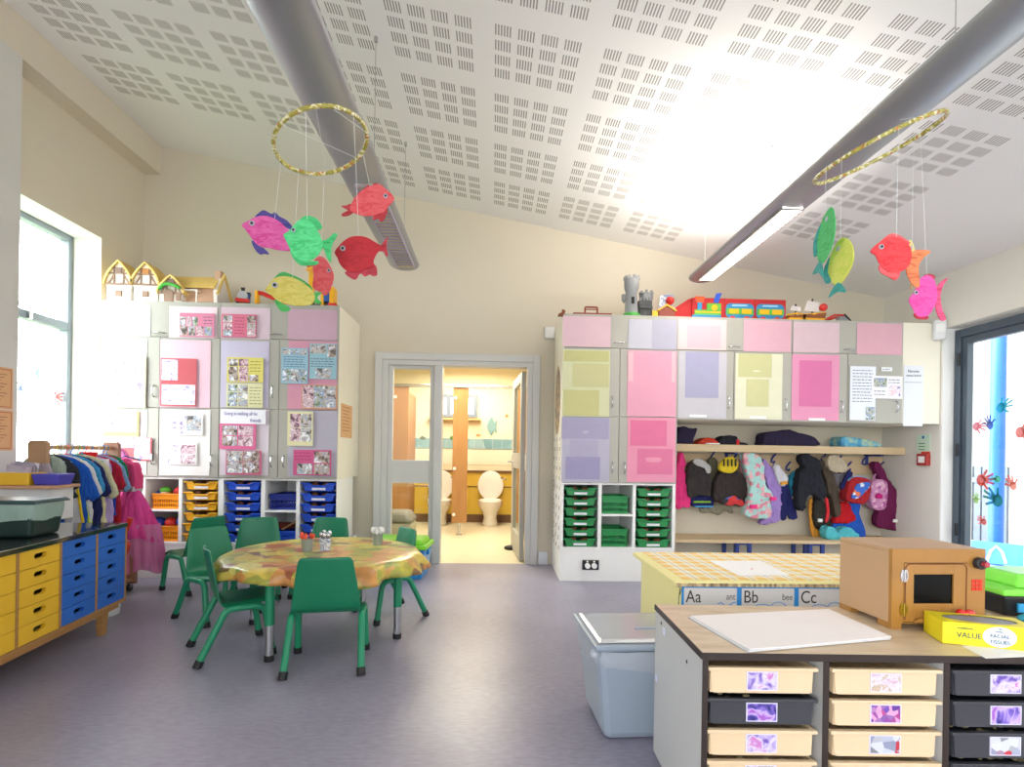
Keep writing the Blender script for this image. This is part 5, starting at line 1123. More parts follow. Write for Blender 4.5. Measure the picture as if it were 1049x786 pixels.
# blue toy box with green lid
p = PZ(430, 593)
t = thing('toy_storage_box', 'bright blue plastic storage box with lime green lid behind the round table', 'box', (-.83, 4.83, 0), math.radians(-4))
bb_ = M('bright blue box plastic', '#1f8fd6', .35, var=.02); lime = M('lime green plastic', '#7ad02c', .35, var=.02)
bm = taper(BM(), 0, 0, 0, .26, .46, .30, .52, .36)
for s in (-.17, .17): taper(bm, s, -.155, .0, .25, .05, .03, .06, .05)
obj('box_body', bm, bb_, t, bevel=.012); obj('lid', taper(taper(BM(), 0, 0, .262, .30, .56, .40, .55, .39), 0, 0, .30, .345, .50, .34, .44, .30), lime, t, bevel=.012)
obj('latch', box(BM(), -.06, .06, -.215, -.195, .22, .30), lime, t, bevel=.006); 
for s in (-1, 1): obj('side_handle', box(BM(), s*.262-.016, s*.262+.016, -.06, .06, .2, .25), bb_, t, bevel=.006)

# ================= sideboard on the left =================
sb_ang = math.atan2(-.993, .114); sb = (-2.262, 3.36, 0)
u = Vector((.114, -.993, 0)).normalized(); 
def faceu(px, py):   # distance along the front from the far corner
    d = ray(px, py); nrm = Vector((u.y, -u.x, 0)); o = Vector((0, 0, EYE)); k = (Vector(sb)-o).dot(nrm)/d.dot(nrm); q = o+d*k; return (q-Vector(sb)).dot(u), q.z
t = thing('drawer_sideboard', 'long low wooden sideboard with blue and yellow drawers and a black top', 'sideboard', sb, sb_ang)
ub = [0.0, faceu(98.5, 590)[0], faceu(61.5, 600)[0], faceu(17, 620)[0]]; pitch = ub[3]-ub[2]; ub += [ub[3]+pitch, ub[3]+2*pitch]
H0, H1 = .185, .622; LN = ub[-1]; DP = .50
obj('black_top', box(BM(), -.01, LN, -DP, .012, H1, .648), M('glossy black worktop', '#1b1b1f', .15, var=.05, coat=.6), t, bevel=.003)
bm = BM(); box(bm, -.012, .0, -DP, .006, H0-.02, H1); box(bm, 0, LN, -DP, -DP+.012, H0, H1)
for a in ub[1:]: box(bm, a-.009, a+.009, -DP, .004, H0, H1)
box(bm, 0, LN, -DP, .004, H0-.022, H0-.002); obj('carcass', bm, oak, t, bevel=.0015)
bm = BM(); box(bm, .03, LN, -.035, -.012, .135, H0-.022); box(bm, .03, LN, -DP+.01, -DP+.03, .135, H0-.022); obj('base_rail', bm, oak, t, bevel=.002)
for a in (.13, LN-.15):
    for y in (-.05, -DP+.05): obj('leg', taper(BM(), a, y, 0, .165, .035, .035, .065, .045), oak, t, bevel=.003)
db, dy_ = M('blue drawer paint', '#2a68c8', .4, var=.03, scale=5), M('yellow drawer paint', '#e9b92c', .4, var=.03, scale=5)
for c_ in range(5):
    a0, a1 = (ub[c_]+(.009 if c_ else 0)), ub[c_+1]-.009; hh = (H1-H0)/5; m_ = db if c_ < 2 else dy_
    for r_ in range(5):
        z0 = H0+r_*hh+.0015; z1 = z0+hh-.003; cx_ = (a0+a1)/2; cz_ = (z0+z1)/2+.006; w_ = .042; h_ = .0125
        bm = BM(); y0_, y1_ = -.018, .002
        box(bm, a0+.0015, cx_-w_, y0_, y1_, z0, z1); box(bm, cx_+w_, a1-.0015, y0_, y1_, z0, z1); box(bm, cx_-w_, cx_+w_, y0_, y1_, z0, cz_-h_); box(bm, cx_-w_, cx_+w_, y0_, y1_, cz_+h_, z1)
        for s in (-1, 1):
            for q in (-1, 1): prism(bm, [(cx_+s*w_, cz_+q*h_), (cx_+s*(w_-.009), cz_+q*h_), (cx_+s*w_, cz_+q*(h_-.009))], 'y', y0_, y1_)
        dr = obj('drawer', bm, m_, t)
        rr2 = (c_*5+r_) % 7
        bm = BM(); box(bm, a0+.004, a1-.004, -.13, -.06, z0+.002, z0+.05)
        obj('slot_shade_and_contents', bm, dark if rr2 not in (1, 3) or c_ < 2 else M('grey drawer contents', '#8d8f8a', .7, var=.3, scale=20), dr)  # mostly near-black boxes: shade inside the slots put into colour
# black bin with liner
cxy = PZ(28, 551, .649)
bx_, by_ = cxy.x-.10, cxy.y+.08
t = thing('recycling_tub', 'dark green tub with a pale green bag liner on the sideboard', 'tub', (bx_-.03, by_, .649), math.radians(6)); t.scale = (.82, .82, .82)
dg_ = M('dark bottle green plastic', '#15302c', .4, var=.04)
obj('tub_body', taper(BM(), 0, 0, 0, .165, .35, .26, .385, .29), dg_, t, bevel=.02); obj('lid', taper(BM(), 0, 0, .207, .232, .44, .34, .40, .30), M('dark green lid', '#27474a', .3, var=.04), t, bevel=.008)
bm = BM(); N = 64; R1 = []
for k, (z, s) in enumerate(((.105, .965), (.15, .99), (.19, .99), (.206, .97))):
    ring = []
    for i in range(N):
        th = 2*math.pi*i/N; c_, s_ = math.cos(th), math.sin(th); q = (abs(c_)**6+abs(s_)**6)**(-1/6)
        f_ = 1+.02*math.sin(th*17+k)+.012*math.sin(th*29); ring.append(bm.verts.new((c_*q*.208*s*f_, s_*q*.158*s*f_, z+.006*math.sin(th*5)*(k == 0))))
    R1.append(ring)
for A, B in zip(R1, R1[1:]):
    for i in range(N): bm.faces.new((A[i], A[(i+1) % N], B[(i+1) % N], B[i]))
obj('bag_liner', bm, M('translucent green bag', '#a9c4b8', .35, var=.1, alpha=.72), t, smooth=80)
bm = BM()
for i, w_ in enumerate((.07, .06, .025)): box(bm, .05, .05+w_, -.128, -.127, .085-.012*i, .089-.012*i)
o = obj('print', bm, M('pale print', '#8fa8a0', .6), t)
# riser shelf on the sideboard
rp_ = PZ(70, 533, .649)
t = thing('desk_riser', 'white box shelf with wooden top standing at the back of the sideboard', 'shelf', (rp_.x-.14, rp_.y+.02, .649), math.radians(6))
obj('box', box(BM(), -.25, .07, -.12, .12, 0, .20), M('white riser laminate', '#dfdfdf', .5), t, bevel=.003); obj('wooden_top', box(BM(), -.27, .10, -.15, .14, .20, .22), M('pinkish beech', '#c99a78', .45, var=.06), t, bevel=.004)
rz_ = .649+.221; rX, rY = rp_.x-.14, rp_.y+.02
t = thing('yellow_box', 'yellow open box with papers on the left of the riser shelf', 'box', (rX-.13, rY-.02, rz_), math.radians(6)); obj('box_body', box(BM(), -.09, .075, -.08, .08, 0, .075), dy_, t, bevel=.004)
for i in range(3): obj('paper_bundle', box(BM(), -.08, .05, -.05+i*.03, -.035+i*.03, .076, .115+.012*i), ramp_mat('leaflet print', [(0, '#c9b7c6'), (.5, '#9a8fa0'), (1, '#e6dfe6')], 18, 'cells'), t).rotation_euler = (0, .12, 0)
t = thing('purple_tray', 'small purple plastic tray beside the yellow box', 'tray', (rX+.03, rY+.0, rz_), math.radians(6)); obj('tray_body', taper(BM(), 0, 0, 0, .07, .13, .13, .16, .15), M('purple blue plastic', '#4b46b4', .4), t, bevel=.006)
t = thing('leaflet_stand', 'clear leaflet holder with grey booklets behind the yellow box', 'leaflet holder', (rX-.12, rY+.09, rz_), math.radians(6)); obj('booklets', prism(BM(), [(-.1, 0), (.09, 0), (.04, .13), (-.1, .13)], 'y', -.01, .01), MATS['leaflet print'], t)

# ================= dressing-up rail =================
RX, RY0, RY1, RZ = -2.95, 3.56, 4.22, 1.105
t = thing('clothes_rail', 'wooden dressing-up rail full of costumes beside the window', 'clothes rail', (RX, (RY0+RY1)/2, 0))
hy_ = (RY1-RY0)/2
for s in (-1, 1):
    e_ = obj('end_panel', prism(BM(), [(-.20, .06), (.20, .06), (.20, .22), (.06, .45), (.06, 1.13), (.045, 1.15), (-.045, 1.15), (-.06, 1.13), (-.06, .45), (-.20, .22)], 'y', s*hy_-.016, s*hy_+.016), M('warm ply', '#b08a66', .5, var=.06) if s < 0 else M('brown ply', '#9a6d54', .5, var=.06), t, bevel=.003)
    for q in (-.15, .15): obj('castor', cyl(BM(), (q-.01, s*hy_, .028), (q+.01, s*hy_, .028), .028), blackrub, t, smooth=True); obj('castor_fork', box(BM(), q-.014, q+.014, s*hy_-.01, s*hy_+.01, .03, .06), chrome, t)
obj('hanging_rod', cyl(BM(), (0, -hy_, RZ), (0, hy_, RZ), .014, seg=14), beech, t, smooth=True); obj('base_board', box(BM(), -.18, .18, -hy_+.016, hy_-.016, .08, .10), MATS['brown ply'], t)
# costumes: local plane across the rail (x), hanging shape with sleeves, seen three-quarter on
def costume(y, tilt, lab, cat, col, L_, w, sleeve=.1, hcol='#3a8fd0', mat=None, extra=None, th=.045, z0=-.075):
    t = thing('costume', lab, cat, (RX, y, RZ), tilt, 'costumes on the dressing-up rail')
    bm = BM(); tube(bm, bend([(.0, 0, .016), (.012, 0, .022), (.018, 0, .0), (0, 0, -.03), (0, 0, -.045)], .01), .003, 6); tube(bm, [(-w*.42, 0, -.10), (0, 0, -.045), (w*.42, 0, -.10)], .006, 8); obj('hanger', bm, M('hanger '+hcol, hcol, .4), t)
    P1 = [(-.05, z0+.02), (.05, z0+.02), (w*.46, z0-.04), (w*.44, z0-.22), (w*.5, -L_), (-w*.5, -L_), (-w*.44, z0-.22), (-w*.46, z0-.04)]
    bm = BM(); prism(bm, smoothpts(P1, 2), 'y', -th/2, th/2)
    if sleeve:
        for s in (-1, 1): prism(bm, [(s*w*.38, z0-.01), (s*w*.52, z0-.06), (s*(w*.5+sleeve*.55), z0-.12-sleeve), (s*(w*.5+sleeve*.2), z0-.16-sleeve), (s*w*.36, z0-.18)], 'y', -th*.4, th*.4)
    b_ = obj('fabric', bm, mat or FM(col, col, .1), t); soft(b_, .011, 4, .018, .09)
    for nm, pts, c2 in (extra or []): 
        bm = prism(BM(), pts, 'y', -th*.62, th*.62); e_ = obj(nm, bm, FM(c2, c2, .08), t, bevel=.006)
    return t
a0 = math.radians(18)
costume(3.60, a0, 'empty pale blue padded hanger and sheer grey top nearest the wooden end post', 'costume', '#9aa89a', .30, .26, .0, '#bcd9f0')
costume(3.64, a0, 'black costume top on a hanger close to the wooden end post', 'costume', '#2a2c33', .34, .30, .05)
costume(3.68, a0+.1, 'royal blue costume jacket with yellow piping and white front', 'costume', '#1f57b8', .62, .36, .14, '#e8d23c', extra=[('yellow_piping', [(.10, -.14), (.12, -.12), (.19, -.62), (.17, -.62)], '#e8c82c'), ('white_panel', [(.03, -.22), (.12, -.2), (.175, -.62), (.08, -.62)], '#c4c6cc')])
costume(3.73, a0, 'grey and lime costume coat behind the royal blue jacket', 'costume', '#cfcfd2', .58, .36, .12, '#d9d9d9', extra=[('lime_edge', [(.11, -.12), (.13, -.12), (.19, -.58), (.175, -.58)], '#b5d22c')])
costume(3.78, a0+.15, 'pale blue costume shirt with navy trousers', 'costume', '#3f92c8', .36, .36, .10, '#e85a7a', extra=[('navy_part', [(-.1, -.34), (.15, -.34), (.16, -.60), (-.1, -.60)], '#1f2858')])
costume(3.82, a0, 'navy police style costume jacket in the middle of the rail', 'costume', '#222a5c', .56, .36, .12)
costume(3.88, a0, 'cream and black striped costume shirt', 'costume', '#c9c4a4', .32, .36, .14, '#3fae6a')
costume(3.95, a0+.1, 'lilac frilly fairy dress with white bodice and red bow', 'dress', '#b9a4d8', .62, .34, .0, '#e23a4a', extra=[('white_frill', [(-.12, -.08), (.14, -.08), (.16, -.19), (-.13, -.19)], '#e6e0ee'), ('red_bow', [(-.03, -.03), (.07, -.03), (.07, -.08), (-.03, -.08)], '#d8242c')])
costume(4.00, a0, 'dark red costume with royal blue lower half', 'costume', '#a01c34', .50, .36, .08, extra=[('blue_half', [(-.1, -.36), (.17, -.36), (.17, -.5), (-.1, -.5)], '#2443a8')])
costume(4.06, a0+.2, 'denim blue short sleeved costume top with cream hem', 'costume', '#7ba3cc', .30, .32, .10, '#d9d9e0', extra=[('cream_hem', [(-.14, -.30), (.15, -.30), (.15, -.27), (-.14, -.27)], '#e0d8b8')])
costume(4.12, a0, 'long red costume cloak near the far end of the rail', 'costume', '#b01a2c', .62, .24, .0)
costume(4.16, a0, 'dark green costume top near the far end of the rail', 'costume', '#0f7a54', .30, .26, .04)
costume(3.92, a0, 'long cream yellow costume skirt low under the lilac dress', 'costume', '#e0d6a4', .80, .30, .0)
# pink tutu dress at the far end
pt = PY(137, 470, 4.26); t = thing('tutu_dress', 'long pink net princess dress hanging at the far end of the rail', 'dress', (pt.x+.0, 4.30, RZ), 0)
def PT(px, py): v = PY(px, py, 4.30); return (v.x-t.location.x, v.z-RZ)
bod = [PT(*q) for q in ((124, 478), (140, 474), (143, 500), (132, 505), (122, 500))]
net = FM('deep pink', '#dc4a96', .15); pal = M('pink net', '#e27fb4', .8, var=.12, alpha=.8)
bm = prism(BM(), smoothpts([PT(*q) for q in ((121, 474), (128, 470), (134, 474), (141, 476), (143, 500), (131, 503))], 2), 'y', -.05, .05); o = obj('bodice', bm, FM('bodice pink', '#d8487c'), t); soft(o, .01, 4, .01, .05)
def skirt(z0, z1, r0, r1, cx0, cx1, amp, nf, mat, nm):
    bm = BM(); N = 120; R_ = []
    for k in range(9):
        f_ = k/8; ring = []
        for i in range(N):
            th = 2*math.pi*i/N; r = r0+(r1-r0)*f_**.75+amp*f_*math.sin(nf*th+2*math.sin(th*3)); cx = cx0+(cx1-cx0)*f_
            ring.append(bm.verts.new((cx+r*math.cos(th), r*.6*math.sin(th), z0+(z1-z0)*f_+.02*f_*math.sin(th*4))))
        R_.append(ring)
    for A, B in zip(R_, R_[1:]):
        for i in range(N): bm.faces.new((A[i], A[(i+1) % N], B[(i+1) % N], B[i]))
    return obj(nm, bm, mat, t, smooth=80)
zz = lambda px, py: PT(px, py)
a = zz(134, 502); b_ = zz(139, 552); skirt(a[1], b_[1], .06, .19, a[0], b_[0], .014, 19, net, 'skirt'); b2 = zz(144, 584); skirt(b_[1]+.12, b2[1], .14, .17, b_[0]+.04, b2[0]+.01, .02, 17, pal, 'net_layer')
bm = prism(BM(), [(a[0]-.05, a[1]-.012), (a[0]+.06, a[1]-.012), (a[0]+.06, a[1]+.03), (a[0]-.05, a[1]+.03)], 'y', -.06, .06); obj('silver_belt', bm, M('silver trim', '#c9c9cf', .35, .5, var=.2, scale=60), t, bevel=.01)
bm = BM(); q = PT(128, 470); tube(bm, [(q[0]-.10, 0, q[1]-.03), (q[0], 0, q[1]+.02), (q[0]+.12, 0, q[1]-.01)], .006); tube(bm, bend([(q[0], 0, q[1]+.02), (q[0]-.02, 0, q[1]+.07), (q[0]-.05, -.08, q[1]+.08)], .02), .003); obj('hanger', bm, M('hanger navy', '#3c4f8a', .4), t)
ov = FM('rose', '#ef7fb8'); bm = prism(BM(), smoothpts([PT(*q) for q in ((118, 463), (124, 461), (134, 478), (128, 484), (120, 478))], 2), 'y', .02, .06); o = obj('shoulder_ruffle', bm, ov, t); soft(o, .01, 3, .02, .05)
# white bucket with red toy guitar
bp2 = PZ(118, 637); t = thing('white_bucket', 'white plastic bucket on the floor between sideboard and clothes rail', 'bucket', (-2.60, 3.62, 0))
obj('bucket_body', lathe(BM(), [(.115, 0), (.14, .30), (.146, .30), (.146, .315), (.135, .315), (.11, .006), (0, .006)], seg=32), M('white bucket plastic', '#e2e4e6', .35, var=.01), t, smooth=True)
bm = BM(); tube(bm, [(.146*math.cos(a), .146*math.sin(a)-.0, .29-.10*math.sin(max(0, a))) for a in [i*math.pi/14 for i in range(15)]], .0025, 6); o = obj('wire_handle', bm, chrome, t); o.rotation_euler = (0, 0, math.pi)
t = thing('toy_guitar', 'red plastic toy guitar standing in the white bucket', 'toy guitar', (-2.53, 3.57, .25), math.radians(15)); t.rotation_euler = (0, math.radians(20), math.radians(15)); 
gpts = smoothpts([(-.05, .0), (.05, .0), (.085, .07), (.055, .14), (.065, .20), (.04, .27), (-.04, .27), (-.065, .20), (-.055, .14), (-.085, .07)], 3)
obj('guitar_body', prism(BM(), gpts, 'y', -.03, .03), M('glossy red plastic', '#c8241c', .25, var=.03), t, bevel=.008); obj('neck', box(BM(), -.015, .015, -.012, .012, .27, .42), M('glossy red plastic'), t, bevel=.003)
# ================= foreground tray unit =================
UZ = .565; U0 = PZ(720.1, 669.1, UZ); UA = math.radians(-1.6)
t = thing('tray_unit', 'wide grey tray storage unit with wood-look top in the right foreground', 'storage unit', (U0.x, U0.y, 0), UA)
darkedge = M('dark brown edging', '#2e211c', .5, var=.05); greylam = M('pale grey laminate', '#c6c6c4', .5, var=.02)
toplam = ramp_mat('speckled beech laminate', [(.3, '#c6ad8c'), (.5, '#d2bc9e'), (.7, '#dac7ac')], 30, stretch=(.25, 1, 1), rough=.35)
PT_ = .3375; NW = 4; UW = NW*PT_+.016; UD = .475
obj('worktop', box(BM(), 0, UW, .003, UD, UZ-.016, UZ), toplam, t)
bm = BM(); box(bm, 0, UW, -.0, .003, UZ-.020, UZ); box(bm, -.004, 0, 0, UD, UZ-.018, UZ+.0005); obj('dark_edging', bm, darkedge, t)
obj('side_panel', box(BM(), 0, .016, .003, UD, 0.03, UZ-.016), greylam, t)
for i in range(0, NW+1): obj('front_edging', box(BM(), i*PT_, i*PT_+.016, 0, .003, .03, UZ-.021), darkedge, t)
bm = BM()
for i in range(1, NW+1): box(bm, i*PT_, i*PT_+.016, .003, UD, .03, UZ-.016)
box(bm, .016, UW-.016, .003, UD, .03, .046); box(bm, .016, UW-.016, UD-.008, UD, .046, UZ-.016); obj('carcass', bm, greylam, t)
for x, y in ((.05, .05), (UW-.05, .05), (.05, UD-.05), (UW-.05, UD-.05)): obj('castor', cyl(BM(), (x-.012, y, .015), (x+.012, y, .015), .015), blackrub, t, smooth=True)
for (yy, zz_) in ((.40, UZ-.045), (.13, UZ-.075), (.14, .1)): obj('screw_cap', cyl(BM(), (-.0008, yy, zz_), (.002, yy, zz_), .006, seg=12), dark, t)
for (yy, zz_) in ((.365, UZ-.062), (.45, UZ-.26)): obj('sticker', box(BM(), -.001, .001, yy-.012, yy+.012, zz_-.012, zz_+.012), M('pale blue sticker', '#dfe4ff', .5), t)
crm, blk = M('cream tray plastic', '#e3c9a4', .4, var=.02), M('charcoal tray plastic', '#3b3c42', .4, var=.04)
LAB = [ramp_mat('tray picture %d' % i, st, sc, tex, rnd=True, dist=1.) for i, (st, sc, tex) in enumerate((
    ([(.35, '#6b4fae'), (.45, '#b7a4dd'), (.55, '#d9d2ef'), (.65, '#c77fc0')], 30, 'noise'), ([(.35, '#2c2a7a'), (.45, '#7a5fc4'), (.52, '#c9b2e6'), (.65, '#a05ac0')], 26, 'noise'),
    ([(.35, '#c9a9b8'), (.5, '#dcd6ec'), (.6, '#bda37a'), (.7, '#e9e4f2')], 34, 'noise'), ([(0, '#3a4fb4'), (.4, '#c04a8a'), (.6, '#5a3a9a'), (.8, '#d9a0c8')], 60, 'cells'),
    ([(.0, '#2a2a36'), (.35, '#d9dbe6'), (.7, '#8d96b0'), (.9, '#c23a4a')], 40, 'cells')))]
def uw(x, y, z): v = Matrix.Rotation(UA, 3, 'Z') @ Vector((x, y, 0)); return (U0.x+v.x, U0.y+v.y, z)
def gtray(mat, lab, pic):
    t = thing('storage_tray', lab, 'tray', (0, 0, 0), UA, 'trays in the foreground unit'); wl = .155; wb = .144; h = .073
    bm = BM(); box(bm, -wl, wl, 0, .40, h-.012, h-.008); 
    for f in list(bm.faces): pass
    bmesh.ops.delete(bm, geom=bm.verts[:], context='VERTS')
    box(bm, -wl, wl, -.006, .010, h-.010, h); box(bm, -wl, -wb, .010, .41, h-.010, h-.004); box(bm, wb, wl, .010, .41, h-.010, h-.004); box(bm, -wl, wl, .40, .41, h-.010, h)
    obj('rim', bm, mat, t, bevel=.002)
    bm = BM()
    prism(bm, [(-wb, h-.010), (wb, h-.010), (wb-.003, .006), (wb-.009, 0), (-wb+.009, 0), (-wb+.003, .006)], 'y', .002, .006)
    box(bm, -wb, -wb+.004, .006, .40, .0, h-.010); box(bm, wb-.004, wb, .006, .40, .0, h-.010); box(bm, -wb+.004, wb-.004, .006, .40, 0, .004); box(bm, -wb, wb, .396, .40, 0, h-.010)
    obj('tray_body', bm, mat, t)
    bm = box(BM(), -.0435, .0435, -.0005, .002, .008, .061); obj('label_border', bm, M('label white', '#dcd8ea', .5, var=.02), t)
    obj('picture_label', box(BM(), -.0405, .0405, -.001, -.0005, .011, .058), pic, t); return t
ztop = PY(778, 684.5, U0.y).z; pit = .0868; rown = ['top', 'second', 'third', 'fourth', 'fifth', 'bottom']
colr = [[crm, blk, crm, crm, crm, crm], [crm]*6, [blk]*6, [blk]*6]
coln = ['left-hand column', 'middle column', 'right-hand column', 'column out past the tissue box']
dxs = [-.006, .004, .006, 0]
for c_ in range(4):
    for r_ in range(6):
        z = ztop-.073-r_*pit
        if z < .047: continue
        mt = colr[c_][r_]; lab = '%s tray with %s picture label, %s row, %s of the foreground unit' % ('cream' if mt is crm else 'black', 'purple' if c_ != 1 else 'mixed', rown[r_], coln[c_])
        lab = '%s tray with picture label, %s one in the %s of the foreground unit' % ('cream' if mt is crm else 'charcoal', rown[r_], coln[c_].replace('column out past the tissue box', 'end stack'))
        g = gtray(mt, lab, LAB[[[0, 1, 0, 2], [2, 3, 4, 0], [0, 1, 4, 2], [0, 1, 2, 3]][c_][min(r_, 3)]])
        g.location = uw(.016+PT_*c_+(PT_-.016)/2+dxs[c_], .006+random.uniform(0, .004), z)
        if (c_, r_) in ((0, 1), (0, 3), (2, 2), (2, 3)):
            random.seed(c_*7+r_)
            bm = BM()
            for q in range(26): ball(bm, (random.uniform(-.1, .1), random.uniform(.03, .16), .052+random.uniform(0, .008)), random.uniform(.004, .009), 1.3, 1, .7, 8)
            o = obj('loose_pieces', bm, M('glittery loose pieces', '#c9b890', .3, .4, var=.4, scale=80), g, smooth=60); o['kind'] = 'stuff'
# ---- things on the unit ----
def quad_sheet(name, pts, z0, z1, mat, parent=None, curl=0):
    bm = BM(); n_ = 10; V = []
    for i in range(n_+1):
        row = []
        for j in range(n_+1):
            u_, v_ = i/n_, j/n_; p = (Vector(pts[0])*(1-u_)+Vector(pts[1])*u_)*(1-v_)+(Vector(pts[3])*(1-u_)+Vector(pts[2])*u_)*v_
            row.append(bm.verts.new((p.x, p.y, z1+curl*(abs(u_-.5)*2)**3*(v_**2))))
        V.append(row)
    for i in range(n_):
        for j in range(n_): bm.faces.new((V[i][j], V[i+1][j], V[i+1][j+1], V[i][j+1]))
    o = obj(name, bm, mat, parent); s_ = o.modifiers.new('thickness', 'SOLIDIFY'); s_.thickness = z1-z0; s_.offset = -1; return o
ctr = PZ(810, 640, UZ)
t = thing('paper_stack', 'pile of large pinkish white paper sheets on the foreground unit', 'paper', (ctr.x, ctr.y, UZ+.0005))
corn = [PZ(707, 632, UZ+.006), PZ(849, 625, UZ+.006), PZ(913, 654, UZ+.006), PZ(768, 667, UZ+.006)]
lp = [(p.x-ctr.x, p.y-ctr.y) for p in corn]
for i, (z0, z1, dx, dy, m_) in enumerate(((0, .0022, -.006, .004, '#a9aab4'), (.0024, .0045, -.004, -.002, '#e9e8ea'), (.0047, .007, .002, .003, '#dcdcdf'), (.0072, .0092, 0, 0, '#f3ecea'))):
    quad_sheet('paper_sheet', [(a+dx, b+dy) for a, b in lp], z0, z1, M('art paper '+m_, m_, .85, var=.01), t, .0 if i < 3 else .002)
p = [PZ(985, 662, UZ), PZ(1040, 657, UZ), PZ(1085, 672, UZ), PZ(1010, 675, UZ)]; c0 = sum(p, Vector())/4
quad = quad_sheet('loose_paper', [(q.x-c0.x, q.y-c0.y) for q in p], 0, .001, paper); quad.location = (c0.x, c0.y, UZ+.0005); tag(quad, 'loose white paper sheet lying under the yellow tissue box', 'paper')
# toy microwave
mf = ramp_mat('varnished mdf front', [(0, '#966830'), (.5, '#a67638'), (1, '#b48444')], 8, dist=.4, rough=.35); ms = M('varnished mdf side', '#bd9873', .45, var=.03, scale=6)
Y0_ = 1.674; a = PZ(913, 645, UZ); X0_ = a.x; Y0_ = a.y; X1_ = PY(1012.5, 600, Y0_).x; ZT_ = PY(913, 562.5, Y0_).z; D_ = max(.22, PX(865, 551, X0_+.01).y-Y0_) if 0 else .33
w = X1_-X0_; h = ZT_-UZ
t = thing('toy_microwave', 'wooden toy microwave oven with dark window and red push buttons', 'toy oven', (X0_, Y0_, UZ), math.radians(2))
bm = BM(); tp = .012
D_ = .245
box(bm, 0, .014, .014, D_, .018, h-tp); box(bm, w-.014, w, .014, D_, .018, h-tp); box(bm, .014, w-.014, .014, D_, .018, .03); box(bm, .014, w-.014, D_-.01, D_, .03, h-tp)
obj('case', bm, ms, t, bevel=.002); obj('top_panel', box(BM(), 0, w, .014, D_, h-tp, h), ms, t, bevel=.002)
fw = lambda px: PY(px, 600, Y0_).x-X0_; fz = lambda py: PY(960, py, Y0_).z-UZ
dx0, dx1, dz0, dz1 = fw(926), fw(993), fz(638), fz(577); wx0, wx1, wz0, wz1 = fw(936.5), fw(978.5), fz(619), fz(589)
bm = BM()   # front frame round the door opening
box(bm, 0, dx0, 0, .014, .018, h); box(bm, dx1, w, 0, .014, .018, h); box(bm, dx0, dx1, 0, .014, dz1, h); box(bm, dx0, dx1, 0, .014, .018, max(dz0, .02)); obj('front_frame', bm, mf, t)
dr = BM(); g = .0018
box(dr, dx0+g, wx0, -.002, .012, dz0+g, dz1-g); box(dr, wx1, dx1-g, -.002, .012, dz0+g, dz1-g); box(dr, wx0, wx1, -.002, .012, wz1, dz1-g); box(dr, wx0, wx1, -.002, .012, dz0+g, wz0)
dd = obj('door', dr, mf, t, bevel=.0015)
obj('door_window', box(BM(), wx0, wx1, .004, .007, wz0, wz1), M('dark glossy window', '#050506', .25, var=0, spec=.15), dd)
bm = BM(); tube(bm, [(dx0+.004, -.0025, dz0+.01)]+[(dx0+.02-.016*math.cos(i*math.pi/12), -.0025, dz1-.02+.016*math.sin(i*math.pi/12)) for i in range(7)]+[(dx1-.02+.016*math.sin(i*math.pi/12), -.0025, dz1-.02+.016*math.cos(i*math.pi/12)) for i in range(7)]+[(dx1-.004, -.0025, dz0+.01)], .0016, 6); obj('routed_groove', bm, M('dark groove', '#6a3416', .7), dd)
bm = BM(); prism(bm, [(dx0+.03, dz0+.002), (dx1-.02, dz0+.002), (dx1-.02, dz0+.016), (dx0+.05, dz0+.016), (dx0+.035, dz0+.01)], 'y', -.016, -.002); obj('handle_ledge', bm, mf, dd, bevel=.003)
brass = M('brass', '#b59a3a', .35, .9, var=.1)
for pz in (590, 625):
    zc = fz(pz); bm = BM(); box(bm, dx0-.013, dx0+.013, -.0035, 0, zc-.010, zc+.010); box(bm, dx0-.010, dx0-.004, -.0035, 0, zc-.019, zc+.019); box(bm, dx0+.004, dx0+.010, -.0035, 0, zc-.019, zc+.019); cyl(bm, (dx0, -.004, zc-.02), (dx0, -.004, zc+.02), .0028)
    for q in (-.009, .009):
        for s in (-1, 1): cyl(bm, (dx0+s*.007, -.0036, zc+q), (dx0+s*.007, -.005, zc+q), .002)
    obj('hinge', bm, brass if pz > 600 else chrome, t)
kx, kz = fw(1004), fz(577); kb = obj('knob', cyl(BM(), (kx, 0, kz), (kx, -.018, kz), .019, seg=24), M('knob dark plastic', '#23252c', .3), t, smooth=True, bevel=.002); obj('knob_button', cyl(BM(), (kx+.004, -.018, kz-.001), (kx+.004, -.030, kz-.001), .009, seg=20), M('knob red', '#b33a44', .4), kb, smooth=True)
bxx, bzz = fw(1003.5), fz(600); 
for i in range(3):
    for j in range(3): obj('push_button', boxc(BM(), (bxx+(i-1)*.0125, -.0008, bzz+(j-1)*.0125), (.0108, .0024, .0108)), M('button red', '#d6341c', .45), t)
for x_ in (.0, w-.035):
    for y_ in (.0, D_-.06): obj('foot', box(BM(), x_, x_+.035, y_, y_+.06, 0, .018), mf, t, bevel=.001)
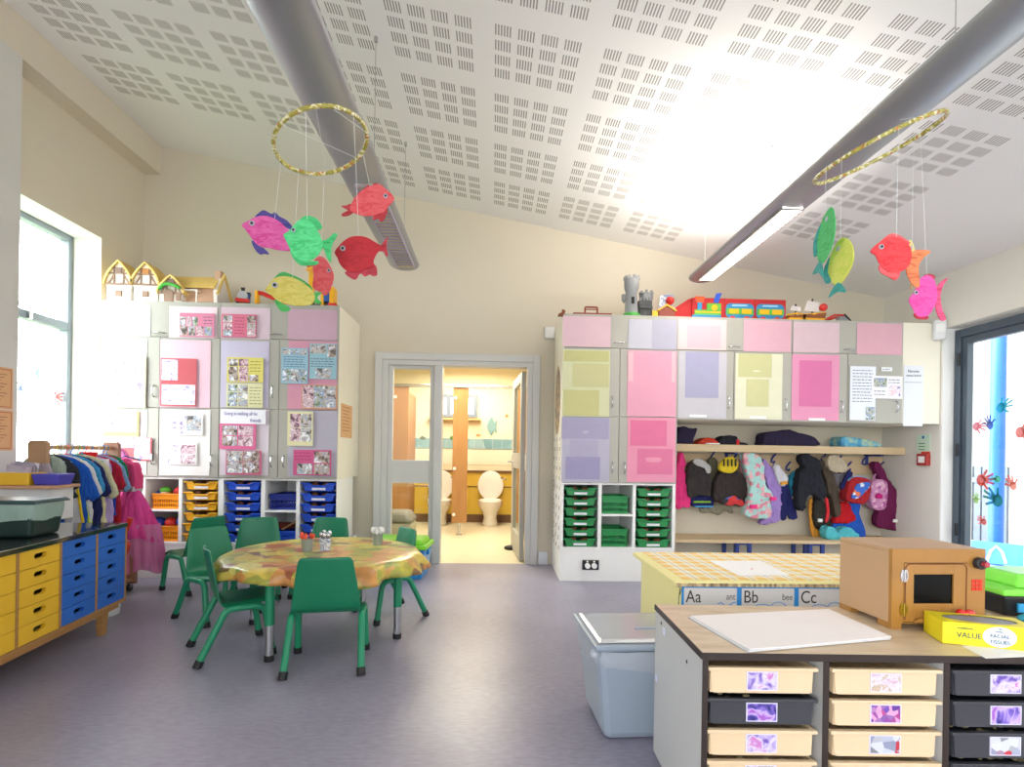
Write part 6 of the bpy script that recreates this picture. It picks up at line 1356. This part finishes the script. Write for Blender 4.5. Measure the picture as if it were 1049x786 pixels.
# tissue box
A_ = PZ(965, 659.5, UZ); B_ = PZ(1049, 667.5, UZ); C_ = PZ(952.5, 647, UZ)
dirx = (B_-A_).normalized(); ang = math.atan2(dirx.y, dirx.x); hT = PY(965, 637, A_.y).z-UZ; dT = (C_-A_).length
LT_ = .235; DT_ = .115
t = thing('tissue_box', 'yellow cardboard tissue box with oval opening and round white badge', 'tissue box', (A_.x, A_.y, UZ+.0015), ang)
ycard = M('yellow card', '#eedc1c', .45, var=.015); navyink = M('dark teal ink', '#2a5560', .7, var=0)
bm = BM(); bh = hT
box(bm, 0, LT_, 0, .001, 0, bh); box(bm, 0, .001, 0, DT_, 0, bh); box(bm, LT_-.001, LT_, 0, DT_, 0, bh); box(bm, 0, LT_, DT_-.001, DT_, 0, bh); box(bm, 0, LT_, 0, DT_, 0, .001)
ncx, ncy, ra, rb = LT_/2, DT_/2, LT_*.40, DT_*.36; N = 48
el = [bm.verts.new((ncx+ra*math.cos(2*math.pi*i/N), ncy+rb*math.sin(2*math.pi*i/N), bh)) for i in range(N)]
def sqp(a_):
    c_, s_ = math.cos(a_), math.sin(a_); k = min((LT_/2)/abs(c_) if abs(c_) > 1e-6 else 9, (DT_/2)/abs(s_) if abs(s_) > 1e-6 else 9); return (ncx+c_*k, ncy+s_*k, bh)
ot = [bm.verts.new(sqp(2*math.pi*i/N)) for i in range(N)]
for i in range(N): bm.faces.new((ot[i], ot[(i+1) % N], el[(i+1) % N], el[i]))
obj('carton', bm, ycard, t)
obj('inner_film', prism(BM(), [(p_[0]+ncx, p_[1]+ncy) for p_ in ellipse(ra*1.02, rb*1.04, 32)], 'z', bh-.012, bh-.002), M('grey tissue film', '#8f9096', .5, var=.1), t)
bx_c = .141; el_ = [(bx_c+p_[0], bh*.50+p_[1]) for p_ in ellipse(.041, bh*.45, 32)]
obj('white_badge', prism(BM(), el_, 'y', -.0008, 0), M('badge white', '#e4e8f6', .6, var=0), t)
text_mesh('lettering', 'VALUE', .022, (.036, -.0006, bh*.34), (R90, 0, 0), navyink, t, sx=.95)
text_mesh('lettering', 'MORRISONS', .007, (.037, -.0006, bh*.72), (R90, 0, 0), navyink, t)
text_mesh('lettering', 'FACIAL', .0145, (bx_c, -.0013, bh*.46), (R90, 0, 0), navyink, t, align='CENTER'); text_mesh('lettering', 'TISSUES', .0145, (bx_c, -.0013, bh*.20), (R90, 0, 0), navyink, t, align='CENTER'); text_mesh('lettering', '100', .006, (bx_c, -.0013, bh*.82), (R90, 0, 0), navyink, t, align='CENTER'); text_mesh('lettering', 'FAMILY', .006, (bx_c, -.0013, bh*.70), (R90, 0, 0), navyink, t, align='CENTER')
# red toy berries behind it
q = PZ(989.5, 641, UZ); q = Vector((q.x, 1.625, 0)); q.x = PY(989.5, 625, 1.625).x; zr = PY(989.5, 629, 1.625).z-UZ
t = thing('toy_tomato', 'shiny red spotted toy peeping over the yellow tissue box', 'toy', (q.x, q.y, UZ)); bm = BM(); ball(bm, (0, 0, .024), .024, 1.1, .8, 1); ball(bm, (-.017, 0, zr+.001), .014); ball(bm, (.014, 0, zr-.001), .015); ball(bm, (0, -.006, zr+.003), .012); 
obj('red_body', bm, M('glossy toy red', '#d61f18', .2, var=.02, coat=.5), t, smooth=60)
# green lidded box at the right edge
gx = PY(1018, 600, 1.85).x; t = thing('craft_box', 'black tub with lime green clip lid beside the toy microwave', 'box', (gx+.16, 1.90, UZ), math.radians(-4))
obj('tub_body', taper(BM(), 0, 0, 0, .075, .30, .20, .33, .23), M('black tub plastic', '#16181c', .4), t, bevel=.01)
bm = taper(BM(), 0, 0, .076, .10, .36, .26, .36, .26); taper(bm, .02, 0, .10, .145, .26, .2, .22, .16); obj('lid', bm, M('lime lid plastic', '#7ee04a', .3, var=.02), t, bevel=.008)
t.location.z = UZ; obj('blue_sticker', box(BM(), -.12, -.02, -.119, -.112, .02, .05), M('blue sticker', '#2a9ad0', .5), t)
tag(obj('blue_cloth_scrap', ball(BM(), (0, 0, .015), .02, 2, 1.2, .7), M('teal plastic piece', '#2f9ab0', .5), smooth=60, loc=(gx+.02, 1.74, UZ)), 'small teal piece on the unit top right of the microwave', 'toy')

# ================= grey bin =================
f0 = PZ(609, 757); t = thing('lidded_bin', 'grey plastic waste bin with clear lid and white liner beside the tray unit', 'bin', (f0.x+.185, f0.y+.15, 0), math.radians(3))
zr = PY(596, 660, f0.y-.02).z; zl = PY(600, 627, f0.y+.33).z
gb = M('blue grey bin plastic', '#9aa6b4', .4, var=.03, scale=4); gl = M('clear grey lid plastic', '#b9bdbf', .2, var=.03, scale=4, coat=.3)
obj('bin_body', taper(BM(), 0, 0, 0, zr-.02, .32, .32, .40, .40), gb, t, bevel=.03)
bm = taper(BM(), 0, 0, zr-.016, zr+.01, .42, .42, .43, .43); obj('rim', bm, gb, t, bevel=.01)
obj('lid', taper(BM(), 0, 0, zr+.011, zl, .42, .42, .35, .33), gl, t, bevel=.035)
bm = BM(); N = 60; R1 = []
for k, (z, s) in enumerate(((zr-.10, .99), (zr-.05, 1.03), (zr-.018, 1.02))):
    ring = []
    for i in range(N):
        th = 2*math.pi*i/N; c_, s_ = math.cos(th), math.sin(th); q_ = (abs(c_)**8+abs(s_)**8)**(-1/8); f_ = 1+.008*math.sin(th*13+k)
        ring.append(bm.verts.new((c_*q_*.2*s*f_, s_*q_*.2*s*f_, z+(.02*math.sin(th*2) if k == 0 else 0))))
    R1.append(ring)
for A, B in zip(R1, R1[1:]):
    for i in range(N): bm.faces.new((A[i], A[(i+1) % N], B[(i+1) % N], B[i]))
obj('bin_liner', bm, M('thin white liner', '#c9d0da', .4, var=.05, alpha=.6), t, smooth=80)
bm = ball(BM(), (-.205, -.18, zr-.03), .022, 1, 1, .8); obj('liner_knot', bm, M('thin white liner'), t, smooth=60)
obj('flap_handle', box(BM(), -.05, .05, -.18, -.168, zr+.06, zr+.068), gb, t, bevel=.002)

# ================= alphabet cabinet =================
AZ = .58; q0 = PZ(691.4, 596, AZ); q1 = PZ(651.5, 565.6, AZ); ax0, ay0, ay1 = q0.x, q0.y, q1.y; AW = 1.45
t = thing('alphabet_cabinet', 'pale yellow cabinet with alphabet frieze along its front', 'cabinet', (ax0, ay0, 0))
ycab = M('pale yellow painted board', '#efe6a0', .5, var=.02); Dd = ay1-ay0
obj('cabinet_top', box(BM(), 0, AW, 0, Dd, AZ-.022, AZ-.001), ycab, t, bevel=.004)
obj('chipped_edge', box(BM(), .005, AW, -.003, 0.0, AZ-.02, AZ-.006), ramp_mat('worn chipboard edge', [(.3, '#6a5a44'), (.5, '#bda27a'), (.65, '#e0cf9a')], 20, stretch=(3, 1, 1)), t)
obj('cabinet_body', box(BM(), .04, AW-.04, .015, Dd-.03, .0, AZ-.022), ycab, t, bevel=.003)
bm = BM(); tube(bm, bend([(.025, .008, AZ-.03), (.018, .006, AZ-.10), (.03, .008, AZ-.2), (.02, .008, AZ-.3)], .03), .0016, 6); tube(bm, [(.008, .004, AZ-.02), (.03, -.004, AZ-.025), (.022, .006, AZ-.06)], .0014, 6); obj('loose_string', bm, dark, t)
# checked cloth laid on the top
ck = bpy.data.materials.new('yellow checked cloth'); ck.use_nodes = True; n = ck.node_tree.nodes; L = ck.node_tree.links; b = n['Principled BSDF']; b.inputs['Roughness'].default_value = .6; tc = n.new('ShaderNodeTexCoord'); sp = n.new('ShaderNodeSeparateXYZ'); L.new(tc.outputs['Object'], sp.inputs[0])
def band(src, per, w_, off=0.): return mth('LESS_THAN', mth('MODULO', mth('ADD', src, 10+off), per), w_)
X_, Y_ = sp.outputs['X'], sp.outputs['Y']
ox_ = mth('MULTIPLY', band(X_, .084, .042), band(Y_, .084, .042)); hx_ = mth('MAXIMUM', band(X_, .084, .042), band(Y_, .084, .042))
gx_ = mth('MAXIMUM', band(X_, .084, .006, .024), band(Y_, .084, .006, .024))
def mixc(f_, a_, c_):
    k = n.new('ShaderNodeMix'); k.data_type = 'RGBA'; L.new(f_, k.inputs[0])
    for i_, v_ in ((6, a_), (7, c_)):
        if isinstance(v_, str): k.inputs[i_].default_value = srgb(v_)
        else: L.new(v_, k.inputs[i_])
    return k.outputs[2]
L.new(mixc(gx_, mixc(ox_, mixc(hx_, '#f6f2e8', '#f3e0a6'), '#ecc46c'), '#c0bfbe'), b.inputs['Base Color'])
c_ = obj('checked_cloth', box(BM(), 0, AW-.09, 0, Dd-.05, 0, .0022), ck, loc=(ax0+.05, ay0+.04, AZ-.0005)); tag(c_, 'yellow and white checked oilcloth covering the alphabet cabinet top', 'cloth')
pp_ = [PZ(*k, AZ) for k in ((727, 575.5), (778, 575), (810, 590), (757, 590.5))]; c0 = sum(pp_, Vector())/4
o = quad_sheet('drawing_paper', [(q_.x-c0.x, q_.y-c0.y) for q_ in pp_], 0, .001, paper); o.location = (c0.x, c0.y, AZ+.0022); tag(o, 'white drawing paper lying on the yellow checked cloth', 'paper')
obj('pink_mark', cyl(BM(), (.0, -.03, .0011), (.0, -.03, .0016), .007), M('pink crayon', '#ea7a9a', .8), o)
# frieze
fb, fwht, fink = M('frieze blue', '#2f8fd8', .5, var=.01), M('frieze card', '#dcd8d4', .6, var=.01), M('frieze grey ink', '#3c3a3c', .7, var=0)
fx0 = PY(699.3, 605, ay0).x-ax0; cw = (PY(817.5, 605, ay0).x-PY(699.3, 605, ay0).x)/2; fz1 = PY(760, 600.8, ay0).z; fh = .30
for i, (big, word) in enumerate((('Aa', 'ant'), ('Bb', 'bee'), ('Cc', 'cup'), ('Dd', 'dog'))):
    s = thing('alphabet_card', 'blue bordered %s card on the front of the alphabet cabinet' % big, 'alphabet card', (ax0+fx0+i*cw, ay0+.012, fz1), 0, 'alphabet frieze cards')
    obj('border', prism(BM(), rrect(0, cw-.001, -fh, 0, .012), 'y', -.0015, .0015), fb, s); obj('panel', box(BM(), .010, cw-.011, -.0025, -.0015, -fh+.01, -.011), fwht, s)
    text_mesh('letters', big, .075, (.017, -.0028, -.072), (R90, 0, 0), fink, s, sx=.82); 
    if i < 3 and word != 'cup': text_mesh('word', word, .040, (cw-.017, -.0028, -.060), (R90, 0, 0), M('frieze light ink', '#6c6a6e', .7), s, align='RIGHT', sx=.8)
    bm = BM()
    if i == 0: tube(bm, [(.155, -.003, -.094), (.17, -.003, -.088), (.182, -.003, -.098)], .002, 6); tube(bm, [(.205, -.003, -.1), (.222, -.003, -.088), (.235, -.003, -.086)], .002, 6)
    else:
        tube(bm, [(.10+.04*math.cos(a), -.003, -.115+.02*math.sin(a)) for a in [k*math.pi/8 for k in range(9)]], .0016, 6); tube(bm, [(.17+.035*math.cos(a), -.003, -.11+.025*math.sin(a)) for a in [k*math.pi/8 for k in range(9)]], .0016, 6)
    obj('line_drawing', bm, fb, s, loc=(0, 0, .016))

# ================= mobiles =================
def hoopmat():
    return ramp_mat('glitter hoop tape', [(0, '#b3a84c'), (.3, '#d9cf88'), (.45, '#a0923c'), (.6, '#c8744c'), (.66, '#e9e3c0'), (.85, '#a09a48')], 110, 'cells', rough=.25, interp='CONSTANT')
thread = M('white thread', '#e4e4e4', .6, var=0)
HP = []
def hoop(name, lab, cpx, Y, u_, v_, Rr, rt_=.0085):
    c = PY(*cpx, Y); t = thing(name, lab, 'hoop', tuple(c)); pts = [u_*Rr*math.cos(2*math.pi*i/72)+v_*Rr*math.sin(2*math.pi*i/72) for i in range(72)]
    HP.append([c+p_ for p_ in pts]); obj('hoop_ring', tube(BM(), pts, rt_, 8, closed=True), hoopmat(), t, smooth=True)
    return t, c
cr_, cu_ = _r, _u
def vbasis(px, py, ang, ratio):
    d = ray(px, py).normalized(); r_ = d.cross(Vector((0, 0, 1))).normalized(); u_ = r_.cross(d)
    a_ = r_*math.cos(ang)+u_*math.sin(ang); b_ = -r_*math.sin(ang)+u_*math.cos(ang)
    return a_, (b_*ratio-d*math.sqrt(1-ratio*ratio)).normalized()
ua, va_ = vbasis(329.5, 146, math.radians(22), .62)
t1, C1 = hoop('hanging_hoop', 'gold glitter hoop of the left fish mobile, tilted in front of the unlit lamp', (329.5, 146), 2.12, ua, va_, .180)
for a_ in (.3, 2.6): 
    p_ = (ua*math.cos(a_+2)+va_*math.sin(a_+2))*.180
    obj('spoke_thread', cyl(BM(), -p_, p_, .0008, seg=5), thread, t1)
obj('hanging_cord', cyl(BM(), (0, 0, 0) if 0 else tuple(ua*.18), (Vector((-.75, 2.3, 2.60))-C1), .0014, seg=5), thread, t1)
ub_, vb2 = vbasis(898, 154, math.radians(17), .16)
t2, C2 = hoop('hanging_hoop', 'gold glitter hoop of the right fish mobile, seen almost edge-on by the lit lamp', (898, 154), 2.15, ub_, vb2, .235)
obj('hanging_cord', cyl(BM(), tuple(ub_*.23), Vector((1.78, 2.3, 2.62))-C2, .0014, seg=5), thread, t2)
K3 = cr(240, 170, 4.911); 
def paint(name, c, c2, sc=9): return ramp_mat('paint '+name, [(.3, c), (.5, c2), (.6, c), (.75, c2)], sc, stretch=(1, 1, 4), dist=1.2, rough=.6)
def hook(px, k, near):
    best = sorted((p for p in HP[k] if abs(project(p)[0]-px) < 7), key=lambda p: p.y)
    if not best: best = [min(HP[k], key=lambda p: abs(project(p)[0]-px))]
    return best[0] if near else best[-1]
HK = {'pink card fish with navy': (281.3, 0, 0), 'bright green card': (314.5, 0, 1), 'coral red': (378, 0, 0), 'deep crimson': (367.5, 0, 1), 'red and yellow': (328.6, 0, 0), 'mustard': (299.7, 0, 0), 'red card fish with orange': (918.3, 1, 1), 'hot pink card': (946, 1, 0)}
def fish(lab, Y, K, parts, eye=None, string=None, er=5, cat='paper fish', grp='card fish on the mobiles'):
    hk = hook(*[v for k_, v in HK.items() if lab.startswith(k_)][0]); Y = hk.y
    """a cut-out card fish: body and fins, googly eye, thread up to the hoop"""
    b0 = [PY(*K(*p_), Y) for p_ in parts[0][1]]; c = sum(b0, Vector())/len(b0)
    t = thing('card_fish', lab, cat, tuple(c), 0, grp)
    for i, (nm, pts, mt, dy) in enumerate(parts):
        q_ = smoothpts([(v.x-c.x, v.z-c.z) for v in [PY(*K(*p_), Y) for p_ in pts]], 3)
        obj(nm, prism(BM(), q_, 'y', dy-.002, dy+.002), mt, t)
    if eye:
        p_ = PY(*K(*eye), Y)-c; r_ = er/4.9/F*Y*1.0
        e_ = obj('eye', cyl(BM(), (p_.x, -.006, p_.z), (p_.x, .006, p_.z), r_*2.1, seg=18), M('eye white', '#b9bec8', .3), t); obj('pupil', cyl(BM(), (p_.x, -.008, p_.z), (p_.x, .008, p_.z), r_*1.1, seg=14), blackrub, e_)
    if string:
        s0 = PY(*K(*string[0]), Y)-c; obj('thread', cyl(BM(), s0, hk-c, .0008, seg=5), thread, t)
    return t
mp_, mpu = paint('pink', '#d6368c', '#e86ab0'), paint('navy violet', '#2f3a80', '#5a4a9a')
fish('pink card fish with navy fins, leftmost on the left mobile', 2.06, K3, [
    ('body', [(38, 298), (75, 275), (110, 258), (160, 252), (215, 272), (260, 310), (285, 345), (285, 420), (240, 426), (180, 415), (120, 400), (85, 360), (60, 325)], mp_, 0),
    ('dorsal_fin', [(100, 262), (125, 232), (150, 222), (185, 240), (205, 232), (225, 252), (262, 272), (290, 305), (270, 315), (215, 276), (160, 255)], mpu, .004),
    ('belly_fin', [(88, 372), (120, 400), (150, 415), (172, 442), (145, 440), (130, 444), (112, 432), (92, 400)], mpu, .004)], (91, 291), ((203, 268), (203, -150)), er=6)
mg, mg2 = paint('green', '#35c06a', '#5fdc8e'), paint('deep green', '#1f9e50', '#48c878')
fish('bright green card fish with flowing tail, centre of the left mobile', 1.97, K3, [
    ('body', [(248, 348), (275, 330), (300, 300), (325, 275), (360, 270), (400, 295), (430, 345), (440, 375), (450, 395), (420, 450), (370, 480), (320, 470), (290, 435), (265, 385)], mg, 0),
    ('dorsal_fin', [(325, 278), (345, 255), (375, 250), (415, 265), (438, 298), (438, 315), (420, 318), (395, 300), (360, 275)], mg2, .004),
    ('tail_fin', [(438, 378), (470, 365), (500, 338), (517, 346), (500, 375), (487, 410), (485, 480), (468, 465), (450, 420), (436, 400)], mg2, .004),
    ('belly_fin', [(282, 420), (310, 462), (350, 478), (418, 478), (412, 495), (370, 500), (325, 495), (290, 455)], mg2, .004)], (300, 325), ((366, 268), (366, -60)), er=5)
mr, mr2 = paint('red', '#dc4048', '#e8666a'), paint('dark red', '#a8202c', '#c23a44')
fish('coral red card fish facing right, highest on the left mobile', 2.24, K3, [
    ('body', [(583, 210), (595, 180), (610, 155), (640, 130), (680, 105), (730, 95), (765, 120), (805, 160), (790, 190), (770, 210), (750, 235), (690, 252), (640, 250), (590, 230)], mr, 0),
    ('dorsal_fin', [(620, 140), (655, 110), (670, 95), (690, 100), (705, 85), (730, 90), (752, 105), (730, 112), (680, 112), (640, 138)], mr2, .004),
    ('tail_fin', [(590, 190), (560, 198), (537, 200), (560, 215), (570, 222), (540, 240), (545, 252), (580, 245), (600, 225)], mr2, .004),
    ('belly_fin', [(700, 250), (735, 225), (770, 218), (755, 265), (735, 278), (722, 262), (700, 272)], mr2, .004)], (762, 153), ((683, 105), (683, -150)), er=5)
md, md2 = paint('crimson', '#a8121e', '#c01c2c'), paint('crimson fin', '#941224', '#c43a4a')
fish('deep crimson card fish, lower right of the left mobile', 2.0, K3, [
    ('body', [(505, 435), (530, 400), (560, 372), (600, 355), (660, 358), (710, 385), (735, 400), (760, 420), (735, 425), (715, 445), (700, 480), (705, 505), (660, 520), (625, 535), (570, 530), (535, 500), (520, 465)], md, 0),
    ('tail_fin', [(735, 402), (755, 375), (770, 355), (765, 395), (772, 450), (760, 450), (750, 430), (728, 425)], md2, .004),
    ('belly_fin', [(700, 490), (718, 545), (695, 552), (680, 545), (655, 555), (632, 540), (610, 570), (580, 560), (555, 535), (600, 520)], md2, .004)], (547, 417), ((626, 368), (626, -150)), er=6)
fish('red and yellow card fish turned away behind the green one', 2.28, K3, [
    ('body', [(395, 490), (430, 455), (465, 475), (495, 530), (500, 570), (480, 630), (455, 652), (425, 632), (395, 610), (400, 550)], mr, 0),
    ('tail_fin', [(358, 520), (385, 505), (400, 520), (392, 560), (375, 535)], paint('orange yellow', '#e8902c', '#f2c23c'), .004)], (478, 528), ((435, 480), (435, -60)), er=4)
my, myg = paint('mustard', '#c9b848', '#dccf6e'), paint('grass green', '#2f9a48', '#4fb85c')
fish('mustard yellow card fish with green fins, lowest on the left mobile', 2.12, K3, [
    ('body', [(155, 628), (180, 590), (205, 565), (250, 555), (300, 565), (350, 590), (390, 625), (405, 655), (400, 685), (380, 700), (320, 705), (260, 695), (215, 675), (180, 645)], my, 0),
    ('dorsal_fin', [(200, 565), (225, 540), (250, 532), (285, 545), (320, 560), (355, 580), (385, 605), (390, 625), (350, 598), (300, 572), (250, 560)], myg, .004),
    ('tail_fin', [(385, 640), (440, 635), (415, 660), (440, 690), (405, 690), (390, 670)], myg, .004),
    ('belly_fin', [(200, 670), (240, 690), (275, 710), (275, 728), (240, 732), (218, 712)], myg, .004)], (206, 601), ((293, 562), (293, -50)), er=7)
K4 = cr(800, 100, 3.145)
fish('red card fish with orange finned tail on the right mobile', 2.05, K4, [
    ('body', [(288, 494), (318, 465), (345, 450), (385, 455), (415, 480), (420, 510), (412, 540), (390, 560), (350, 562), (320, 540), (305, 510)], paint('scarlet', '#d8242e', '#e2464c'), 0),
    ('dorsal_fin', [(325, 462), (350, 440), (375, 440), (412, 462), (415, 472), (380, 462), (350, 456)], mr, .003),
    ('tail_fin', [(415, 505), (440, 490), (484, 495), (462, 515), (445, 545), (448, 608), (428, 605), (408, 570), (405, 540)], paint('orange red', '#c8502c', '#e08a5a'), .003),
    ('belly_fin', [(318, 540), (350, 562), (385, 562), (372, 588), (345, 575), (322, 562)], mr, .003)], (321, 482), ((372, 448), (372, 95)), er=6)
fish('hot pink card fish with forked red-edged tail, lowest on the right mobile', 2.2, K4, [
    ('body', [(412, 652), (430, 625), (440, 600), (455, 578), (480, 575), (498, 600), (503, 645), (490, 680), (470, 705), (440, 705), (425, 680)], paint('hot pink', '#e8389a', '#f25ab0'), 0),
    ('dorsal_fin', [(460, 578), (470, 568), (495, 572), (495, 585), (478, 582)], mr2, .003),
    ('tail_fin', [(498, 640), (510, 600), (540, 580), (524, 605), (515, 640), (520, 680), (533, 712), (518, 718), (503, 690)], paint('red pink', '#c8305a', '#e85a8a'), .003),
    ('belly_fin', [(430, 695), (470, 700), (474, 714), (440, 712)], mr2, .003)], (433, 629), ((470, 575), (470, 95)), er=5)
# three fish turned side-on: full fish shapes rotated about their threads
def turned(lab, px, py, Y, L_, H_, mt, mf_, ang, tilt, top_py):
    hk = hook(px, 1, 'pale' not in lab); Y = hk.y
    c = PY(px, py, Y); t = thing('card_fish', lab, 'paper fish', tuple(c), math.radians(ang), 'card fish on the mobiles')
    b_ = smoothpts([(-L_*.5, 0), (-L_*.3, H_*.4), (0, H_*.5), (L_*.25, H_*.25), (L_*.32, 0), (L_*.25, -H_*.25), (0, -H_*.5), (-L_*.3, -H_*.4)], 3)
    ca, sa = math.cos(tilt), math.sin(tilt); rt = lambda P: [(a*ca-b*sa, a*sa+b*ca) for a, b in P]
    obj('body', prism(BM(), rt(b_), 'y', -.002, .002), mt, t)
    obj('tail_fin', prism(BM(), rt(smoothpts([(L_*.28, .0), (L_*.5, H_*.35), (L_*.45, 0), (L_*.5, -H_*.35)], 3)), 'y', .002, .005), mf_, t)
    obj('dorsal_fin', prism(BM(), rt(smoothpts([(-L_*.25, H_*.42), (0, H_*.66), (L_*.22, H_*.5), (L_*.2, H_*.3), (0, H_*.48)], 3)), 'y', .002, .005), mf_, t)
    obj('eye', cyl(BM(), (rt([(-L_*.33, H_*.1)])[0][0], -.005, rt([(-L_*.33, H_*.1)])[0][1]), (rt([(-L_*.33, H_*.1)])[0][0], .005, rt([(-L_*.33, H_*.1)])[0][1]), .010, seg=14), M('eye white'), t)
    top = hk.z-c.z; obj('thread', cyl(BM(), (0, 0, H_*.4), (0, 0, top), .0008, seg=5), thread, t)
bgm, bgf = paint('sea green', '#2fae58', '#57c878'), paint('teal', '#1d8a8a', '#3aa8a0')
turned('green card fish with teal fins seen nearly edge-on, left side of the right mobile', 845, 248, 2.12, .26, .16, bgm, bgf, 80, math.radians(-66), 175)
turned('thin yellow green card fish seen edge-on beside the green one', 860.5, 273, 2.2, .22, .17, paint('lime yellow', '#c9d84a', '#e0e070'), bgf, 87, math.radians(-84), 183)
turned('pale yellow card fish hiding behind the red one on the right mobile', 934, 270, 2.3, .20, .15, paint('pale yellow', '#e0cc58', '#ecdf84'), paint('tan orange', '#d0a04a', '#e0b868'), 40, math.radians(-60), 145)
